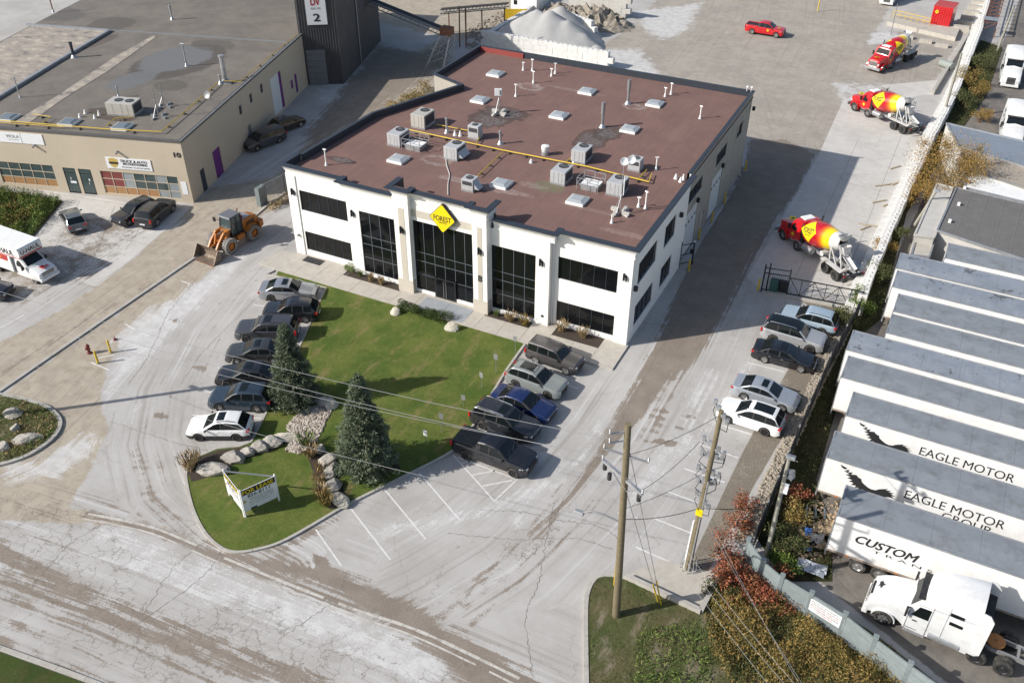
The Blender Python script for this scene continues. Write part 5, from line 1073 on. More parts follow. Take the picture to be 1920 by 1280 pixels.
        for txt, w_, h_, v0 in (('FOREST', 1.4, .46, 0.02), ('READY MIX', .7, .15, -.38)):
            me, tw_, th_, tc_ = text_mesh(txt); V0 = [q.co.copy() for q in me.vertices]; F0 = [tuple(p.vertices) for p in me.polygons]; V1_, F1_ = [], []
            for k_, (dx_, dy_) in enumerate(((-.025, 0), (.025, 0), (0, .025), (0, -.025)) if h_ > .2 else ((0, 0),)): V1_ += [Vector((q.x+dx_, q.y+dy_, 0)) for q in V0]; F1_ += [tuple(i+k_*len(V0) for i in f) for f in F0]
            me = bpy.data.meshes.new('lettering'); me.from_pydata(V1_, [], F1_); me.materials.append(MAT['ink'])
            for vi, q in enumerate(me.vertices):
                x = (q.co.x-tc_[0])*w_/tw_; y = (q.co.y-tc_[1])*h_/th_+v0
                # up on the flank is towards the crown of the drum
                uu = x if s > 0 else -x; vv = y
                q.co = dp(uu, vv, 1.236+.003*(vi//len(V0)))
            place(me, 'lettering', dro)
    # drum pedestal, rear frame, hopper, chute, ladder, fenders
    pd = MB()
    for s in (-1, 1):
        pd.beam((F-2.75, s*.5, .9), (F-2.6, s*.4, 2.0), .12); pd.beam((-2.3, s*.55, .9), (-2.35, s*.8, 2.5), .12); pd.beam((-3.4, s*.6, .9), (-2.4, s*.8, 2.5), .1)
        pd.beam((-3.9, s*.5, .95), (-3.1, s*.55, 3.0), .09)
    pd.beam((-2.35, -.8, 2.45), (-2.35, .8, 2.45), .12); pd.beam((F-2.6, -.4, 2.), (F-2.6, .4, 2.), .3); pd.build('drum_pedestal', 'dusty_white', root)
    hp = MB(); hp.loft([[(-3.2, -.5, 3.9), (-2.6, -.55, 3.75), (-2.6, .55, 3.75), (-3.2, .5, 3.9)][::1], [(-3.05, -.3, 3.3), (-2.8, -.3, 3.25), (-2.8, .3, 3.25), (-3.05, .3, 3.3)]], True, False); hp.build('charge_hopper', 'galvanised', root)
    hp = MB(); hp.loft([[(-3.5, -.45, 2.9), (-2.85, -.5, 2.9), (-2.85, .5, 2.9), (-3.5, .45, 2.9)], [(-3.6, -.22, 2.1), (-3.2, -.22, 2.1), (-3.2, .22, 2.1), (-3.6, .22, 2.1)]], True, False); hp.build('discharge_hopper', 'dusty_white', root)
    def chute(p, q, w_, name='chute'):
        p, q = Vector(p), Vector(q); d_ = (q-p).normalized(); r_ = d_.cross(Z_).normalized(); u_ = r_.cross(d_); rr_ = []
        for e in (p, q): rr_.append([e+r_*(w_*math.cos(t_))+u_*(-.0-w_*.7*math.sin(t_)) for t_ in np.linspace(0, PI, 7)]+[e+r_*(w_*.88*math.cos(t_))+u_*(-w_*.55*math.sin(t_)+.01) for t_ in np.linspace(PI, 0, 7)])
        MB().loft(rr_, True, True).build(name, 'dusty_white', root)
    chute((-3.5, .0, 2.05), (-4.9, chute_r, 1.45), .32); chute((-4.3, .75, 1.15), (-5.0, .9, 1.9), .27, 'folding_chute')
    ld = MB()
    for s in (.12, .42): ld.tube([(-3.3, -.98-s*.0, 1.0), (-3.3+.0, -.98, 1.0)], .02, 5) if False else ld.beam((-2.75-s, -1.02, .9), (-2.75-s, -.95, 3.3), .04)
    for i in range(7): ld.beam((-2.87, -1.02+i*.01, 1.1+i*.33), (-3.17, -1.02+i*.01, 1.1+i*.33), .035)
    ld.build('ladder', 'galvanised', root)
    for s in (-1, 1):
        MB().box(-F-.65, -F+2.1, min(s*.72, s*1.24), max(s*.72, s*1.24), 1.12, 1.17).build('fender', 'galvanised' if s < 0 else 'dusty_white', root)
        MB().box(-F-1.15, -F-1.05, min(s*.6, s*1.1), max(s*.6, s*1.1), .35, .85).build('mud_flap', 'black_rubber', root)
        MB().box(-F-1.16, -F-1.1, min(s*.9, s*1.15), max(s*.9, s*1.15), .9, 1.02).build('tail_light', 'lamp_red', root)
    MB().box(-F-1.2, -F-1.0, -1.1, 1.1, .86, .98).build('rear_beam', 'black_metal', root)
    wt = MB(); wt.tube([(-1.3, -.75, 1.25), (-1.3, .75, 1.25)], .25, 12); wt.build('water_tank', 'dusty_white', root, smooth=True)
    return root
mixer('red mixer truck with yellow-fading drum nearest the black gate', (1467, 450), (1561, 524), -1)
mixer('red mixer truck with yellow-fading drum standing across the pale yard slab', (1596, 206), (1693.7, 253), -1)
mixer('red mixer truck facing the camera below the red container', (1662, 141), (1703, 108), -1, -112)

def semi(label, front, head, side, rear=None, group='white highway tractors', detail=True):
    b = G(*front); d = Vector((math.cos(math.radians(head)), math.sin(math.radians(head)), 0)); F = 3.2
    n = Vector((-d.y, d.x, 0))*side; org = b-d*F+n*1.05
    root = thing('semi_tractor', label, 'semi truck', (org.x, org.y, 0), math.radians(head), group); wm = 'truck_white'
    for s in (-1, 1):
        MB().box(-4.1, 3.0, s*.45-.05, s*.45+.05, .75, 1.02).build('frame_rail', 'steel_grey', root); add_wheel(root, F, s*1.04, .52, .32, 'alloy', 8)
    duals(root, -1.75, 1.2); duals(root, -3.1, 1.2)
    cab_shell(root, [(F+1.07, .5, 1.0, .82), (F+.97, .45, 1.3, .9), (F+.55, .62, 1.62, .9), (F+.1, .95, 1.82, .93), (F-.5, .95, 1.98, .93), (F-.95, .6, 2.12, .92), (F-1.1, .55, 2.15, .92)], 1.2, wm, .05, 'hood')
    cab_shell(root, [(F-1.02, .5, 2.12, .93), (F-1.2, .5, 2.35, .95), (F-1.6, .5, 2.95, .96), (F-1.85, .5, 3.3, .97), (F-2.6, .5, 3.72, .98), (F-3.6, .5, 3.95, 1.), (F-4.35, .5, 4.05, 1.02), (F-4.4, .5, 4.05, 1.02)], 1.24, wm, .07, 'cab', .05)
    for s in (-1, 1):                              # side extenders at the cab rear
        rr_ = [[Vector((x, s*(1.2+o), z0)), Vector((x, s*(1.26+o), z0)), Vector((x, s*(1.26+o*.6), z1)), Vector((x, s*(1.2+o*.6), z1))] for x, o, z0, z1 in ((F-4.35, .0, .7, 4.0), (F-4.75, .03, .7, 3.95), (F-5.0, .04, .9, 3.6))]
        MB().loft(rr_, True, True).build('side_fairing', wm, root)
    MB().add([(F-4.42, -1.1, .8), (F-4.42, 1.1, .8), (F-4.42, 1.1, 3.9), (F-4.42, -1.1, 3.9)], [(3, 2, 1, 0)]).build('cab_back', 'black_metal', root)
    MB().add([(F-1.08, -.98, 2.24), (F-1.08, .98, 2.24), (F-1.55, .93, 3.04), (F-1.55, -.93, 3.04)], [(0, 1, 2, 3)]).build('windshield', 'car_glass', root)
    MB().box(F-1.72, F-1.3, -1.02, 1.02, 2.98, 3.06).build('sun_visor', 'black_plastic', root)
    vs_ = [(F+.4, .62, 1.75), (F+.4, .92, 1.6), (F+1.0, .9, 1.12), (F+1.0, .58, 1.25)]
    for s in (-1, 1):
        f = (0, 1, 2, 3) if s > 0 else (3, 2, 1, 0)
        MB().add([(F-1.25, s*1.205, 1.75), (F-1.55, s*1.19, 2.55), (F-2.15, s*1.2, 2.6), (F-2.15, s*1.215, 1.78)], [f]).build('side_window', 'car_glass', root)
        for xa, za in ((F-3.45, 2.2), (F-3.35, 2.85)): MB().box(xa-.35, xa+.35, min(s*1.2, s*1.262), max(s*1.2, s*1.262), za, za+.24).build('sleeper_window', 'car_glass', root, bevel=.03)
        MB().tube([(F-2.35, s*1.0, .75), (F-2.4, s*1.0, .75), (F-4.0, s*1.0, .75), (F-4.05, s*1.0, .75)], [.2, .33, .33, .2], 14).build('fuel_tank', 'galvanised', root, smooth=True)
        MB().box(F-2.25, F-1.1, min(s*1.0, s*1.26), max(s*1.0, s*1.26), .4, .47).box(F-2.25, F-1.1, min(s*.98, s*1.2), max(s*.98, s*1.2), .68, .75).build('cab_step', 'galvanised', root)
        MB().box(F-1.05, F-.93, min(s*1.3, s*1.5), max(s*1.3, s*1.5), 1.75, 2.4).beam((F-1.1, s*1.1, 2.2), (F-1.0, s*1.4, 2.2), .04).build('wing_mirror', 'black_plastic', root)
        h = MB(); h.add([(x, s*y, z) for x, y, z in ((F+.55, 1.085, 1.05), (F+.97, .93, .98), (F+1.0, .7, 1.06), (F+.8, .84, 1.34), (F+.5, 1.06, 1.28))], [(0, 1, 2, 3, 4) if s > 0 else (4, 3, 2, 1, 0)]); h.build('headlight', 'lamp_clear', root)
        rr_ = [[Vector((F+math.cos(t_)*q, s*y, .5+math.sin(t_)*q)) for q, y in ((.6, .8), (.66, .8), (.66, 1.22), (.6, 1.22))] for t_ in np.linspace(.1, PI, 10)]
        MB().loft(rr_, True, True).build('fender', wm, root, smooth=True)
    g_ = MB(); g_.loft([[(F+1.0, y, .58), (F+1.13, y, .6), (F+1.08, y, 1.1), (F+.98, y, 1.42), (F+.9, y, 1.42)] for y in (-.5, .5)])
    g_.build('grille', 'black_metal', root)
    for i in range(4): MB().box(F+1.06-.035*i+.03, F+1.15-.035*i, -.52, .52, .68+i*.19, .74+i*.19).build('grille_bar', 'chrome', root)
    MB().box(F+.85, F+1.17, -1.1, 1.1, .26, .56, None, None, .9, .96).build('front_bumper', wm, root, bevel=.05)
    for s in (-1, 1):
        MB().beam((F-2.2, s*1.245, .6), (F-2.2, s*1.225, 2.9), .018).beam((F-1.12, s*1.2, .6), (F-1.12, s*1.17, 2.0), .018).beam((F-2.95, s*1.245, .6), (F-2.95, s*1.225, 3.4), .014).beam((F-1.3, s*1.235, 2.72), (F-4.3, s*1.262, 3.0), .016).build('panel_seam', 'steel_grey', root, kind='stuff')
        MB().beam((F-1.6, s*1.25, 1.45), (F-1.4, s*1.25, 1.45), .05).build('door_handle', 'black_plastic', root)
    MB().add([(F-4.42, -1.15, 3.2), (F-4.42, 1.15, 3.2), (F-4.95, 1.1, 3.2), (F-4.95, -1.1, 3.2)], [(0, 1, 2, 3)]).build('cab_shelf', 'black_plastic', root)
    for i in range(7): a_ = -.9+i*.3; MB().tube([(F-4.5, a_*.3, 1.3), (F-4.9, a_*.35, 1.0-.1*(i % 3)), (F-5.3, a_*.3, 1.05)], .03, 5).build('air_hose', 'black_rubber', root)
    MB().box(-4.15, -4.05, -1.2, 1.2, .8, .95).build('rear_beam', 'galvanised', root)
    for x in (-3.6, -2.4, -1.3, -.4): MB().box(x-.06, x+.06, -.45, .45, .8, .98).build('cross_member', 'steel_grey', root)
    fw = MB(); fw.lathe([(.05, 0), (.48, 0), (.5, .08), (.05, .1)], 18, Matrix.Translation((-2.4, 0, 1.08))); fw.build('fifth_wheel', 'rust' if not detail else mat('grease_orange', (.4, .16, .04), .6, var=.3), root)
    MB().box(-.55, -.1, .5, 1.15, .45, .95).box(-.55, -.1, -1.15, -.5, .45, .95).build('battery_box', 'steel_grey', root)
    if not detail: return root
    em = [(-.32, .02), (-.1, .1), (-.04, .28), (.02, .1), (.32, .0), (.1, -.04), (.14, -.2), (-.02, -.08), (-.18, -.14)]
    MB().add([(F+.62-(y*.9), x-.1, 1.72-(-y)*.0+.0-(.62-.55)*.3+y*.32) for x, y in em], [tuple(range(9))]).build('hood_emblem', 'ink', root)
    return root
semi('white highway tractor with black hood emblem beside the CUSTOM trailer', (1651, 1166), 174.9, -1)
s1_ = semi('white highway tractor facing the camera at the upper right', (1908, 163), -88, -1, detail=False); s1_.location = (56.9, 80.3, 0)
s2_ = semi('white highway tractor half hidden by the metal roofed shed', (1908, 245), -88, -1, detail=False); s2_.location = (57.9, 59.2, 0)

# ---------------------------------------------------------------- trailers
BIRD = [(0, 1.0), (.14, .95), (.3, .92), (.22, .83), (.42, .86), (.36, .74), (.56, .8), (.5, .68), (.72, .74), (.8, .66), (.95, .62), (1.0, .5), (1.12, .42), (1.3, .33), (1.45, .3), (1.62, .33), (1.72, .42), (1.9, .5), (2.05, .56), (1.98, .47), (2.2, .52), (2.1, .43), (2.35, .45), (2.2, .37), (2.42, .33), (2.25, .28), (2.45, .2), (2.2, .2),
        (2.0, .14), (2.1, .02), (1.95, .06), (1.85, -.08), (1.75, .05), (1.6, .1), (1.45, .04), (1.3, .12), (1.1, .16), (1.0, .04), (.92, .18), (.8, .12), (.82, .24), (.62, .2), (.7, .33), (.5, .34), (.62, .44), (.4, .47), (.52, .56), (.3, .6), (.45, .68), (.2, .74), (.34, .8), (.1, .86)]
def trailer(label, corner, length=15.2, roofm='trailer_roof', art=None, wheels=True, dirty=False):
    q = G(*corner, 4.02); Wd, z0, z1 = 2.72, 1.15, 4.02
    root = thing('box_trailer', label, 'trailer', (q.x, q.y, 0), math.radians(-1.2), 'white box trailers in the yard')
    mb = MB(); mb.quad((0, 0, z0), (length, 0, z0), (length, 0, z1), (0, 0, z1)); mb.quad((length, Wd, z0), (0, Wd, z0), (0, Wd, z1), (length, Wd, z1)); mb.quad((length, 0, z0), (length, Wd, z0), (length, Wd, z1), (length, 0, z1)); mb.quad((0, Wd, z0), (length, Wd, z0), (length, 0, z0), (0, 0, z0))
    mb.build('side_panel', 'trailer_white', root)
    n = 6; L_ = length/n
    for i in range(n):
        a, b = i*L_+.004, (i+1)*L_-.004; c_ = Wd/2; p = MB(); rr_ = [[Vector((x, y, z1+.006+(.05 if abs(y-c_) < .9 else .0))) for y in (.02, .2, c_, Wd-.2, Wd-.02)] for x in (a, b)]
        p.loft(rr_, False, False); p.build('roof_panel', roofm, root, smooth=False)
    e = MB()
    for y in (-.02, Wd-.05): e.box(0, length, y, y+.07, z1-.06, z1+.035)
    e.box(-.03, .06, -.02, Wd+.02, z1-.08, z1+.04); e.build('top_rail', 'galvanised', root)
    for s in (0, 1): MB().box(-.03, -.002, .06+s*1.32, 1.33+s*1.32, z0+.05, z1-.1).build('rear_door', 'trailer_white', root)
    MB().box(-.06, .0, 0, Wd, z0-.12, z0+.02).box(-.06, .0, -.01, .06, z0, z1).box(-.06, .0, Wd-.06, Wd+.01, z0, z1).build('door_frame', 'galvanised' if not dirty else 'black_metal', root)
    MB().box(0, length, -.03, .0, z0-.1, z0+.04).box(0, length, Wd, Wd+.03, z0-.1, z0+.04).build('bottom_rail', 'rail_rust', root)
    MB().beam((-.05, .3, z0-.1), (-.05, .3, .5), .08).beam((-.05, Wd-.3, z0-.1), (-.05, Wd-.3, .5), .08).beam((-.05, .2, .52), (-.05, Wd-.2, .52), .1).build('under_ride_guard', 'galvanised', root)
    if wheels:
        for x in (1.9, 3.15):
            for y in (.16, Wd-.16): add_wheel(root, x, y, .5, .28, 'alloy', 0)
            for y in (.48, Wd-.48): add_wheel(root, x, y, .5, .28, 'alloy', 0)
        MB().box(1.2, 4., .6, .7, .6, 1.1).box(1.2, 4., Wd-.7, Wd-.6, .6, 1.1).build('bogie', 'black_metal', root)
        for y in (.5, Wd-.5): MB().beam((length-3.2, y, 1.1), (length-3.2, y, .15), .12).build('landing_leg', 'galvanised', root)
        for x in (1.1, 3.9, 7.5): MB().box(x, x+.14, -.05, -.03, z0-.06, z0+.02).build('marker_light', 'lamp_orange', root)
    def T(px, py): r_ = ray(px, py); c0 = CAMLOC; t = (q.y-c0.y)/r_.y; v = c0+r_*t; return (v.x-q.x, v.z)
    if art:
        for kind, x, z, w_, h_ in art:
            if kind == 'bird': MB().add([(x+a*w_/2.45, -.012, z+b*h_) for a, b in BIRD][::-1], [tuple(range(len(BIRD)-1, -1, -1))][::1]).build('eagle_emblem', 'ink', root)
            else: letters(kind, 'ink', root, (x+w_/2, -.0, z), X_, Z_, w_, h_, .03 if kind == 'CUSTOM' else 0, shear=.28 if kind == 'CUSTOM' else 0, off=.014)
    return root
mat('trailer_white', (.76, .76, .75), .4, var=.05, scale=1, dirt=(.5, .45, .38), damt=.35, dscale=.8, spec=.5)
t = NT('trailer_roof'); t.b.inputs['Roughness'].default_value = .38; t.b.inputs['Metallic'].default_value = .25
c_ = t.mix(t.ramp(t.noise(.5, 6, .7), .35, .65), (.27, .295, .33), (.34, .365, .40)); c_ = t.mix(t.math('MULTIPLY', t.ramp(t.noise(1, 5, .7, t.vec(t.pos, (5, .3, 1))), .55, .7), .6), c_, (.40, .42, .45)); c_ = t.mix(t.ramp(t.noise(.9, 7, .75), .585, .61, 0, .85), c_, (.12, .115, .115)); c_ = t.mix(t.math('MULTIPLY', t.ramp(t.noise(6, 5, .8), .6, .7), .4), c_, (.19, .18, .17)); t.L.new(c_, t.b.inputs['Base Color']); MAT['trailer_roof'] = t.m
mat('roof_plain', (.255, .275, .295), .5, .15, .12, .8, dirt=(.15, .145, .14), damt=.6, dscale=1.1)
mat('rail_rust', (.36, .30, .25), .6, .2, .3, 6, dirt=(.2, .1, .05), damt=.6, dscale=5)
TR = [('white trailer lettered CUSTOM behind the big white tractor', (1570, 965), 'roof_plain', [('CUSTOM', 1.35, 2.75, 3.35, .62), ('T R A N S P O R T', 2.4, 2.2, 6.2, .22)], True),
      ('white trailer with eagle and the words EAGLE MOTOR GROUP', (1550, 856), 'roof_plain', [('bird', .9, 2.1, 3.6, 1.7), ('EAGLE MOTOR', 4.9, 3.12, 5.6, .66), ('GROUP', 7.2, 2.38, 2.7, .6)], True),
      ('white trailer with eagle and the words EAGLE MOTOR, lower line hidden', (1586, 778), 'roof_plain', [('bird', .9, 2.2, 3.6, 1.6), ('EAGLE MOTOR', 4.9, 3.0, 5.6, .66)], True),
      ('plain white trailer standing directly above the two eagle trailers', (1577, 706), 'roof_plain', None, True),
      ('trailer whose grey roof has a long row of dark peeled patches', (1587, 655), 'trailer_roof', None, True),
      ('trailer with cleaner blue-grey roof, set back beside the store yard', (1662, 623), 'roof_plain', None, False),
      ('trailer with dull olive-grey roof, fifth from the top of the row', (1675, 583), 'roof_plain', None, False),
      ('trailer with scattered dark roof patches, third from the top of the row', (1673, 537), 'trailer_roof', None, False),
      ('trailer with spotted roof right below the small store', (1680, 502), 'trailer_roof', None, False),
      ('uppermost trailer of the row, next to the felt roof', (1772, 483), 'roof_plain', None, False)]
for lab, c, rm, art, wh in TR: trailer(lab, c, 15.2, rm, art, wh)

# ---------------------------------------------------------------- wheel loader
def loader():
    f = G(436.4, 474.5); root = thing('wheel_loader', 'orange wheel loader with lowered bucket in front of the office', 'wheel loader', (f.x-1.0, f.y+1.45, 0), math.radians(-94))
    O = 'orange_paint'
    tyre = mat('pale_tyre', (.20, .19, .175), .9, var=.25, scale=5, dirt=(.42, .39, .35), damt=.7, dscale=3)
    def bigwheel(x, y):
        M4 = Matrix.Rotation(PI/2, 4, 'X'); tm_ = MB(); tm_.lathe([(.42, -.26), (.62, -.3), (.72, -.24), (.72, .24), (.62, .3), (.42, .26)], 24, M4)
        for i in range(20):
            a = 2*PI*i/20
            for s in (-1, 1):
                R_ = Matrix.Rotation(a+s*.07, 4, 'Y'); tm_.box(.68, .775, min(0.02*s, s*.29), max(0.02*s, s*.29), -.06, .06, None, R_)
        o = tm_.build('wheel', tyre, root); o.location = (x, y, .775)
        s = 1 if y > 0 else -1; r_ = MB(); r_.lathe([(.42, .2), (.40, .1), (.2, .1), (.2, .24), (.001, .24)], 16, Matrix.Rotation(-s*PI/2, 4, 'X')); r_.build('rim', O, o, smooth=True)
    for x in (1.45, -1.55):
        for y in (-1.0, 1.0): bigwheel(x, y)
    # rear frame, engine hood, counterweight
    MB().box(-2.6, .0, -.5, .5, .7, 1.3).build('rear_frame', O, root)
    h = MB(); h.loft([[(x, -w_, z0), (x, w_, z0), (x, w_, z1-.2), (x, w_-.15, z1), (x, -w_+.15, z1), (x, -w_, z1-.2)] for x, w_, z0, z1 in ((-.75, .68, 1.2, 2.25), (-2.2, .68, 1.2, 2.2), (-2.75, .62, 1.2, 2.0))]); h.build('engine_hood', O, root)
    for s in (-1, 1): 
        g_ = MB()
        for i in range(4): g_.box(-2.3+.0, -1.2, min(s*.683, s*.70), max(s*.683, s*.70), 1.45+i*.13, 1.53+i*.13)
        g_.build('hood_louvre', 'black_metal', root)
        fnd = [[Vector((-1.55+math.cos(t_)*q, s*y, .78+math.sin(t_)*q)) for q, y in ((.82, .72), (.87, .72), (.87, 1.22), (.82, 1.22))] for t_ in np.linspace(.5, 2.3, 8)]
        MB().loft(fnd).build('fender', O, root)
    cw = MB(); cw.loft([[(-2.55, -1.05, .75), (-2.55, 1.05, .75), (-2.55, 1.05, 1.4), (-2.55, -1.05, 1.4)], [(-3.15, -.9, .85), (-3.15, .9, .85), (-3.15, .9, 1.45), (-3.15, -.9, 1.45)], [(-3.3, -.6, 1.0), (-3.3, .6, 1.0), (-3.3, .6, 1.35), (-3.3, -.6, 1.35)]]); cw.build('counterweight', O, root)
    MB().box(-2.0, -1.0, -.5, .5, 2.25, 2.3).build('hood_top', 'galvanised', root); MB().tube([(-1.2, -.25, 2.2), (-1.2, -.25, 2.9), (-1.32, -.25, 3.05)], .06, 8).build('exhaust_stack', 'rust', root); MB().tube([(-1.2, .2, 2.2), (-1.2, .2, 2.5)], .13, 10).build('air_intake', 'lamp_red', root)
    # cab
    cb = [(-.72, 1.25), (.62, 1.25), (.72, 1.9), (.5, 3.0), (-.68, 3.05)]
    gm2 = MB(); gm2.loft([[Vector((x, y, z)) for x, z in cb] for y in (-.66, .66)]); gm2.build('cab_glass', 'clear_glass', root)
    pl_ = MB()
    for y in (-.68, .68):
        for i in range(5): a, b = cb[i], cb[(i+1) % 5]; pl_.beam((a[0], y, a[1]), (b[0], y, b[1]), .09)
        pl_.beam((-.05, y, 1.25), (-.08, y, 3.0), .07)
    for x, z in cb[1:]: pl_.beam((x, -.68, z), (x, .68, z), .08)
    pl_.box(-.75, .7, -.7, .7, 1.15, 1.4); pl_.build('cab_frame', 'black_metal', root)
    MB().box(-.8, .75, -.78, .78, 3.05, 3.17, None, None, .9, .88).build('cab_roof', mat('cab_roof', (.14, .145, .16), .6), root)
    MB().box(.55, .65, .3, .5, 3.0, 3.12).box(.55, .65, -.5, -.3, 3.0, 3.12).build('work_lamp', 'lamp_orange', root)
    MB().box(-.1, .2, -.25, .2, 1.45, 2.2).build('driver_seat', 'black_plastic', root)
    for s in (-1, 1): MB().beam((.6, s*.7, 2.6), (.75, s*1.2, 2.6), .04).box(.7, .82, min(s*1.1, s*1.35), max(s*1.1, s*1.35), 2.4, 2.8).build('wing_mirror', 'black_metal', root)
    MB().box(-.55, .3, .55, 1.0, .75, 1.2).box(-.55, .3, -1.0, -.55, .75, 1.2).build('side_step', O, root)
    # front frame, arms, bucket
    MB().box(.2, 1.9, -.42, .42, .7, 1.25).build('front_frame', O, root); MB().box(.75, 1.1, -.5, .5, 1.2, 1.95).build('boom_tower', O, root)
    for s in (-1, 1):
        ar = MB(); ar.loft([[Vector((x, s*.5+o, z)) for o, z in ((-.08, z0), (.08, z0), (.08, z1), (-.08, z1))] for x, z0, z1 in ((.7, 1.7, 2.0), (1.5, 1.55, 2.0), (2.3, .85, 1.3), (2.85, .35, .65))]); ar.build('lift_arm', O, root)
        MB().tube([(.9, s*.3, 1.0), (1.9, s*.45, 1.2)], .07, 8).build('lift_cylinder', 'chrome', root)
    MB().tube([(1.0, 0, 1.9), (1.9, 0, 1.75)], .08, 8).build('tilt_cylinder', 'steel_grey', root); MB().beam((1.9, 0, 2.0), (2.3, 0, .9), .14, .2).beam((2.2, 0, 1.1), (2.85, 0, 1.0), .1).build('tilt_link', O, root)
    MB().box(1.95, 2.1, -.55, .55, 1.0, 1.2).build('cross_tube', O, root)
    bk_ = [(4.0, .03), (3.1, .05), (2.85, .2), (2.8, .6), (2.95, 1.0), (3.2, 1.25)]
    b_ = MB(); inn = [(x+.06 if i > 0 else x, z+.04) for i, (x, z) in enumerate(bk_)]
    poly = bk_+inn[::-1]; b_.loft([[Vector((x, y, z)) for x, z in poly] for y in (-1.32, 1.32)])
    for y in (-1.32, 1.27): b_.loft([[Vector((x, y+o, z)) for x, z in bk_] for o in (0, .05)])
    b_.build('bucket', mat('worn_steel', (.20, .155, .12), .55, .35, .3, 3, dirt=(.34, .27, .2), damt=.6, dscale=3), root)
    MB().box(3.85, 4.08, -1.34, 1.34, .0, .06).build('cutting_edge', 'rust', root)
    return root
loader()

# ---------------------------------------------------------------- rental box truck
def box_truck():
    f = G(69, 532); root = thing('rental_truck', 'white and red U-HAUL box truck at the left picture edge', 'box truck', (f.x-2.0, f.y+.92, 0), math.radians(-1.5)); wm = 'white_paint'
    F = 2.0
    for s in (-1, 1): add_wheel(root, F, s*.82, .37, .24, 'alloy', 4)
    for s in (-1, 1): add_wheel(root, -2.6, s*.95, .37, .24, 'alloy', 4); add_wheel(root, -2.6, s*.68, .37, .24, 'alloy', 4)
    cab_shell(root, [(F+.85, .5, .95, .86), (F+.82, .42, 1.15, .92), (F+.35, .42, 1.32, .95), (F-.25, .42, 1.42, .98), (F-.45, .42, 1.48, 1.), (F-1.15, .42, 2.15, 1.), (F-1.5, .42, 2.25, 1.), (F-2.1, .42, 2.25, 1.)], 1.0, wm, .04, 'cab', .12)
    MB().add([(F-.46, -.84, 1.6), (F-.46, .84, 1.6), (F-1.06, .74, 2.2), (F-1.06, -.74, 2.2)], [(0, 1, 2, 3)]).build('windshield', 'car_glass', root)
    for s in (-1, 1):
        MB().add([(F-.72, s*1.0, 1.4), (F-1.2, s*.955, 2.0), (F-1.72, s*.95, 2.02), (F-1.75, s*1.003, 1.4)], [(0, 1, 2, 3) if s > 0 else (3, 2, 1, 0)]).build('side_window', 'car_glass', root)
        MB().box(F+.72, F+.87, min(s*.62, s*.88), max(s*.62, s*.88), .88, 1.12).build('headlight', 'lamp_clear', root)
        MB().box(F-.75, F-.65, min(s*1.1, s*1.32), max(s*1.1, s*1.32), 1.35, 1.7).beam((F-.7, s*.98, 1.45), (F-.7, s*1.15, 1.5), .04).build('wing_mirror', 'black_plastic', root)
        MB().box(F+.15, F+.55, s*.5-.28 if s > 0 else -.45, s*.5-.02 if s > 0 else -.17, 1.36, 1.372).build('hood_stripe', 'lamp_red', root) if s > 0 else None
    gr = MB(); gr.box(F+.8, F+.885, -.58, .58, .82, 1.12)
    gr.build('grille', 'black_plastic', root); 
    for i in range(3): MB().box(F+.885, F+.9, -.56, .56, .86+i*.09, .89+i*.09).build('grille_bar', 'chrome', root)
    for i in range(2): MB().box(F+.1, F+.62, -.25+i*.22, -.07+i*.22, 1.395, 1.42).build('hood_stripe', 'lamp_red', root)
    MB().box(F+.84, F+1.0, -.95, .95, .42, .68).build('front_bumper', 'white_paint', root)
    # cargo box with the overhang above the cab
    sh = [(-5.6, .75), (F-2.15, .75), (F-2.15, 2.35), (F-.75, 2.45), (F-.62, 2.75), (F-.62, 3.2), (F-.75, 3.35), (-5.6, 3.35)]
    bx_ = MB(); bx_.loft([[Vector((x, y, z)) for x, z in sh] for y in (-1.17, 1.17)]); bx_.build('cargo_box', wm, root)
    MB().box(F-2.16, F-2.05, -1.16, 1.16, .75, 2.33).build('box_front', 'steel_grey', root)
    for s in (-1, 1):
        y0, y1 = min(s*1.172, s*1.182), max(s*1.172, s*1.182); MB().box(-5.5, F-.7, y0, y1, 2.42, 2.5).build('red_line', 'lamp_red', root)
        q = MB(); q.loft([[Vector((x, y, z)) for x, z in ((-5.5, 1.7), (F-2.5, 1.75), (F-2.35, 2.36), (-5.5, 2.36))] for y in (y0, y1)]); q.build('red_panel', 'lamp_red', root)
        q = MB(); q.box(-5., F-3.2, min(s*1.183, s*1.19), max(s*1.183, s*1.19), 1.95, 2.15).build('orange_swoosh', 'lamp_orange', root)
        letters('U-HAUL', 'ink', root, (F-2.6, s*1.172, 2.85), X_*(-s) if False else (X_ if s < 0 else -X_), Z_, 2.6, .5, .03)
    MB().box(F-.615, F-.6, -1.1, 1.1, 2.5, 2.6).build('red_line', 'lamp_red', root)
    letters('U-HAUL', 'ink', root, (F-.62, 0, 2.95), Y_, Z_, 1.9, .38, .03)
    return root
box_truck()
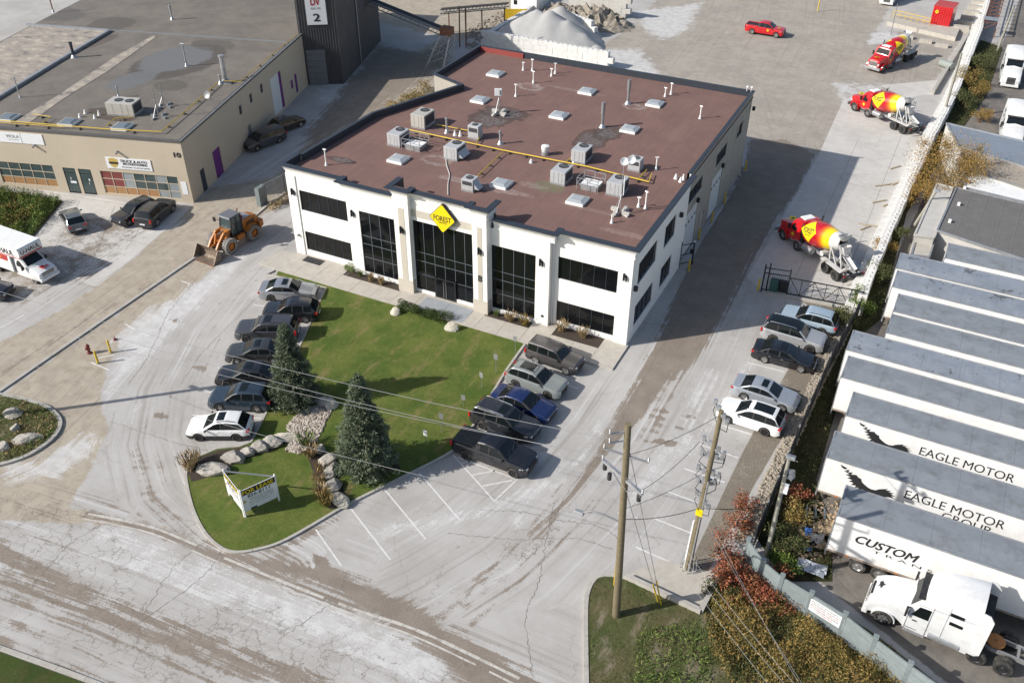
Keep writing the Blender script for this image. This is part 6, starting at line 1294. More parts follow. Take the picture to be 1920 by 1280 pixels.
# ================================================================ ROOFTOP EQUIPMENT
def RG(px, py, z=ROOF): return G(px, py, z)
def skylight(px, py, label, s=.78, z=ROOF, hatch=False, grp='skylights on the office roof', rz=0., glassm=None):
    q = G(px, py, z+.2); root = thing('skylight', label, 'skylight', (q.x, q.y, z), rz, grp)
    MB().box(-s, s, -s, s, -.01, .24, None, None, .98, .98).build('kerb_frame', 'white_paint', root)
    d = MB(); a = s*.93; d.add([(-a, -a, .25), (a, -a, .25), (a, a, .25), (-a, a, .25), (-a*.6, -a*.6, .36), (a*.6, -a*.6, .36), (a*.6, a*.6, .36), (-a*.6, a*.6, .36)], [(0, 1, 5, 4), (1, 2, 6, 5), (2, 3, 7, 6), (3, 0, 4, 7), (4, 5, 6, 7)])
    d.build('dome', glassm or dome, root, smooth=False); return root
dome = mat('milky_dome', (.36, .39, .41), .3, var=.12, scale=3, spec=.5, dirt=(.3, .3, .29), damt=.4, dscale=3)
SK = [((929, 137), 'clear domed skylight farthest back on the brown roof, near the rear left corner'), ((900, 186), 'skylight just left of the panel antenna on the brown roof'), ((1101, 170), 'skylight straight behind the rear exhaust stack pair, centre back of the brown roof'), ((1048, 215), 'skylight between the panel antenna and the front exhaust stack'),
      ((1228, 193), 'skylight right of the rear tall exhaust stack'), ((1181, 241), 'skylight right of the front tall exhaust stack'), ((747, 297), 'skylight between the left railed hatch and the front parapet'), ((940, 343), 'skylight beside the small condenser unit at the front of the roof'), ((1083, 374), 'skylight nearest the front parapet, below the right railed hatch')]
for (px, py), lab in SK: skylight(px, py, lab)
grille_m = mat('unit_dark', (.05, .05, .055), .6, var=.1)
unit_m = mat('unit_grey', (.46, .47, .48), .5, .1, .06, 2, dirt=(.3, .28, .25), damt=.3, dscale=3); unit_b = mat('unit_beige', (.46, .44, .40), .5, .1, .06, 2)
def hvac(px, py, label, sx=1.35, sy=1.75, h=1.2, m=None, small=False, hood=False, z=ROOF, rz=0., fans=1, grp='rooftop air units on the office'):
    q = G(px, py, z+h/2); root = thing('air_unit', label, 'air conditioner', (q.x, q.y, z), rz, grp); m = m or unit_m; a, b = sx/2, sy/2
    MB().box(-a-.03, a+.03, -b-.03, b+.03, 0, .14).build('base_rail', 'galvanised', root)
    MB().box(-a, a, -b, b, .141, h).build('cabinet', m, root, bevel=.02)
    for k in range(fans):
        fy = b*.42 if (fans == 1 and not small) else 0
        fx = 0; fx = fx if fans == 1 else (-a*.3+k*a*.8); r = min(b*.62, a*.62, .44)
        MB().lathe([(r, h-.02), (r, h+.05), (r*.92, h+.05), (r*.9, h+.012), (.001, h+.012)], 18, Matrix.Translation((fx, fy, 0))).build('fan_ring', grille_m, root, smooth=True)
        g_ = MB(); 
        for i in range(5): t_ = PI*i/5; g_.beam((fx-math.cos(t_)*r, fy-math.sin(t_)*r, h+.055), (fx+math.cos(t_)*r, fy+math.sin(t_)*r, h+.055), .018)
        g_.build('fan_grille', 'steel_grey', root)
    if not small:
        for x in (-a*.5, a*.15, a*.6): MB().box(x-.012, x+.012, -b-.012, -b, .2, h-.06).build('panel_seam', 'steel_grey', root)
        MB().box(a, a+.02, -b*.8, b*.8, .3, h-.15).build('coil_grille', grille_m, root)
    else: MB().box(-a*.8, a*.8, -b-.02, -b, h*.55, h*.85).build('coil_grille', grille_m, root)
    if hood: MB().loft([[(a, y, .35), (a+.5, y, .3), (a, y, .85)] for y in (-b*.8, b*.8)]).build('intake_hood', m, root)
    return root
hvac(793, 222, 'beige rooftop unit farthest to the upper left', 1.5, 2.0, 1.35, unit_b); hvac(747, 257, 'grey rooftop unit touching the left railed hatch')
hvac(853, 282, 'grey rooftop unit with intake hood where the hose starts', hood=True); hvac(891, 246, 'narrow upright unit above the yellow gas pipe', 1.1, .9, 1.3, None, True)
hvac(881, 344, 'small condenser unit with hood near the front parapet', 1.1, 1.0, 1.1, None, True, True); hvac(1091, 288, 'grey rooftop unit below the front exhaust stack'); hvac(1053, 327, 'grey rooftop unit left of the right railed hatch')
hvac(1158, 348, 'grey rooftop unit right of the right railed hatch'); hvac(1192, 307, 'dark grilled condenser beside the satellite dishes', 1.1, 1.0, 1.1, None, True)
def railed_hatch(px, py, label):
    q = RG(px, py, ROOF+.3); root = thing('roof_hatch', label, 'roof hatch', (q.x, q.y, ROOF), 0, 'railed roof hatches')
    MB().box(-.75, .75, -.65, .65, 0, .4).build('hatch_box', 'galvanised', root); MB().box(-.8, .8, -.7, .7, .4, .46).build('hatch_lid', 'white_paint', root)
    r = MB()
    for x in (-.95, 0, .95):
        for y in (-.85, .85): r.beam((x, y, 0), (x, y, 1.1), .045)
    for z in (.6, 1.1):
        for y in (-.85, .85): r.beam((-.95, y, z), (.95, y, z), .045)
        r.beam((-.95, -.85, z), (-.95, .85, z), .045)
        if z > 1: r.beam((.95, -.85, z), (.95, .85, z), .045)
    r.build('guard_rail', 'galvanised', root)
railed_hatch(779, 272, 'railed roof hatch at the left, by the beige unit'); railed_hatch(1108, 346, 'railed roof hatch at the right, between two grey units')
def vent(px, py, h, label, r=.055, m='white_paint', kind='pipe', z=ROOF, grp='vent pipes on the office roof'):
    q = G(px, py, z); root = thing('vent_pipe', label, 'vent pipe', (q.x, q.y, z), rnd.uniform(-.5, .5), grp)
    MB().lathe([(r*2.6, 0), (r*1.9, .1), (r*1.25, .32), (r*1.02, .34)], 10).build('flashing', 'galvanised' if m != 'white_paint' else 'white_paint', root, smooth=True)
    MB().lathe([(r, .25), (r, h)], 10, None, None, True).build('pipe', m, root, smooth=True)
    if kind == 'tee': MB().tube([(-r*2.6, 0, h), (r*2.6, 0, h)], r*1.1, 8).build('cap', m, root, smooth=True)
    elif kind == 'stack': MB().lathe([(r*1.35, h*.55), (r*1.35, h), (r*1.1, h)], 12).build('sleeve', m, root, smooth=True)
    elif kind == 'dome': MB().lathe([(r*1.1, h-.02), (r*1.35, h), (r*1.35, h+.12), (.001, h+.2)], 12).build('cap', m, root, smooth=True)
    return root
VL = [(612, 310, 1.5, 'tall white vent pipe with bulb base at the front left roof corner', 'tee'), (981, 132, .85, 'leftmost of the vent cluster at the rear of the roof', 'tee'), (998, 133, 1.25, 'tallest of the rear vent cluster', 'tee'), (1000, 156, 1.25, 'white vent pipe beside the ring shaped stain', 'tee'),
      (1034, 143, .8, 'short pipe of the rear right vent pair', 'tee'), (1041, 138, 1.1, 'taller pipe of the rear right vent pair', 'tee'), (967, 181, 1.25, 'lone vent pipe between two skylights and the panel antenna', 'tee'), (1312.5, 222.5, 1.25, 'lone white vent pipe by the right roof edge', 'tee'),
      (1247, 181, .9, 'short vent pipe right of the upper right skylight', 'tee'), (1258, 177, 1.15, 'taller vent pipe right of the upper right skylight', 'tee'), (1230, 319, 1.2, 'grey vent pipe by the end of the gas line', 'tee'), (1197, 388, .85, 'short vent pipe at the lower right of the roof', 'tee'),
      (1210, 391, 1.5, 'tall vent pipe at the lower right of the roof', 'tee'), (1147, 418, .7, 'white vent next to the weighted mast base', 'pipe'), (1267, 335, .42, 'first stub of the stub trio by the right parapet', 'pipe'), (1276, 341, .42, 'nearest stub of the stub trio', 'pipe'), (1281, 337, .5, 'rightmost stub of the stub trio', 'pipe'),
      (996, 305, .3, 'stub vent just below the gas pipe, left', 'pipe'), (1075, 309, .3, 'stub vent just below the gas pipe, right', 'pipe'), (853, 254, .5, 'left stub of the stub pair under the narrow unit', 'pipe'), (863, 255, .5, 'right stub of the stub pair under the narrow unit', 'pipe')]
for px, py, h, lab, kd in VL: vent(px, py, h, lab, .06 if h > .6 else .075, 'white_paint', kd)
vent(838, 249, 1.35, 'galvanised flue above the gas pipe', .11, 'galvanised', 'dome'); vent(938, 270, 1.15, 'galvanised flue with dark cap right of the narrow unit', .12, 'galvanised', 'dome'); vent(1129, 239, 2.5, 'tall dark exhaust stack above the streaked stain', .14, 'steel_grey', 'stack'); vent(1177, 195, 2.5, 'tall dark exhaust stack at the rear centre', .14, 'steel_grey', 'stack')
q = RG(1022, 290); mv = thing('roof_fan', 'squat mushroom roof fan in the middle of the roof', 'roof fan', (q.x, q.y, ROOF)); MB().lathe([(.34, 0), (.34, .28), (.26, .3)], 16).build('base', 'galvanised', mv); MB().lathe([(.26, .3), (.3, .34), (.36, .6), (.36, .85), (.001, .92)], 16).build('hood', 'white_paint', mv, smooth=True)
def gaspipe(name, label, runs, z, r=.055, legs=1.6, m='yellow_paint', z0=ROOF, grp=None):
    root = thing(name, label, 'gas pipe', (0, 0, 0), 0, grp)
    for k, pts in enumerate(runs):
        P = [G(px, py, z) for px, py in pts]; MB().tube(P, r if k == 0 else r*.7, 7).build('pipe_run', m, root, smooth=True)
        for a, b in zip(P[:-1], P[1:]):
            n = max(1, int((b-a).length/legs)); d = (b-a).normalized(); s = Vector((-d.y, d.x, 0))
            for i in range(n): c = a+(b-a)*((i+.5)/n); MB().beam(Vector((*(c-s*.16).xy, z0+.06)), Vector((*(c+s*.16).xy, z0+.06)), .12, .12).beam(Vector((*c.xy, z0+.1)), Vector((*c.xy, z-r)), .05).build('support_block', 'black_rubber', root)
    return root
gp = gaspipe('gas_pipe', 'yellow gas pipe running across the brown roof', [[(766, 243), (940, 281), (1100, 312), (1217, 341)], [(817, 233), (878, 245)], [(943, 285), (895, 330)], [(903, 252), (893, 268)], [(1074, 293), (1060, 305)], [(1217, 341), (1222, 325)], [(1213, 318), (1196, 337)]], ROOF+.26)
hs = thing('roof_hose', 'pale hose trailing from a rooftop unit to the front parapet', 'hose'); MB().tube(smooth_line([RG(836, 298, ROOF+.04), RG(838, 312, ROOF+.04), RG(843, 328, ROOF+.04), RG(840, 345, ROOF+.04), RG(840, 366, ROOF+.04)], 6), .045, 6).build('hose', mat('hose_white', (.5, .48, .45), .6), hs, smooth=True)
def mast(px, py, top, label, dishes=True):
    q = RG(px, py); h = HT(*top, Vector((q.x, q.y, 0)))-ROOF; root = thing('antenna_mast', label, 'antenna mast', (q.x, q.y, ROOF), .4)
    MB().tube([(0, 0, 0), (0, 0, h)], .035, 8).build('pole', 'galvanised', root)
    t_ = MB(); 
    for k in range(3): a = 2*PI*k/3; t_.beam((math.cos(a)*.75, math.sin(a)*.75, .1), (0, 0, 1.7), .035)
    t_.build('tripod', 'galvanised', root)
    for k in range(4):
        a = PI/4+PI/2*k; 
        for j in (0, 1): MB().box(-.3, .3, -.14, .14, .02+j*.16, .16+j*.16, None, Matrix.Translation((math.cos(a)*.6, math.sin(a)*.6, 0)) @ Matrix.Rotation(a+j*.4, 4, 'Z')).build('ballast_block', 'grey_block', root)
    if dishes:
        for sx, dz in ((-.0, -.05), (.55, .1)):
            c_ = Vector((sx, -.1, h+dz)); MB().lathe([(.001, .0), (.2, .03), (.32, .1), (.33, .1), (.2, .01), (.001, -.03)], 18, Matrix.Translation(c_) @ Matrix.Rotation(math.radians(75), 4, 'X')).build('dish', 'sign_white', root, smooth=True)
        MB().beam((0, 0, h-.02), (.55, 0, h+.1), .03).build('dish_arm', 'galvanised', root); MB().tube([(.15, 0, h*.35), (.15, 0, h*.7)], .05, 8).build('antenna', 'sign_white', root)
    else: MB().box(-.42, .3, -.05, .05, h-.75, h).build('panel_antenna', 'sign_white', root, bevel=.03); MB().tube([(.1, -.07, h-.6), (.1, -.07, h-.15)], .06, 8).build('radio', 'steel_grey', root)
    return root
mast(935.7, 214, (938, 166), 'mast with square white panel antenna on weighted base', False); mast(1162.5, 400, (1169, 300), 'tall mast with two small dishes on weighted base')
for px, py, lb_ in ((1400, 171, 'thin stalked device, left one at the far right roof corner'), (1408, 172, 'white rounded device at the very far right roof corner')): q = G(px, py, PAR); o = thing('corner_camera', lb_, 'camera', (q.x, q.y, PAR), 0, 'devices at the roof corner'); MB().tube([(0, 0, 0), (0, 0, .5)], .03, 6).build('stalk', 'white_paint', o); MB().box(-.08, .12, -.07, .07, .4, .55).build('camera_body', 'sign_white', o)
# workshop roof
NZ = 6.3
hvac(233, 200, 'large beige twin fan unit on the workshop roof', 3.0, 1.9, 1.35, unit_b, z=NZ, rz=math.radians(16.8), fans=2, grp=None)
for px, py, h, lab, r, m, kd in [(323, 37, 1.9, 'grey pipe at the rear of the workshop roof', .11, 'galvanised', 'stack'), (350, 124, 2.6, 'pipe standing in the roof puddle', .09, 'galvanised', 'tee'), (423, 154, 2.9, 'wide silver chimney with cap by the right parapet', .26, 'galvanised', 'dome'), (139, 108, 1.7, 'blue-grey gooseneck flue on the roof divider', .17, 'cap_metal', 'dome'),
                             (38, 183, 2.2, 'thin pipe left of the pale strip', .06, 'galvanised', 'tee'), (223, 183, 1.1, 'capped pipe behind the big unit', .08, 'galvanised', 'dome'), (150, 220, .4, 'stub vent by the second workshop skylight', .07, 'white_paint', 'pipe'), (160, 213, .4, 'stub vent behind the second workshop skylight', .07, 'white_paint', 'pipe'), (178, 222, .4, 'stub vent left of the third workshop skylight', .07, 'white_paint', 'pipe'), (186, 216, .5, 'stub vent nearest the third workshop skylight', .07, 'white_paint', 'pipe'), (100, 23, 3.2, 'dark mast at the upper left of the workshop roof', .08, 'rust', 'pipe'), (414, 157, .9, 'small capped pipe at the foot of the silver chimney', .12, 'galvanised', 'dome')]:
    vent(px, py, h, lab, r, m, kd, NZ, 'pipes on the workshop roof')
ds = mat('tinted_dome', (.16, .19, .21), .15, var=.1, spec=.6)
for p, lab in (((15, 219), 'leftmost skylight of the workshop roof'), ((129, 228), 'middle skylight of the workshop roof'), ((229, 236), 'skylight nearest the workshop corner')): skylight(*p, lab, .85, NZ, grp='skylights on the workshop roof', rz=math.radians(16.8), glassm=ds)
gaspipe('gas_pipe', 'rusty yellow gas pipe around the edge of the workshop roof', [[(-40, 222), (0, 226), (100, 234), (200, 242), (302, 247), (360, 198), (408, 155)], [(418, 152), (450, 153), (500, 110), (566, 58)], [(75, 233), (95, 219), (62, 214)], [(195, 240), (215, 222), (250, 219)], [(0, 230), (120, 238)]], NZ+.3, .05, 3., 'yellow_paint', NZ)
for (px, py), tp, lab in (((298, 220), (290, 165), 'dark antenna mast with wires on the workshop roof'), ((308, 200), (304, 158), 'pale tripod mast on the workshop roof')):
    q = G(px, py, NZ); h = HT(*tp, Vector((q.x, q.y, 0)))-NZ; o = thing('antenna_mast', lab, 'antenna mast', (q.x, q.y, NZ)); MB().tube([(0, 0, 0), (0, 0, h)], .05, 6).build('pole', 'steel_grey', o); MB().beam((-.3, 0, h*.6), (.3, 0, h*.6), .05).beam((0, 0, h*.45), (.8, .3, .1), .04).beam((0, 0, h*.45), (-.8, .2, .1), .04).beam((0, 0, h*.45), (0, -.8, .1), .04).build('stays', 'steel_grey', o)
    for k in range(4): a = PI/2*k; MB().box(-.28, .28, -.14, .14, 0, .18, None, Matrix.Translation((math.cos(a)*.7, math.sin(a)*.7, 0)) @ Matrix.Rotation(a, 4, 'Z')).build('ballast_block', 'steel_grey', o)
q = G(402, 208, NZ+.2); o = thing('satellite_dish', 'grey satellite dish on a bent arm at the workshop parapet', 'satellite dish', (q.x, q.y, NZ)); MB().tube([(0, 0, 0), (0, 0, 1.3), (-.2, -.2, 1.9)], .04, 6).build('arm', 'steel_grey', o); MB().lathe([(.001, 0), (.25, .03), (.42, .12), (.25, .01), (.001, -.02)], 16, Matrix.Translation((-.25, -.25, 2.)) @ Matrix.Rotation(1.2, 4, 'X')).build('dish', 'steel_grey', o, smooth=True)

# ================================================================ GROUND FURNITURE
def bollard(px, py, label, h=1.15, grp='yellow bollards', r=.085):
    q = G(px, py); o = thing('bollard', label, 'bollard', (q.x, q.y, 0), 0, grp); MB().lathe([(r, 0), (r, h), (r*.7, h+.05), (.001, h+.07)], 12).build('post', 'yellow_paint', o, smooth=True); MB().lathe([(r*2, 0), (r*2, .02), (r, .03)], 12).build('foot', 'steel_grey', o); return o
bollard(184, 681, 'yellow bollard nearest the red hydrant'); bollard(208, 661, 'yellow bollard on the far side of the hydrant')
for p, lab in (((1291, 508), 'yellow bollard at the gate post by the office side wall'), ((1310, 449), 'yellow bollard left of the first garage door'), ((1334, 417), 'yellow bollard between the two garage doors'), ((1358, 382), 'yellow bollard right of the second garage door'), ((1397, 321), 'yellow bollard at the rear corner of the office'), ((1421, 545), 'yellow bollard at the foot of the black gate')): bollard(*p, lab, 1.2, 'yellow bollards along the drive')
q = G(168, 662); hy = thing('fire_hydrant', 'dull red fire hydrant between the yellow bollards', 'fire hydrant', (q.x, q.y, 0))
MB().lathe([(.2, 0), (.2, .06), (.12, .1), (.12, .62), (.17, .64), (.17, .7), (.13, .78), (.05, .86), (.04, .93), (.001, .93)], 14).build('barrel', mat('hydrant_red', (.17, .035, .03), .7, var=.3, scale=6), hy, smooth=True)
for a, L_ in ((0, .22), (PI, .22), (-PI/2, .25)): MB().tube([(0, 0, .5), (math.cos(a)*L_, math.sin(a)*L_, .5)], .075, 10).build('outlet', 'hydrant_red', hy)
q = G(216, 637); vc = thing('valve_cap', 'small red valve cover on white paving', 'valve cover', (q.x, q.y, 0)); MB().lathe([(.16, 0), (.16, .06), (.06, .08), (.06, .3), (.001, .32)], 12).build('cap', 'hydrant_red', vc)
# stop line kerb wheel-stops etc. -> For-lease sign
ls = thing('lease_sign', 'V shaped white FOR LEASE signboard standing on the lawn corner', 'sign')
A, B, C_ = [Vector((*G(*p, 2.34).xy, 0)) for p in ((448, 922), (515, 892), (417, 882))]
for p0, p1, face in ((A, B, 1), (C_, A, 0)):
    d = (p1-p0); L_ = d.length; d.normalize(); n = Vector((d.y, -d.x, 0)); z0_, z1_ = .5, 2.34
    MB().add([p0+Z_*z0_, p1+Z_*z0_, p1+Z_*z1_, p0+Z_*z1_, p0+Z_*z0_-n*.03, p1+Z_*z0_-n*.03, p1+Z_*z1_-n*.03, p0+Z_*z1_-n*.03], [(0, 1, 2, 3), (7, 6, 5, 4), (0, 4, 5, 1), (3, 2, 6, 7), (0, 3, 7, 4), (1, 5, 6, 2)]).build('sign_board', 'sign_white', ls)
    for q in (p0, p1): MB().beam(q+Z_*0-n*.06, q+Z_*(z1_+.1)-n*.06, .09).build('sign_post', 'white_paint', ls)
    c = (p0+p1)/2; off = n*.004
    MB().add([p0+d*.04+Z_*(z1_-.48)+off, p1-d*.04+Z_*(z1_-.48)+off, p1-d*.04+Z_*(z1_-.04)+off, p0+d*.04+Z_*(z1_-.04)+off], [(0, 1, 2, 3)]).build('black_band', 'ink', ls)
    letters('FOR LEASE', 'bright_yellow', ls, c+Z_*(z1_-.26), d, Z_, L_*.86, .3, .014, off=.012)
    letters('856-8111', 'ink', ls, c+Z_*(z1_-.66), d, Z_, L_*.62, .27, .01, off=.01); letters('VANGUARD', 'steel_grey', ls, c+d*.12+Z_*(z1_-.98), d, Z_, L_*.66, .24, .0, off=.01)
    letters('REALTY BROKERAGE CORP.', 'ink', ls, c+d*.1+Z_*(z1_-1.22), d, Z_, L_*.7, .1, off=.01); letters('www.vanguardrealty.ca', 'ink', ls, c+Z_*(z1_-1.42), d, Z_, L_*.6, .1, off=.01)
    q = c-d*L_*.42+Z_*(z1_-1.0)+n*.012; MB().add([q-d*.16, q+Z_*-.14, q+d*.16, q+Z_*.14], [(0, 1, 2, 3)]).build('logo_mark', 'gold', ls); MB().add([p0+d*.5+Z_*(z0_+.02)+n*.02, p0+d*.9+Z_*(z0_+.02)+n*.02, p0+d*.9+Z_*(z0_+.16)+n*.02, p0+d*.5+Z_*(z0_+.16)+n*.02], [(0, 1, 2, 3)]).build('hanging_tag', 'ink', ls)
MB().beam(C_+Z_*2.3, B+Z_*2.3, .07).build('top_brace', 'steel_grey', ls)
# little notice stakes around the lawn
for i, ((px, py), top, lab) in enumerate([((672, 905), (668, 886), 'small white notice on a wire stake in front of the right spruce'), ((728, 868), (722, 851), 'small notice stake between the right spruce and its shadow'), ((799, 832), (795, 817), 'small notice stake left of the black pickup'), ((930, 700), (932, 674), 'parking notice stake behind the pale grey-green SUV'), ((966, 664), (967, 640), 'parking notice stake behind the boxy SUV'), ((903, 729), (902, 708), 'parking notice stake behind the navy sedan'), ((869, 763), (870, 750), 'brown notice stake behind the off-road SUV'), ((829, 812), (828, 785), 'thin stake at the lawn edge above the pickup')]):
    q = G(px, py); h = max(.5, HT(*top, q)); o = thing('notice_stake', lab, 'sign', (q.x, q.y, .08), rnd.uniform(-.3, .2), 'notice stakes round the lawn'); MB().beam((0, 0, 0), (0, 0, h), .03).build('stake', 'steel_grey', o); MB().box(-.16, .16, -.03, -.01, h-.05, h+.42).build('notice_board', 'sign_white' if i < 3 else 'galvanised', o)
# chain link fence by the neighbour's drive
def chainlink(name, label, pts, h, m='galvanised', top=True, step=2.4, grp=None, mesh=True, post_r=.04):
    root = thing(name, label, 'fence', (0, 0, 0), 0, grp)
    P = [Vector((p.x, p.y, 0)) for p in pts]
    for a, b in zip(P[:-1], P[1:]):
        n = max(1, round((b-a).length/step)); d = (b-a)/n
        for i in range(n+1): MB().tube([a+d*i, a+d*i+Z_*(h+.08)], post_r, 6).build('post', m, root)
        if top: MB().tube([a+Z_*h, b+Z_*h], .03, 6).build('top_rail', m, root)
        if mesh:
            for i in range(n):
                w_ = MB(); p0 = a+d*i; L_ = d.length; u = d.normalized(); s = .11; k = int((L_+h)/s)
                for j in range(k):
                    x0 = j*s; 
                    for sg in (1, -1):
                        xa, za = (x0, 0) if x0 <= L_ else (L_, x0-L_); xb, zb_ = (0, x0) if x0 <= h else (x0-h, h)
                        if za > h or xb > L_: continue
                        if sg < 0: xa, xb = L_-xa, L_-xb
                        A_, B_ = p0+u*xa+Z_*za, p0+u*xb+Z_*zb_; t_ = Z_*.006; w_.quad(A_-t_, B_-t_, B_+t_, A_+t_)
                o = w_.build('wire_mesh', m, root); o['kind'] = 'stuff'
    return root
chainlink('chain_link_fence', 'galvanised chain link fence at the neighbour drive by the loader', [G(497, 382), G(536, 362), G(600, 320)], 2.1); cb_ = thing('fence_post_block', 'pale concrete block at the end of the chain link fence', 'concrete block', (0, 0, 0)); q = G(492, 384); MB().box(q.x-.25, q.x+.25, q.y-.5, q.y+.6, 0, 2.0).build('block', mat('post_green', (.16, .19, .19), .7), cb_)
# black yard gate
gt = thing('yard_gate', 'black steel cantilever gate with diagonal braces across the drive', 'gate')
a, b = G(1475, 553), G(1612, 580); u = (b-a).normalized(); L_ = (b-a).length; gz = 1.75
bars = MB(); 
for z in (.18, gz): MB().beam(a+Z_*z, b+Z_*z, .08).build('gate_rail', 'black_metal', gt)
n = 6
for i in range(n+1): MB().beam(a+u*(L_*i/n)+Z_*.15, a+u*(L_*i/n)+Z_*gz, .05).build('upright', 'black_metal', gt)
for i in range(n):
    z0_, z1_ = (.18, gz) if i % 2 else (gz, .18); MB().beam(a+u*(L_*i/n)+Z_*z0_, a+u*(L_*(i+1)/n)+Z_*z1_, .045).build('brace', 'black_metal', gt)
w_ = MB()
for j in range(int(L_/.12)):
    p = a+u*(j*.12); w_.beam(p+Z_*.2, p+Z_*(gz-.05), .012)
o = w_.build('gate_pickets', 'black_metal', gt); o['kind'] = 'stuff'
ge = thing('gate_operator', 'black framed gate operator with cabinet and post', 'gate motor'); p0, p1 = G(1427, 546), G(1474, 553)
for q, h in ((p0, 2.7), (p0.lerp(p1, .18), 2.9), (p1, 2.6)): MB().beam(q, q+Z_*h, .12).build('post', 'black_metal', ge)
for z in (.25, 1.9, 2.4): MB().beam(p0+Z_*z, p1+Z_*z, .07).build('rail', 'black_metal', ge)
q = p0.lerp(p1, .45); MB().box(q.x-.35, q.x+.35, q.y-.1, q.y+.4, .2, 1.3).build('cabinet', mat('cab_green', (.03, .09, .075), .5), ge); q = p0.lerp(p1, .8); MB().box(q.x-.4, q.x+.4, q.y, q.y+.3, .3, 1.3).build('cabinet', 'black_metal', ge)
ch = MB()
for i in range(12): ch.beam(p0.lerp(p1, i/12)+Z_*.3, p0.lerp(p1, i/12)+Z_*1.85, .025)
ch.build('bars', 'black_metal', ge, kind='stuff')
q1, q2 = G(1273, 500), G(1297, 495); ga2 = thing('gate_latch_frame', 'black gate frame with latch box against the office side wall', 'gate')
for q, h in ((q1, 2.6), (q2, 2.3)): MB().beam(q, q+Z_*h, .12).build('post', 'black_metal', ga2)
for z in (.3, 1.2, 2.2): MB().beam(q1+Z_*z, q2+Z_*z, .06).build('rail', 'black_metal', ga2)
MB().box(q2.x-.3, q2.x-.05, q2.y-.12, q2.y+.1, 1.1, 1.5).build('latch_box', 'black_metal', ga2); MB().box(q2.x-.07, q2.x+.07, q2.y-.1, q2.y+.1, 2.3, 2.42).build('post_cap', 'sign_white', ga2)
kb = MB(); a_, b_ = G(1430, 549), G(1560, 573); kb.beam(a_+Z_*.08, b_+Z_*.08, .35, .16); o = kb.build('gate_sill', 'kerb'); o['kind'] = 'structure'

# ---------------------------------------------------------------- retaining wall of cast blocks
def block_mesh(L_=1.5, W_=.75, H_=.75, studs=True):
    m_ = MB(); b = .03; x, y, z = L_/2, W_/2, H_
    lo = [(-x, -y, b), (x, -y, b), (x, y, b), (-x, y, b)]; hi = [(p, q, z-b) for p, q, _ in lo]; top = [(p*(1-b/x), q*(1-b/y), z) for p, q, _ in lo]; bot = [(p*(1-b/x), q*(1-b/y), 0) for p, q, _ in lo]
    m_.loft([bot, lo, hi, top], True, True)
    if studs:
        for sx in (-L_/4, L_/4): m_.lathe([(.13, z), (.09, z+.1), (.001, z+.1)], 8, Matrix.Translation((sx, 0, 0)))
    return m_
BLK = {k: block_mesh(studs=k[0]).mesh('block', k[1]) for k in ((True, 'white_block'), (False, 'white_block'), (True, 'grey_block'), (False, 'grey_block'))}
def block_wall(name, label, path, courses, m='white_block', batter=0., L_=1.5, studs=True):
    root = thing(name, label, 'retaining wall'); P = [Vector((p.x, p.y, 0)) for p in path]
    tot = sum((b-a).length for a, b in zip(P[:-1], P[1:])); n = int(tot/(L_+.02))
    def at(s):
        for a, b in zip(P[:-1], P[1:]):
            l = (b-a).length
            if s <= l: return a+(b-a)*(s/l), (b-a).normalized()
            s -= l
        return b, (b-a).normalized()
    for c in range(courses):
        for i in range(n):
            s = (i+(.5 if c % 2 else .0)+.5)*(L_+.02)
            if s > tot: continue
            p, d = at(s); nrm = Vector((-d.y, d.x, 0)); o = place(BLK[(c == courses-1 and studs, m)], 'block', root, p+nrm*(batter*c+rnd.uniform(-.03, .03))+Z_*(c*.75), math.atan2(d.y, d.x)+rnd.uniform(-.02, .02))
    return root
WL = [(1594, 588), (1608, 548), (1628, 500), (1674, 398), (1723, 290), (1777, 190), (1823, 75), (1848, -10)]
block_wall('retaining_wall', 'long white block retaining wall with studs between the mixer yard and the trailer yard', [G(*p)+X_*.55 for p in WL], 2)
block_wall('wall_footing', 'lower white block course on the yard side of the long retaining wall', [G(*p)-X_*.22 for p in WL], 1, studs=False)
block_wall('block_bay_wall', 'bright white block wall holding the gravel pile behind the office', [G(905, 86), G(1141, 128)], 3)
block_wall('block_bay_wall', 'white block wall between the gravel pile and the rubble heap', [G(1060, 50), G(1120, 72)], 3)
block_wall('block_bay_wall', 'slanting white block wall left of the gravel pile', [G(905, 86), G(985, 38), G(1040, -10)], 2)
block_wall('block_bay_wall', 'tall grey block wall behind the rubble heap', [G(1060, 16), G(1190, 37)], 4, 'grey_block')
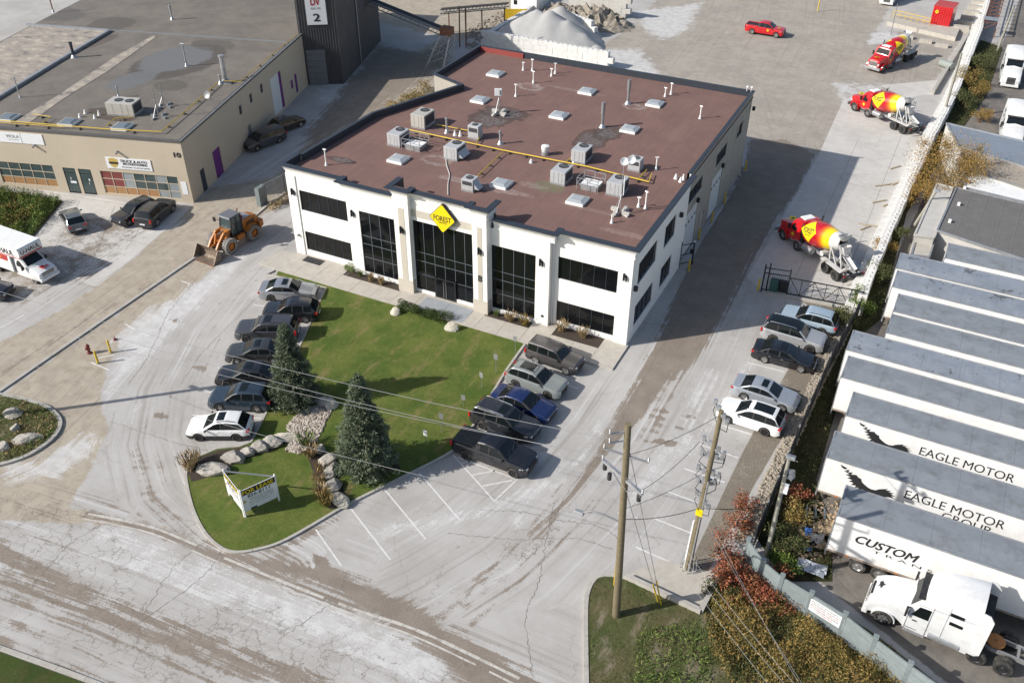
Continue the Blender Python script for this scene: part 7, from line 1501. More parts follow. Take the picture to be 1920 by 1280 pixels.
def heap(name, label, cat, peaks, m, seed=1, step=.55, rough=.1, base=0.):
    rs = random.Random(seed); xs = [p[0] for p in peaks]; ys = [p[1] for p in peaks]; R_ = max(p[3]/p[4] if len(p) > 4 else p[3]*1.45 for p in peaks)
    x0, x1, y0, y1 = min(xs)-R_, max(xs)+R_, min(ys)-R_, max(ys)+R_; nx_, ny_ = int((x1-x0)/step), int((y1-y0)/step)
    X, Y = np.meshgrid(np.linspace(x0, x1, nx_), np.linspace(y0, y1, ny_)); H_ = np.full(X.shape, -.4)
    for p in peaks: H_ = np.maximum(H_, p[3]-np.hypot(X-p[0], Y-p[1])*(p[4] if len(p) > 4 else .68))
    rng = np.random.RandomState(seed); H_ += rng.normal(0, rough, H_.shape)*np.clip(H_+.3, 0, 1)
    v = np.stack([X.ravel(), Y.ravel(), np.maximum(H_, -.4).ravel()], 1); idx = np.arange(nx_*ny_).reshape(ny_, nx_); f = np.stack([idx[:-1, :-1], idx[:-1, 1:], idx[1:, 1:], idx[1:, :-1]], -1).reshape(-1, 4)
    keep = v[f][:, :, 2].max(1) > -.3; mb = MB(); mb.v = [tuple(q) for q in v]; mb.f = [tuple(q) for q in f[keep].tolist()]; mb.m = [0]*len(mb.f); o = mb.build(name, m, smooth=rough < .15, ang=60); tag(o, label, cat); return o
mat('gravel_pile', (.40, .395, .38), .95, var=.08, scale=4, bump=.5, bscale=12)
def pk(px, py, h, s=.68): q = G(px, py); return (q.x, q.y, 0, h, s)
heap('gravel_pile', 'pale grey gravel pile with two crests behind the office', 'gravel pile', [pk(1030, 76, 4.4, .62), pk(1006, 72, 4.3, .62), pk(982, 74, 3.5, .62), pk(1062, 82, 3.5, .62), pk(955, 74, 2.4), pk(1092, 90, 2.2), pk(1118, 98, 1.2)], 'gravel_pile', 3, .5, .05)
heap('gravel_pile', 'smaller pale gravel heap with twin cones behind the main pile', 'gravel pile', [pk(1048, 66, 4.4), pk(1030, 62, 3.6)], 'gravel_pile', 4, .5, .05)
hp_ = heap('rubble_heap', 'brown rubble heap in the block bay', 'rubble heap', [pk(1080, 38, 2.2, .5), pk(1110, 42, 2.6, .5), pk(1145, 50, 1.6, .45), pk(1050, 30, 2., .5)], 'rubble', 8, .55, .38)
def rock_mesh(name, m, seed, n=2, flat=.7):
    import bmesh
    rs = random.Random(seed); bm = bmesh.new(); bmesh.ops.create_icosphere(bm, subdivisions=n, radius=1)
    ax = [Vector((rs.uniform(-1, 1), rs.uniform(-1, 1), rs.uniform(-1, 1))).normalized() for _ in range(9)]; cut = [rs.uniform(.55, .85) for _ in ax]
    for v in bm.verts:
        for a_, c_ in zip(ax, cut):
            d = v.co.dot(a_)
            if d > c_: v.co -= a_*(d-c_)*.9
        v.co += Vector((rs.gauss(0, .03), rs.gauss(0, .03), rs.gauss(0, .03))); v.co.z *= flat
    me = bpy.data.meshes.new(name); bm.to_mesh(me); bm.free(); me.materials.append(MAT[m] if isinstance(m, str) else m); return me
RK = [rock_mesh('boulder', 'boulder', 20+i, 3) for i in range(6)]
mat('boulder_pale', (.5, .46, .38), .9, var=.2, scale=2.5, bump=.6, bscale=9); RKP = [rock_mesh('boulder', 'boulder_pale', 40+i, 3) for i in range(3)]
def boulder(px, py, sx, sy, sz, rz, label, pale=False, grp='landscape boulders'):
    q = G(px, py, sz*.4); o = place(rnd.choice(RKP if pale else RK), 'boulder', None, (q.x, q.y, sz*.28+.06), math.radians(rz)); o.scale = (sx/2, sy/2, sz*.95); tag(o, label, 'boulder', grp); return o
BD = [(396, 877, 2.6, 1.5, .75, 10, 'long grey boulder at the west tip of the planting bed'), (436, 858, 1.9, 1.3, .75, 20, 'blocky boulder second from the west tip'), (462, 846, 1.2, 1.0, .7, 0, 'small boulder third from the west tip'), (486, 838, 1.5, 1.2, .8, 30, 'square boulder in the middle of the western row'), (512, 828, 1.5, 1.1, .7, 20, 'rounded boulder next to last in the western row'), (541, 818, 2.2, .9, .5, 32, 'flat pale boulder where the stone bed begins'),
      (602, 843, .9, 1.0, .6, 0, 'boulder beside the green shrub at the stone bed'), (613, 860, 1.4, 1.2, .7, 30, 'squarish boulder at the top of the eastern row'), (620, 884, 1.1, 1.9, .6, 10, 'long upright boulder in the eastern row'), (625, 911, 1.2, 1.4, .6, 0, 'flat boulder low in the eastern row'), (637, 934, 1.9, 1.1, .5, -25, 'pale slab boulder at the south end of the eastern row'),
      (588, 747, 1.6, 1.1, .6, 10, 'dark boulder behind the left spruce'), (606, 752, 1.0, .9, .6, 0, 'small pale boulder at the head of the stone bed'), (622, 756, 1.1, 1.1, .7, 0, 'blocky pale boulder right of the stone bed head'), (573, 741, 1., .9, .5, 0, 'low boulder beside the left spruce trunk')]
for b in BD: boulder(*b, pale='pale' in b[-1])
boulder(741, 584, .9, .8, .7, 0, 'pale boulder at the left end of the low hedge', True, None); boulder(846, 613, 1.3, .8, .8, 10, 'white boulder at the right end of the low hedge', True, None)
for p in ((25, 775, 1.6, 1.2, .4, 0, 'flat pale slab at the top of the traffic island'), (52, 823, 2.2, 1.2, .5, 30, 'large pale slab in the traffic island'), (8, 838, 1.4, 1.0, .4, 0, 'pale slab at the left edge of the traffic island'), (30, 803, .9, .8, .5, 0, 'small dark boulder in the traffic island')): boulder(*p, grp='boulders in the traffic island')
for p in ((1235, 0, 1.5, 1.3, 1., 0, 'boulder beside the concrete block heap'), (1160, 78, .0, 0, 0, 0, ''))[:1]: pass
# river stones: too many to count
def scatter_rocks(name, label, poly, n, r0, r1, m, z=.1, seed=5, parent=None, amp=.0):
    rs = random.Random(seed); P = pl(poly); xs = [p.x for p in P]; ys = [p.y for p in P]; base = rock_mesh('x', m, seed, 1, .6); V = np.array([v.co[:] for v in base.vertices]); F = np.array([list(p.vertices) for p in base.polygons]); VV, FF, cnt = [], [], 0
    pts = np.array([(rs.uniform(min(xs), max(xs)), rs.uniform(min(ys), max(ys))) for _ in range(n*6)]); pts = pts[sdf(pts, P) < 0][:n]
    for x, y in pts:
        r = rs.uniform(r0, r1); a_ = rs.uniform(0, 6.28); c_, s_ = math.cos(a_), math.sin(a_); S = V*np.array([r, r*rs.uniform(.6, 1), r*rs.uniform(.5, .9)])
        VV.append(np.stack([S[:, 0]*c_-S[:, 1]*s_+x, S[:, 0]*s_+S[:, 1]*c_+y, S[:, 2]+z+r*.2], 1)); FF.append(F+cnt); cnt += len(V)
    mb = MB(); mb.v = [tuple(v) for v in np.concatenate(VV).tolist()]; mb.f = [tuple(f) for f in np.concatenate(FF).tolist()]; mb.m = [0]*len(mb.f); o = mb.build(name, m, parent); tag(o, label, None, None, 'stuff'); return o
t = NT('river_stone_mix'); t.b.inputs['Roughness'].default_value = .85; vc_ = t.voro(5.5, 'F1'); vs_ = t.sep(vc_)[0]; c_ = t.mix(vs_, (.52, .46, .39), (.22, .18, .145)); t.L.new(c_, t.b.inputs['Base Color']); MAT['river_stone_mix'] = t.m
ROCKBED = [(575, 765), (630, 757), (612, 790), (598, 822), (590, 838), (560, 852), (535, 848), (545, 830), (538, 800), (556, 780)]
sheet('stone_bed', pl(ROCKBED), .098, 'mulch'); scatter_rocks('river_stones', 'tan river stones filling the dry stream bed', ROCKBED, 1500, .07, .17, 'river_stone_mix', .1)
sheet('mulch_bed', pl([(352, 886), (366, 862), (410, 846), (455, 840), (505, 830), (545, 815), (552, 826), (520, 842), (480, 856), (440, 872), (400, 893), (360, 905)]), .102, 'mulch')
sheet('mulch_bed', pl([(576, 838), (600, 835), (625, 865), (640, 905), (655, 945), (620, 957), (597, 935), (592, 900), (580, 865)]), .102, 'mulch')
sheet('mulch_bed', pl([(655, 868), (740, 862), (752, 880), (700, 893), (660, 888)]), .102, 'mulch')
BERM = [(1583, 598), (1604, 598), (1573, 664), (1546, 716), (1522, 772), (1470, 880), (1422, 985), (1400, 1022), (1376, 1008), (1398, 975), (1445, 872), (1497, 765), (1524, 708), (1553, 655)]
mat('berm_stone', (.31, .27, .215), .95, var=.45, scale=5, bump=.8, bscale=8)
sheet('stone_berm', pl(BERM), .05, 'berm_stone'); scatter_rocks('berm_stones', 'broken tan stones heaped along the black fence', BERM, 2200, .06, .2, 'berm_stone', .1, 9)
scatter_rocks('yard_debris', 'loose stones and debris on the trailer yard', [(1530, 930), (1600, 950), (1570, 1000), (1560, 1040), (1500, 1060), (1480, 1000)], 260, .05, .2, 'cardboard', .02, 11)
scatter_rocks('pile_stones', 'loose stones beside the gravel pile', [(880, 100), (905, 80), (960, 40), (940, 20), (870, 60)], 300, .1, .4, 'rubble', .02, 12)
# ================================================================ POLES, WIRES, FENCES, YARD CLUTTER
def TOP(px, py, b):
    d = ray(px, py); t = ((b.x-CAMLOC.x)*d.x+(b.y-CAMLOC.y)*d.y)/(d.x*d.x+d.y*d.y); return CAMLOC+d*t
def pole(name, label, base, top, r0=.2, r1=.13, m='wood_pole', cat='utility pole'):
    b = G(*base) if isinstance(base, tuple) else base; t_ = TOP(*top, b) if isinstance(top, tuple) else top
    root = thing(name, label, cat, (b.x, b.y, 0)); v = t_-b
    MB().tube([Vector((0, 0, 0)), v*.5, v], [r0, (r0+r1)/2, r1], 14).build('pole', m, root, smooth=True, ang=60); return root, v
def insulator(mb, p, d=Z_, n=3, r=.06, l=.3):
    p = Vector(p); d = Vector(d).normalized()
    for i in range(n): a = p+d*(l*i/n); mb.tube([a, a+d*(l*.25/n), a+d*(l*.6/n)], [r*.5, r, r*.5], 8)
u1, v1 = pole('utility_pole', 'tallest wooden utility pole with street lamp arm in the lower right verge', (1155, 1155), (1178, 795), .23, .16)
u2, v2 = pole('utility_pole', 'wooden utility pole carrying switchgear beside the right parking stalls', (1290, 1065), (1353, 770), .19, .13)
mat('grey_pole', (.30, .29, .24), .9, var=.2, scale=5)
u3, v3 = pole('utility_pole', 'weathered grey pole behind the black fence', (1437, 1042), (1481, 852), .15, .11, 'grey_pole')
u4, v4 = pole('utility_pole', 'pale greenish pole standing against the white block wall', (1767, 222), (1803, 100), .17, .12, 'grey_pole')
u5, v5 = pole('utility_pole', 'pole with small lamp at the top right corner', (1870, 96), (1902, 10), .17, .12, 'grey_pole')
u6, v6 = pole('utility_pole', 'leaning pole with lamp over the concrete lean-to', (1713, 425), (1757, 356), .15, .11, 'grey_pole')
u7, v7 = pole('light_pole', 'thin dark pole beside the upper yard railing', (1670, 66), (1683, 8), .07, .05, 'steel_grey', 'light pole')
p0b = G(-48, 790); u0, v0 = pole('utility_pole', 'utility pole just outside the left edge whose shadow crosses the drive', p0b, p0b+Z_*13.5+X_*.3, .2, .14)
MB().box(-.6, .6, -.12, .12, 9.5, 9.62).build('cross_arm', 'wood_pole', u0); MB().tube([(.45, 0, 10.), (.45, 0, 11.1)], .32, 12).build('transformer', 'galvanised', u0, smooth=True)
# pole 1 hardware
hd = MB(); a = v1*.74
MB().tube([a, a+Vector((-.9, .0, .25)), a+Vector((-2.0, -.35, .35)), a+Vector((-2.3, -.45, .3))], .045, 8).build('lamp_arm', 'steel_grey', u1, smooth=True) if False else None
la = v1*.53; le = TOP(1104, 1020, G(1155, 1155))-u1.location
le = Vector((-2.3, -.4, la.z+.1))
MB().tube([la, la+Vector((-.9, -.15, .3)), Vector((-1.8, -.3, la.z+.38)), le], .05, 8).build('lamp_arm', 'steel_grey', u1, smooth=True)
MB().box(le.x-.5, le.x+.1, le.y-.16, le.y+.16, le.z-.12, le.z+.06, None, None, .8, .7).build('street_lamp', 'galvanised', u1, bevel=.03)
def arm(root, z, v, L0, L1, ang, m='galvanised', th=.11, ins=(0, .5, 1), drop=False):
    c = v*(z/v.z); d = Vector((math.cos(ang), math.sin(ang), 0)); a_, b_ = c+d*L0, c+d*L1; MB().beam(a_, b_, th, th).build('cross_arm', m, root); pts = []
    for f in ins: i_ = MB(); insulator(i_, a_.lerp(b_, f)+Z_*.06, Z_*(-1 if drop else 1)); i_.build('insulator', 'steel_grey', root); pts.append(a_.lerp(b_, f)+Z_*.32)
    return pts
az1 = math.radians(-28)
h1 = arm(u1, v1.z*.75, v1, -1.7, 1.3, az1, 'galvanised', .17)
h2 = arm(u1, v1.z*.86, v1, -1.15, 1.15, az1+.5, 'steel_grey', .09)
for z in (.97, .93): arm(u1, v1.z*z, v1, -.9, .1, az1+1.2, 'galvanised', .07, (0,))
br = MB(); c = v1*.75
for f in (-1.2, 1.0): br.beam(v1*.69, c+Vector((math.cos(az1)*f, math.sin(az1)*f, 0)), .05)
br.build('arm_brace', 'steel_grey', u1)
for f, dz in ((-1.5, -.5), (-1.1, -.9), (1.1, -.6)): q = c+Vector((math.cos(az1)*f, math.sin(az1)*f, dz)); MB().tube([q, q+Z_*.4], .12, 10).build('cutout_switch', 'black_plastic', u1, smooth=True)
MB().box(-.26, -.22, -.06, .06, 2.6, 4.6, None, Matrix.Translation((v1.x*.2, 0, 0))).build('cable_guard', 'yellow_paint', u1)
# pole 2 hardware
for z, L_, an in ((.985, .8, -.9), (.79, .75, -.5), (.735, .55, .1), (.64, .6, -.1), (.58, .45, .3), (.46, .6, -.7)):
    c = v2*z; d = Vector((math.cos(an), math.sin(an), 0)); MB().beam(c-d*L_, c+d*L_, .12, .1).build('cross_arm', 'galvanised', u2)
    for s in (-1, -.35, .45, 1): 
        q = c+d*L_*s; MB().box(q.x-.09, q.x+.09, q.y-.09, q.y+.09, q.z, q.z+.3).build('switch_unit', 'galvanised' if s < 0 else 'steel_grey', u2)
        if abs(s) == 1: MB().tube([q+Z_*.25, q+Z_*.1+d*.12, q-Z_*.5+d*.1*s, v2*(z-.08)], .022, 5).build('jumper', 'black_metal', u2)
MB().box(-.2, .2, -.26, -.14, .0, .45, None, Matrix.Translation(v2*.385)).build('warning_tag', 'bright_yellow', u2)
MB().tube([(-.24, -.05, 0), v2*.33+Vector((-.22, -.05, 0))], .06, 8).build('conduit', 'white_paint', u2); MB().tube([(.1, -.2, 0), v2*.6+Vector((.12, -.15, 0))], .05, 8).build('conduit', 'galvanised', u2)
mb = MB(); mb.box(-.5, .5, -.45, .45, .12, .8); mb = MB()
for k in range(9): a_ = 2*PI*k/9; mb.beam((math.cos(a_)*.5, math.sin(a_)*.45, 0), (math.cos(a_)*.42, math.sin(a_)*.4, 1.0), .04)
mb.build('base_cage', 'galvanised', u2, kind='stuff')
for u_, v_ in ((u3, v3), (u5, v5), (u6, v6)): 
    MB().box(-.25, .25, -.14, .14, 0, .22, None, Matrix.Translation(v_+Vector((.1, -.2, -.1)))).build('lamp_head', 'galvanised', u_, bevel=.03)
MB().tube([v3*.97, v3*.97+Vector((.5, -.2, .1))], .03, 6).build('bracket', 'steel_grey', u3); MB().box(-.12, .12, -.08, .08, -.3, .4, None, Matrix.Translation(v3*.7+Vector((.22, -.1, 0)))).build('meter_box', 'sign_white', u3)
wire_m = mat('wire_grey', (.33, .33, .33), .5, .3, 0)
def wire(a, b, label, sag=.6, r=.013, m='wire_grey', grp='overhead wires', n=22):
    P = [a.lerp(b, i/n)-Z_*(sag*4*(i/n)*(1-i/n)) for i in range(n+1)]; o = MB().tube(P, r, 5).build('overhead_wire', m, smooth=True); tag(o, label, 'wire', grp); return o
W1 = lambda v, z=0: u1.location+v+Z_*z
far0 = u0.location+v0
wire(TOP(1147, 823, u1.location), far0-Z_*.3+Y_*.2, 'upper pale wire crossing the lawn from the tallest pole', .9)
wire(TOP(1150, 860, u1.location), far0-Z_*1.2+Y_*.4, 'middle pale wire crossing the lawn from the tallest pole', 1.)
wire(W1(h1[0]), far0-Z_*2.1-Y_*.2, 'lower pale wire crossing the lawn from the tallest pole', .9)
wire(W1(v1*.55), far0-Z_*5.5, 'thin low cable above the dry stream and sign', 1.2, .012)
P2 = lambda z: u2.location+v2*z
wire(W1(v1*.60), P2(.66), 'dark cable between the two big poles, upper', .25, .014, 'black_metal'); wire(W1(v1*.55), P2(.42), 'dark cable between the two big poles, lower', .3, .02, 'black_metal')
wire(W1(h1[2]), P2(.80)+X_*-.8, 'thin lead from the tallest pole to the switchgear', .3, .014, 'black_metal'); wire(W1(v1*.86), P2(.98), 'thin lead to the top of the switchgear pole', .3, .014, 'black_metal')
SE = G(1530, 1430, 11)
for i, (src, z, lab) in enumerate([(W1(h1[0]), 12, 'first overhead wire running to the lower right corner'), (W1(h1[1]), 12.2, 'second overhead wire running to the lower right corner'), (W1(h1[2]), 12, 'third overhead wire running to the lower right corner'), (P2(.45), 9.5, 'fourth overhead wire running to the lower right corner'), (P2(.4), 9, 'fifth overhead wire running to the lower right corner')]):
    wire(src, Vector((SE.x+i*.9, SE.y, z)), lab, .6, .007)
wire(P2(.42), u3.location+v3*.55, 'dark service cable with yellow guard to the grey pole', .3, .02, 'black_metal')
for tp, bs, lab in (((v1*.93), (1240, 1134), 'left guy wire with yellow guard on the verge'), ((v1*.72), (1234, 1128), 'right guy wire with yellow guard on the verge')):
    b_ = G(*bs); o = wire(W1(tp), b_, lab, 0, .016, 'wire_grey', 'guy wires'); g_ = MB(); a_ = b_.lerp(W1(tp), .0); c_ = b_.lerp(W1(tp), .17); o2 = g_.tube([a_, c_], .05, 6).build('guy_guard', 'yellow_paint', o)
# black slatted fence with posts along the stone berm
bf = thing('black_fence', 'black screened fence along the stone berm at the right parking stalls', 'fence'); FP = [G(*p)+X_*.3 for p in [(1600, 592), (1540, 702), (1500, 792), (1442, 930), (1402, 1026)]]
scr = mat('black_screen', (.02, .022, .028), .75, var=.2)
for a_, b_ in zip(FP[:-1], FP[1:]):
    n = max(1, round((b_-a_).length/2.6)); d = (b_-a_)/n
    for i in range(n):
        p, q = a_+d*i, a_+d*(i+1); MB().beam(p+Z_*.95, q+Z_*.95, .05, 1.7).build('screen_panel', scr, bf); MB().beam(p, p+Z_*2.05, .1).build('post', 'galvanised', bf); MB().beam(p+Z_*1.85, q+Z_*1.85, .05).build('top_rail', 'black_metal', bf)
# precast grey fence
pf = thing('precast_fence', 'grey-green precast panel fence along the weedy bank', 'fence'); PFP = [G(*p, 2.0) for p in [(1404, 1012), (1432, 1052), (1467, 1081), (1522, 1113), (1585, 1152), (1642, 1196), (1707, 1245), (1772, 1292), (1840, 1345)]]
pcm = mat('precast_green', (.20, .235, .24), .85, var=.12, scale=3, bump=.4, bscale=14); NTp = 0
for a_, b_ in zip(PFP[:-1], PFP[1:]):
    a_, b_ = Vector((*a_.xy, 0)), Vector((*b_.xy, 0)); d = (b_-a_).normalized()
    for k in range(4): MB().beam(a_+d*.1+Z_*(.26+k*.49), b_-d*.1+Z_*(.26+k*.49), .1-.012*(k % 2), .48).build('fence_panel', pcm, pf)
    MB().beam(a_, a_+Z_*2.12, .22, .22).build('fence_post', pcm, pf); MB().beam(a_+Z_*2.12, a_+Z_*2.2, .28, .28).build('post_cap', pcm, pf)
sgn = thing('fence_notice', 'white notice board with red and black small print on the precast fence', 'sign'); a_, b_ = PFP[3], PFP[4]; a_, b_ = Vector((*a_.xy, 0)), Vector((*b_.xy, 0)); d = (b_-a_).normalized(); n = Vector((d.y, -d.x, 0)); c = (a_+b_)/2+n*.07
MB().box(-1.1, 1.1, -.02, .02, .85, 1.75, None, Matrix.Translation(c) @ Matrix.Rotation(math.atan2(d.y, d.x), 4, 'Z')).build('sign_board', 'sign_white', sgn)
for i, (tx, m_) in enumerate((('PRIVATE PROPERTY', 'ink'), ('UNAUTHORIZED VEHICLES WILL', 'ink'), ('BE TAGGED AND TOWED AWAY', 'lamp_red'), ('AT OWNERS RISK AND EXPENSE', 'ink'), ('NO PARKING', 'lamp_red'))): letters(tx, m_, sgn, c+n*.022+Z_*(1.64-i*.16), d, Z_, 1.7 if len(tx) > 12 else 1., .09)
cl_ = thing('concrete_corner', 'low pale concrete walls round the patch at the foot of the switchgear pole', 'low wall'); 
for p, q in (((1313, 1150), (1344, 1092)), ((1313, 1150), (1172, 1084))): MB().beam(G(*p)+Z_*.2, G(*q)+Z_*.2, .28, .4).build('wall_beam', 'kerb', cl_)
sheet('concrete_patch', pl([(1172, 1080), (1240, 1048), (1285, 1060), (1345, 1075), (1340, 1098), (1313, 1146)]), .012, 'concrete')
# upper yard: container, railing, kerbs, slabs
rc = thing('red_container', 'red container with yellow diamond mark at the upper right of the yard', 'container'); q = G(1741, 52); q2 = G(1777, 58); d = (q2-q).normalized(); n = Vector((-d.y, d.x, 0)); L_ = (q2-q).length; M4 = Matrix.Translation(q) @ Matrix.Rotation(math.atan2(d.y, d.x), 4, 'Z')
MB().box(0, L_, 0, 3.4, .15, 3.3, None, M4).build('shell', 'red_paint', rc)
for i in range(8): MB().box(L_*(i+.2)/8, L_*(i+.7)/8, -.06, 0, .25, 3.0, None, M4).build('rib', 'red_paint', rc)
MB().box(-.04, L_+.04, -.05, 3.45, 3.3, 3.38, None, M4).build('container_roof', mat('red_roof', (.42, .06, .06), .6, var=.2), rc)
decal(rc, M4 @ Vector((.6, -.07, 2.5)), d, Z_, .3)
ry = thing('yard_railing', 'pale yellow railing beside the red container', 'railing'); a_, b_ = G(1672, 40), G(1740, 56)
for i in range(7): MB().beam(a_.lerp(b_, i/6)+Z_*.6, a_.lerp(b_, i/6)+Z_*1.7, .06).build('post', 'yellow_paint', ry)
for z in (1.15, 1.7): MB().beam(a_+Z_*z, b_+Z_*z, .06).build('rail', 'yellow_paint', ry)
dk = thing('concrete_dock', 'low concrete dock under the railing and red container', 'dock'); MB().prism([(p.x, p.y) for p in pl([(1662, 48), (1790, 78), (1800, 55), (1672, 26)])], 0, .6).build('dock_slab', 'concrete', dk); 
for (x, y) in ((1700, 72), (1735, 80), (1765, 88)): q = G(x, y); MB().box(q.x-.9, q.x+.9, q.y-.4, q.y+.4, 0, .45, None, None).build('dock_block', 'concrete', dk)
kw = thing('concrete_beam', 'long pale concrete beam edging the upper mixer bay', 'concrete beam'); MB().beam(G(1748, 178)+Z_*.3, G(1818, 62)+Z_*.3, .35, .6).build('beam', 'kerb', kw)
cp_ = thing('concrete_pipe', 'grey-green concrete pipe beside the long beam', 'concrete pipe'); MB().tube([G(1762, 124)+Z_*.5, G(1784, 132)+Z_*.5], .5, 14).build('pipe', mat('pipe_green', (.25, .28, .26), .8), cp_, smooth=True)
for i in range(7):
    q = G(1800+i*6.5, 60-i*9); o = thing('concrete_slab_stack', 'concrete slab, number %s from the front of the stepped stack' % ['one', 'two', 'three', 'four', 'five', 'six', 'seven'][i], 'slab', (q.x, q.y, 0), .05, 'stepped slab stack'); MB().box(-1.1, 1.1, -.5, .5, 0, .9+i*.05).build('slab', 'concrete', o)
rt = thing('rusty_conveyor', 'rust red lattice conveyor at the top right corner', 'conveyor'); a_, b_ = G(1848, 72), G(1880, -30); d = (b_-a_); 
for sx in (-.9, .9):
    for z in (1.2, 2.3): MB().beam(a_+X_*sx+Z_*z, b_+X_*sx+Z_*z, .12).build('side_beam', 'rust', rt)
for i in range(16):
    p = a_+d*(i/15); MB().beam(p-X_*.9+Z_*(1.2), p+X_*.9+Z_*2.3, .09).build('brace', 'rust', rt); MB().beam(p-X_*.9+Z_*2.3, p+X_*.9+Z_*2.3, .09).build('cross_bar', 'rust', rt)
MB().box(-1., 1., 0, 1.6, 2.36, 2.45, None, Matrix.Translation(a_+Y_*1.0)).build('cover_plate', 'galvanised', rt)
for s in (-1, 1): MB().beam(a_+X_*s+Y_*1, a_+X_*s+Y_*1+Z_*1.2, .15).build('leg', 'rust', rt)
# timber offcuts on the pale slab
for i, ((px, py), (qx, qy)) in enumerate([((1655, 388), (1663, 384)), ((1635, 381), (1662, 376)), ((1611, 420), (1645, 426)), ((1668, 318), (1688, 312)), ((1640, 350), (1680, 345)), ((1612, 432), (1630, 425)), ((1672, 348), (1690, 340))]):
    o = MB().beam(G(px, py)+Z_*.06, G(qx, qy)+Z_*.08, .14, .09).build('timber_plank', mat('timber', (.40, .33, .24), .9, var=.2)); tag(o, 'timber plank on the pale slab, %s' % ['short one beside the longest', 'longest of all', 'one nearest the parked mixer', 'one nearest the golden tree', 'thin one pointing at the wall', 'small one before the parked mixer', 'one touching the wall'][i], 'plank', 'loose timber planks')
def pallet(px, py, label, m, n=6, rz=0):
    q = G(px, py); o = thing('pallet', label, 'pallet', (q.x, q.y, 0), rz)
    for k in range(n):
        MB().box(-.6, .6, -.5, .5, k*.16, k*.16+.03).build('deck', m, o)
        for x in (-.55, 0, .55): MB().box(x-.05, x+.05, -.5, .5, k*.16+.03, k*.16+.13).build('bearer', m, o)
pallet(628, 153, 'stack of orange brown pallets at the foot of the dark tower', 'crate_wood', 8); pallet(1529, 962, 'weathered blue-grey pallet lying beside the trailers', mat('pallet_blue', (.22, .27, .30), .8, var=.3), 1, .2)
# aggregate conveyor behind the tower
cv = thing('aggregate_conveyor', 'long dark belt conveyor sloping down from the tower on a lattice support', 'conveyor'); sb = G(822, 128); lo = TOP(838, 62, sb); hi = TOP(640, -18, G(700, 85))
d = (lo-hi).normalized(); s = Vector((-d.y, d.x, 0)).normalized()
for o_ in (-.55, .55):
    for z in (-.35, .35): MB().beam(hi+s*o_+Z_*z, lo+s*o_+Z_*z, .12).build('side_beam', 'steel_grey', cv)
MB().beam(hi+Z_*.36, lo+Z_*.36, 1.0, .06).build('belt', 'black_rubber', cv)
L_ = (lo-hi).length
for i in range(24): p = hi+d*(L_*i/24); MB().beam(p-s*.55-Z_*.35, p+d*(L_/24)-s*.55+Z_*.35, .06).build('brace', 'galvanised', cv)
for sx, sy in ((-.9, -.9), (.9, -.9), (.9, .9), (-.9, .9)): MB().beam((sb.x+sx*1.5, sb.y+sy*1.5, 0), (lo.x+sx*.8, lo.y+sy*.8, lo.z-.4), .14).build('leg', 'galvanised', cv)
for z in np.linspace(.8, lo.z-1.2, 4):
    f = z/lo.z; k_ = 1.35-.6*f; c = sb.lerp(Vector((lo.x, lo.y, 0)), f)
    for (x0, y0), (x1, y1) in (((-1, -1), (1, -1)), ((1, -1), (1, 1)), ((1, 1), (-1, 1)), ((-1, 1), (-1, -1))): MB().beam((c.x+x0*k_, c.y+y0*k_, z), (c.x+x1*k_, c.y+y1*k_, z+1.2), .07).build('brace', 'galvanised', cv)
MB().box(lo.x-.8, lo.x+.8, lo.y-.6, lo.y+.6, lo.z-.2, lo.z+.8).build('drive_box', 'rust', cv)
c2 = thing('feed_conveyor', 'low horizontal truss conveyor leading to the gravel bay', 'conveyor'); a_, b_ = G(830, 62), G(952, 48); a_ = a_+Z_*3.2; b_ = b_+Z_*3.0
for z in (-.3, .3):
    for o_ in (-.5, .5): MB().beam(a_+Y_*o_+Z_*z, b_+Y_*o_+Z_*z, .1).build('side_beam', 'black_metal', c2)
MB().beam(a_+Z_*.33, b_+Z_*.33, .9, .05).build('belt', 'black_rubber', c2); d = b_-a_
for i in range(18): MB().beam(a_+d*(i/18)-Y_*.5-Z_*.3, a_+d*((i+1)/18)-Y_*.5+Z_*.3, .08).build('brace', 'galvanised', c2)
for f in (.1, .35, .6, .95): MB().beam(Vector((*(a_+d*f).xy, 0)), a_+d*f-Z_*.3, .14).build('leg', 'rust', c2)
for (px, py), tp, lab in (((862, 88), (861, 12), 'left rusty upright beside the feed conveyor'), ((874, 90), (873, 13), 'right rusty upright beside the feed conveyor')): 
    b_ = G(px, py); o = MB().beam(b_, TOP(*tp, b_), .14).build('steel_post', 'rust'); tag(o, lab, 'post', 'rusty uprights')
wc = thing('site_cabin', 'white site cabin at the top edge behind the block bays', 'cabin'); q = G(958, 22); MB().box(q.x, q.x+4.5, q.y, q.y+2.6, 0, 2.7).build('cabin_body', 'white_paint', wc); MB().box(q.x-.1, q.x+4.6, q.y-.1, q.y+2.7, 2.7, 2.8).build('cabin_roof', 'galvanised', wc); MB().box(q.x+.5, q.x+1.1, q.y-.03, q.y, 1.2, 1.9).build('cabin_window', 'car_glass', wc)
ywl = thing('yellow_barrier', 'yellow barrier panel below the site cabin', 'barrier'); MB().beam(G(945, 38)+Z_*.9, G(988, 38)+Z_*.9, .1, 1.6).build('panel', 'yellow_paint', ywl)
make_car('pickup_truck', 'red truck cut by the top edge beyond the conveyor', 'pickup truck', 'pickup', 'red_paint', G(728, -12), math.radians(-20), bed='open')
sm_ = semi('white truck nose at the top edge above the red container', (1675, 10), -92, -1, detail=False)
yb = bollard(1533, 22, 'thin yellow post at the top of the yard', 2.4, 'yellow bollards'); 
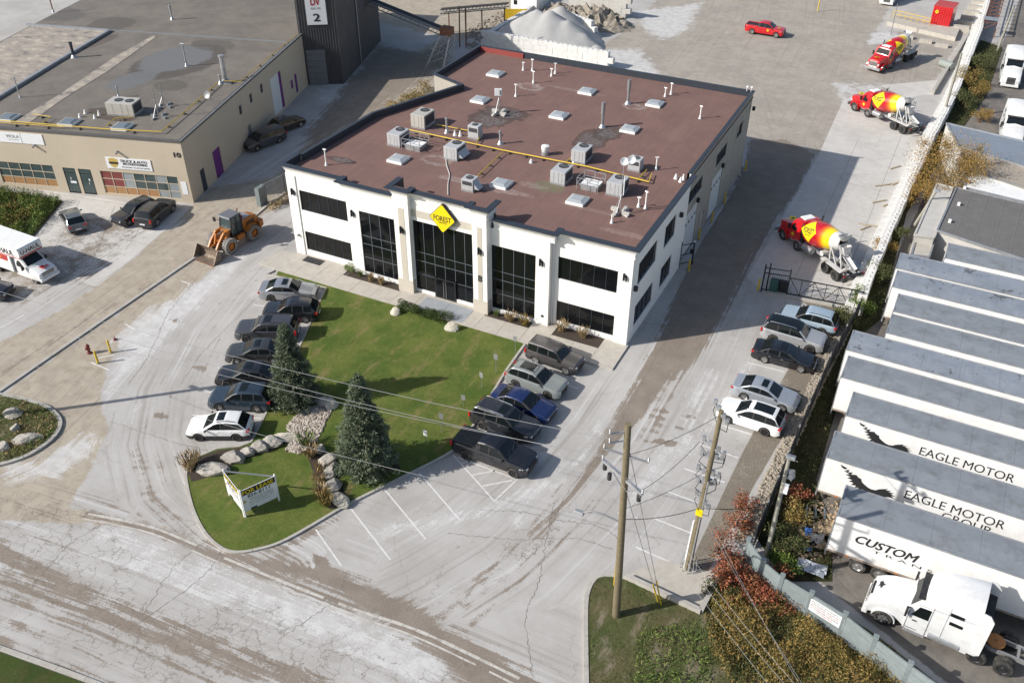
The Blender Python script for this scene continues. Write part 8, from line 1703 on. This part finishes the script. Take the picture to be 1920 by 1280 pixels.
# rubbish by the trailers
for i, (px, py, w_, h_, m_, lab) in enumerate([(1540, 1000, 1.2, .8, 'cardboard', 'largest flattened cardboard piece in the rubbish heap'), (1550, 985, .8, .6, 'cardboard', 'crumpled box at the top of the rubbish heap'), (1530, 1015, 1.0, .7, 'grey_block', 'grey sheet lying in the rubbish heap'), (1516, 1002, .5, .5, 'blue_bin', 'small blue tub in the rubbish heap'), (1512, 1034, .5, .4, 'blue_bin', 'blue item below the rubbish heap'), (1545, 1030, 1.1, .6, 'cardboard', 'cardboard at the foot of the rubbish heap'), (1520, 1070, 1.6, .9, 'tarp', 'grey plastic tarp on the ground below the rubbish heap'), (1483, 897, .4, 1.0, 'sign_white', 'white bag hanging by the grey pole')]):
    mat('blue_bin', (.05, .14, .4), .5); mat('tarp', (.5, .53, .58), .4); q = G(px, py); z_ = rnd.uniform(.1, .25); m_2 = MB(); rs = random.Random(i)
    pts = [[Vector((x*w_+rs.gauss(0, .08), y*h_+rs.gauss(0, .08), z_+rs.random()*.28)) for x in np.linspace(-.5, .5, 5)] for y in np.linspace(-.5, .5, 4)]; m_2.loft(pts, False, False); o = m_2.build('rubbish_piece', m_, loc=(q.x, q.y, 0)); tag(o, lab, 'rubbish', 'rubbish by the trailers')

# ================================================================ PLANTS
def leafmat(name, c1, c2, c3):
    t = NT(name); t.b.inputs['Roughness'].default_value = .7; t.b.inputs['Specular IOR Level'].default_value = .2
    g_ = t.N.new('ShaderNodeNewGeometry'); r_ = g_.outputs['Random Per Island']; n = t.noise(1.4, 4, .6)
    c = t.mix(t.ramp(n, .35, .65), c1, c2); c = t.mix(t.ramp(r_, .62, .95, 0, .9), c, c3); c = t.mix(1., c, t.ramp(r_, 0, 1, .7, 1.25, False), 'MULTIPLY'); t.L.new(c, t.b.inputs['Base Color'])
    try: t.b.inputs['Subsurface Weight'].default_value = 0
    except Exception: pass
    MAT[name] = t.m
leafmat('spruce_needles', (.105, .135, .075), (.13, .165, .10), (.20, .23, .165)); leafmat('golden_leaves', (.30, .185, .05), (.21, .16, .045), (.36, .20, .07)); leafmat('green_leaves', (.085, .145, .028), (.12, .19, .04), (.20, .21, .06))
leafmat('red_leaves', (.26, .07, .04), (.20, .10, .045), (.36, .13, .07)); leafmat('goldenrod', (.16, .14, .04), (.22, .15, .05), (.34, .22, .07)); leafmat('dry_grass', (.36, .26, .13), (.28, .21, .11), (.45, .33, .18)); leafmat('hedge_green', (.045, .075, .02), (.065, .10, .028), (.10, .12, .04)); leafmat('dull_green', (.06, .085, .03), (.085, .095, .035), (.14, .12, .05))
def leaf_mesh(name, P, size, m, up=0., aspect=.45, seed=1, dirs=None):
    """many small leaf blades; P (n,3) centres"""
    rng = np.random.RandomState(seed); n = len(P); d = rng.normal(size=(n, 3)) if dirs is None else dirs+rng.normal(scale=.35, size=(n, 3)); d[:, 2] += up; d /= np.linalg.norm(d, axis=1)[:, None]
    e = np.cross(d, rng.normal(size=(n, 3))); e /= np.linalg.norm(e, axis=1)[:, None]+1e-9; s = (size*rng.uniform(.6, 1.4, n))[:, None]
    V = np.stack([P-d*s*.5, P+e*s*aspect*.5, P+d*s*.5, P-e*s*aspect*.5], 1).reshape(-1, 3); me = bpy.data.meshes.new(name); me.vertices.add(4*n); me.vertices.foreach_set('co', V.ravel()); me.loops.add(4*n); me.loops.foreach_set('vertex_index', np.arange(4*n)); me.polygons.add(n); me.polygons.foreach_set('loop_start', np.arange(n)*4); me.polygons.foreach_set('loop_total', np.full(n, 4)); me.update(); me.materials.append(MAT[m]); return me
def spruce(base, h, R_, label, seed):
    b = G(*base); root = thing('spruce_tree', label, 'spruce tree', (b.x, b.y, .08)); rng = np.random.RandomState(seed); MB().tube([(0, 0, 0), (0, 0, h*.5), (0, 0, h)], [.16, .1, .015], 8).build('trunk', 'rust', root)
    P, D, limbs = [], [], MB(); z = .35
    lvl = 0
    while z < h-.1:
        f = z/h; rad = R_*(1-f)**.85*rng.uniform(.85, 1.1)+.12; nb_ = int(7+7*(1-f)); a0 = rng.rand()*6.28
        for k in range(nb_):
            a = a0+2*PI*k/nb_+rng.normal(0, .15); L_ = rad*rng.uniform(.72, 1.15); dz = rng.uniform(.0, .18)*L_; tip = np.array([math.cos(a)*L_, math.sin(a)*L_, dz-.12*L_*(1-f)]); st_ = np.array([0, 0, z]); 
            if L_ > .5: limbs.tube([tuple(st_), tuple(st_+tip)], [.025, .006], 4)
            m_ = int(15*L_)+6; t = rng.uniform(.15, 1., m_)**.8; spread = (.30*(1-t*.55)*min(1, L_))[:, None]
            side = np.array([-math.sin(a), math.cos(a), 0.]); off = rng.normal(size=(m_, 1))*spread*side*1.1+rng.normal(size=(m_, 3))*.05; q = st_+tip*t[:, None]+off; q[:, 2] -= np.abs(off[:, :2]).sum(1)*.25; P.append(q); D.append(np.tile(tip/np.linalg.norm(tip), (m_, 1))+side*np.sign(off@side)[:, None]*.5)
        z += .17+.10*(1-f); lvl += 1
    P.append(np.stack([rng.normal(0, .04, 60), rng.normal(0, .04, 60), rng.uniform(h-.5, h+.05, 60)], 1)); D.append(np.tile([0, 0, 1.], (60, 1))); P, D = np.concatenate(P), np.concatenate(D)
    rep = np.repeat(P, 7, 0)+rng.normal(scale=.065, size=(len(P)*7, 3)); place(leaf_mesh('crown', rep, .17, 'spruce_needles', 0, .3, seed, np.repeat(D, 7, 0)), 'crown', root); limbs.build('limbs', 'rust', root, kind='stuff')
spruce((556, 754), 6.9, 1.95, 'blue-green spruce tree on the left, beside the parked dark cars', 3); spruce((690, 880), 8.0, 2.2, 'taller blue-green spruce tree in the middle of the lawn corner', 5)
def bush(name, label, base, R_, h, m, n=1800, size=.16, seed=1, grp=None, stems=5, cat='bush', up=.3, z=.08, lobes=7, aspect=.45, hollow=.55):
    b = G(*base); root = thing(name, label, cat, (b.x, b.y, z), 0, grp); rng = np.random.RandomState(seed); C_ = [np.array([rng.uniform(-.6, .6)*R_, rng.uniform(-.6, .6)*R_, rng.uniform(.3, .85)*h]) for _ in range(lobes)]; P = []
    for c in C_:
        v = rng.normal(size=(n//lobes, 3)); v /= np.linalg.norm(v, axis=1)[:, None]; r = rng.uniform(hollow, 1., (n//lobes, 1)); q = c+v*r*np.array([R_*.48, R_*.48, h*.32])*(rng.uniform(.45, 1.) if lobes > 10 else 1.); P.append(q)
    P = np.concatenate(P); P = P[P[:, 2] > .02]; place(leaf_mesh('foliage', P, size, m, up, aspect, seed), 'foliage', root)
    s_ = MB()
    for k in range(stems): c = C_[k % lobes]; s_.tube([(rng.uniform(-.1, .1), rng.uniform(-.1, .1), -z), tuple(c*.6), tuple(c)], [.03, .02, .008], 4)
    s_.build('stems', 'rust', root, kind='stuff'); return root
def grass_clump(label, base, h, m='dry_grass', n=220, R_=.28, seed=1, grp='ornamental grasses', z=.1):
    b = G(*base); root = thing('ornamental_grass', label, 'grass clump', (b.x, b.y, z), 0, grp); rng = np.random.RandomState(seed); a = rng.rand(n)*6.28; t = rng.rand(n); D = np.stack([np.cos(a)*.45, np.sin(a)*.45, np.ones(n)], 1); P = D*(t*h*.85)[:, None]; P[:, :2] *= R_/.28; P[:, :2] += rng.normal(scale=R_*.3, size=(n, 2)); place(leaf_mesh('blades', P, h*.45, m, .5, .1, seed, D), 'blades', root); return root
bush('golden_tree', 'large golden-brown spreading tree hanging over the white block wall', (1764, 372), 5.2, 6.8, 'golden_leaves', 17000, .15, 11, None, 14, 'tree', .35, 0, 34, .4, .1); bush('golden_tree', 'lower golden tree clump leaning on the block wall below the large one', (1732, 392), 2.8, 3.6, 'golden_leaves', 6000, .15, 12, None, 7, 'tree', .3, 0, 14, .4, .2)
for i, (bp, R_, h, m, n, lab) in enumerate([((1578, 610), 1.3, 1.6, 'dull_green', 1800, 'dark green bush at the gate end of the black fence'), ((1610, 580), 1.4, 1.9, 'green_leaves', 2200, 'leafy bush between the gate end and the trailers'), ((1640, 530), 1.4, 1.8, 'dull_green', 2000, 'bush filling the gap beside the topmost short trailer'), ((1655, 480), 1.2, 1.6, 'golden_leaves', 1600, 'yellowish bush beside the small store'), ((1680, 450), 1.3, 1.5, 'dull_green', 1600, 'dark bush below the concrete lean-to'),
        ((1822, 130), 2.2, 2.6, 'dull_green', 3000, 'dark thicket below the rusty conveyor'), ((1815, 165), 2.2, 2.4, 'goldenrod', 3000, 'brownish thicket left of the upper tractor'), ((1800, 205), 2.0, 2.2, 'dull_green', 2600, 'dark thicket beside the block wall, middle of the yard strip'), ((1838, 185), 1.8, 2., 'goldenrod', 2200, 'dry thicket in front of the lower tractor'), ((1835, 230), 1.5, 1.6, 'golden_leaves', 1500, 'reddish dry thicket near the metal roofed shed'),
        ((1380, 985), 1.3, 1.1, 'red_leaves', 900, 'sparse red bush on the stone berm, upper'), ((1402, 955), 1.1, 1.2, 'red_leaves', 700, 'sparse red bush leaning on the black fence'), ((1368, 1050), 1.6, 1.6, 'red_leaves', 1500, 'red bush beside the switchgear pole patch'), ((1378, 1095), 1.8, 1.7, 'red_leaves', 2200, 'dense red sumac bush at the fence corner'), ((1420, 1110), 1.8, 1.5, 'red_leaves', 2000, 'red brown sumac along the precast fence'), ((1350, 1110), 1.2, 1.0, 'dull_green', 1200, 'green bush at the concrete corner'),
        ((1475, 1035), 1.6, 1.9, 'dull_green', 2400, 'dark bush behind the precast fence beside the grey pole'), ((1495, 985), 1.4, 1.4, 'goldenrod', 1500, 'dry bush by the rubbish heap'), ((1470, 1075), 1.3, 1.5, 'green_leaves', 1500, 'green bush behind the second precast panel'), ((1490, 940), 1.1, 1.1, 'red_leaves', 600, 'small red bush behind the grey pole'), ((1335, 925), .9, .6, 'red_leaves', 0, '')]):
    if n: bush('wild_bush', lab, bp, R_, h, m, n, .15, 30+i, 'wild bushes along the fences', z=0., hollow=.25)
for i, (px, py, R_, h) in enumerate([(757, 580, .55, .55), (772, 585, .6, .5), (788, 590, .6, .5), (803, 594, .6, .5), (818, 598, .6, .55), (834, 602, .75, .65)]): bush('low_shrub', ['leftmost shrub of the low hedge before the entrance', 'second shrub from the left in the low hedge', 'third shrub from the left in the low hedge', 'fourth shrub from the left in the low hedge', 'fifth shrub from the left in the low hedge', 'rounded large shrub at the right end of the low hedge'][i], (px, py), R_*1.3, h*1.3, 'hedge_green', 1300, .1, 60+i, 'low hedge before the entrance', 2, 'shrub')
bush('low_shrub', 'round green shrub in the left planting bed against the office', (657, 512), .65, .75, 'green_leaves', 900, .1, 71, 'office bed shrubs', 2, 'shrub')
for i, (px, py, h, m, lab) in enumerate([(676, 520, .6, 'green_leaves', 'green tuft next to the round shrub in the left bed'), (696, 528, .8, 'dry_grass', 'tan tuft in the middle of the left bed'), (715, 535, .8, 'dry_grass', 'tan tuft right of the middle in the left bed'), (930, 594, .6, 'green_leaves', 'small green tuft beside the pillar in the centre bed'), (957, 603, .95, 'dry_grass', 'tan tuft in the centre bed'), (984, 611, .95, 'goldenrod', 'greenish tuft at the right of the centre bed'), (1053, 622, 1.0, 'dry_grass', 'tall tan tuft in the right bed, left one'), (1092, 634, .95, 'dry_grass', 'tall tan tuft in the right bed, right one'),
        (357, 882, 1.3, 'dry_grass', 'large tan grass clump at the west tip of the lawn'), (364, 872, 1.1, 'dry_grass', 'tan grass clump just behind the west tip clump'), (575, 838, 1.2, 'green_leaves', 'green clump at the foot of the stone bed'), (583, 858, 1.1, 'dry_grass', 'dry clump at the upper end of the eastern boulders'), (600, 905, .9, 'dry_grass', 'dry clump in the middle beside the eastern boulders'), (603, 930, 1.0, 'dry_grass', 'dry clump low beside the eastern boulders'), (612, 948, 1.1, 'goldenrod', 'greenish dry clump next to the south slab boulder'), (598, 885, .8, 'dry_grass', 'dry clump beside the long upright boulder')]):
    grass_clump(lab, (px, py), h, m, 260, .35 if h > .85 else .22, 80+i)
def field(name, label, poly, dens, size, m, hmax, seed=2, z=.1, up=.9, aspect=.22):
    P0 = pl(poly); xs = [p.x for p in P0]; ys = [p.y for p in P0]; A_ = (max(xs)-min(xs))*(max(ys)-min(ys)); rng = np.random.RandomState(seed); n = int(A_*dens); q = np.stack([rng.uniform(min(xs), max(xs), n), rng.uniform(min(ys), max(ys), n)], 1); q = q[sdf(q, P0) < -.05]
    cl = sum(np.sin(q @ (rng.normal(size=2)*rng.uniform(.7, 2.6))+rng.rand()*6.3) for _ in range(9)); cl = np.clip(.5+cl/5., 0, 1); kp = rng.rand(len(q)) < .35+1.1*cl; q, cl = q[kp], cl[kp]; h = hmax*(.12+.88*cl)*rng.rand(len(q)); P = np.concatenate([q, (z+h)[:, None]], 1); o = place(leaf_mesh(name, P, size, m, up, aspect, seed), name, None, kind='stuff'); o['label'] = label
WB = [(1345, 1100), (1375, 1060), (1400, 1075), (1480, 1115), (1560, 1160), (1660, 1230), (1760, 1310), (1400, 1330), (1330, 1230), (1318, 1150)]
field('goldenrod_weeds', 'dense dry goldenrod weeds on the bank before the precast fence', WB, 380, .19, 'goldenrod', 1.15, 2); field('goldenrod_weeds', 'green weeds mixed into the bank before the precast fence', WB, 170, .2, 'dull_green', .6, 3)
field('goldenrod_weeds', 'red leaves mixed into the upper end of the weedy bank', [(1345, 1100), (1375, 1060), (1400, 1075), (1480, 1115), (1520, 1150), (1430, 1180), (1360, 1150)], 260, .17, 'red_leaves', .9, 4)
field('rough_grass_tufts', 'rough grass tufts on the verge by the tallest pole', V1, 60, .14, 'dull_green', .12, 5); field('rough_grass_tufts', 'weeds across the lower verge', [(1200, 1180), (1320, 1160), (1340, 1310), (1180, 1310)], 120, .2, 'green_leaves', .35, 6)
field('lot_weeds', 'bright green weeds in the raised lot at the left', [(-80, 300), (0, 358), (118, 378), (60, 445), (-80, 458)], 260, .24, 'green_leaves', .9, 7); field('lot_weeds', 'brownish weeds in the raised lot at the left', [(-80, 330), (0, 358), (100, 378), (40, 430), (-80, 440)], 90, .25, 'goldenrod', 1.1, 8)
field('island_weeds', 'weeds in the traffic island', TI, 110, .18, 'green_leaves', .4, 9); field('island_weeds', 'dry grass in the traffic island', [(40, 750), (110, 783), (113, 800), (70, 843), (0, 868), (20, 820)], 170, .18, 'dry_grass', .25, 10)
field('strip_weeds', 'weeds along the strip behind the block wall', [(1838, 75), (1880, 90), (1850, 180), (1790, 260), (1700, 400), (1650, 600), (1600, 640), (1590, 590), (1700, 360)], 70, .2, 'dull_green', .7, 11); field('strip_weeds', 'weeds behind the black fence', [(1600, 610), (1570, 760), (1530, 900), (1560, 1010), (1560, 1090), (1470, 1090), (1420, 1010), (1440, 930), (1560, 680)], 60, .2, 'dull_green', .6, 12)
field('fence_weeds', 'tan weeds beside the chain link fence', [(500, 392), (545, 366), (600, 328), (612, 334), (550, 378), (512, 400)], 260, .2, 'dry_grass', .8, 13); field('fence_weeds', 'weeds in the notch at the rear of the office', [(720, 205), (800, 160), (815, 175), (812, 190), (735, 215)], 160, .25, 'goldenrod', 1.2, 14)
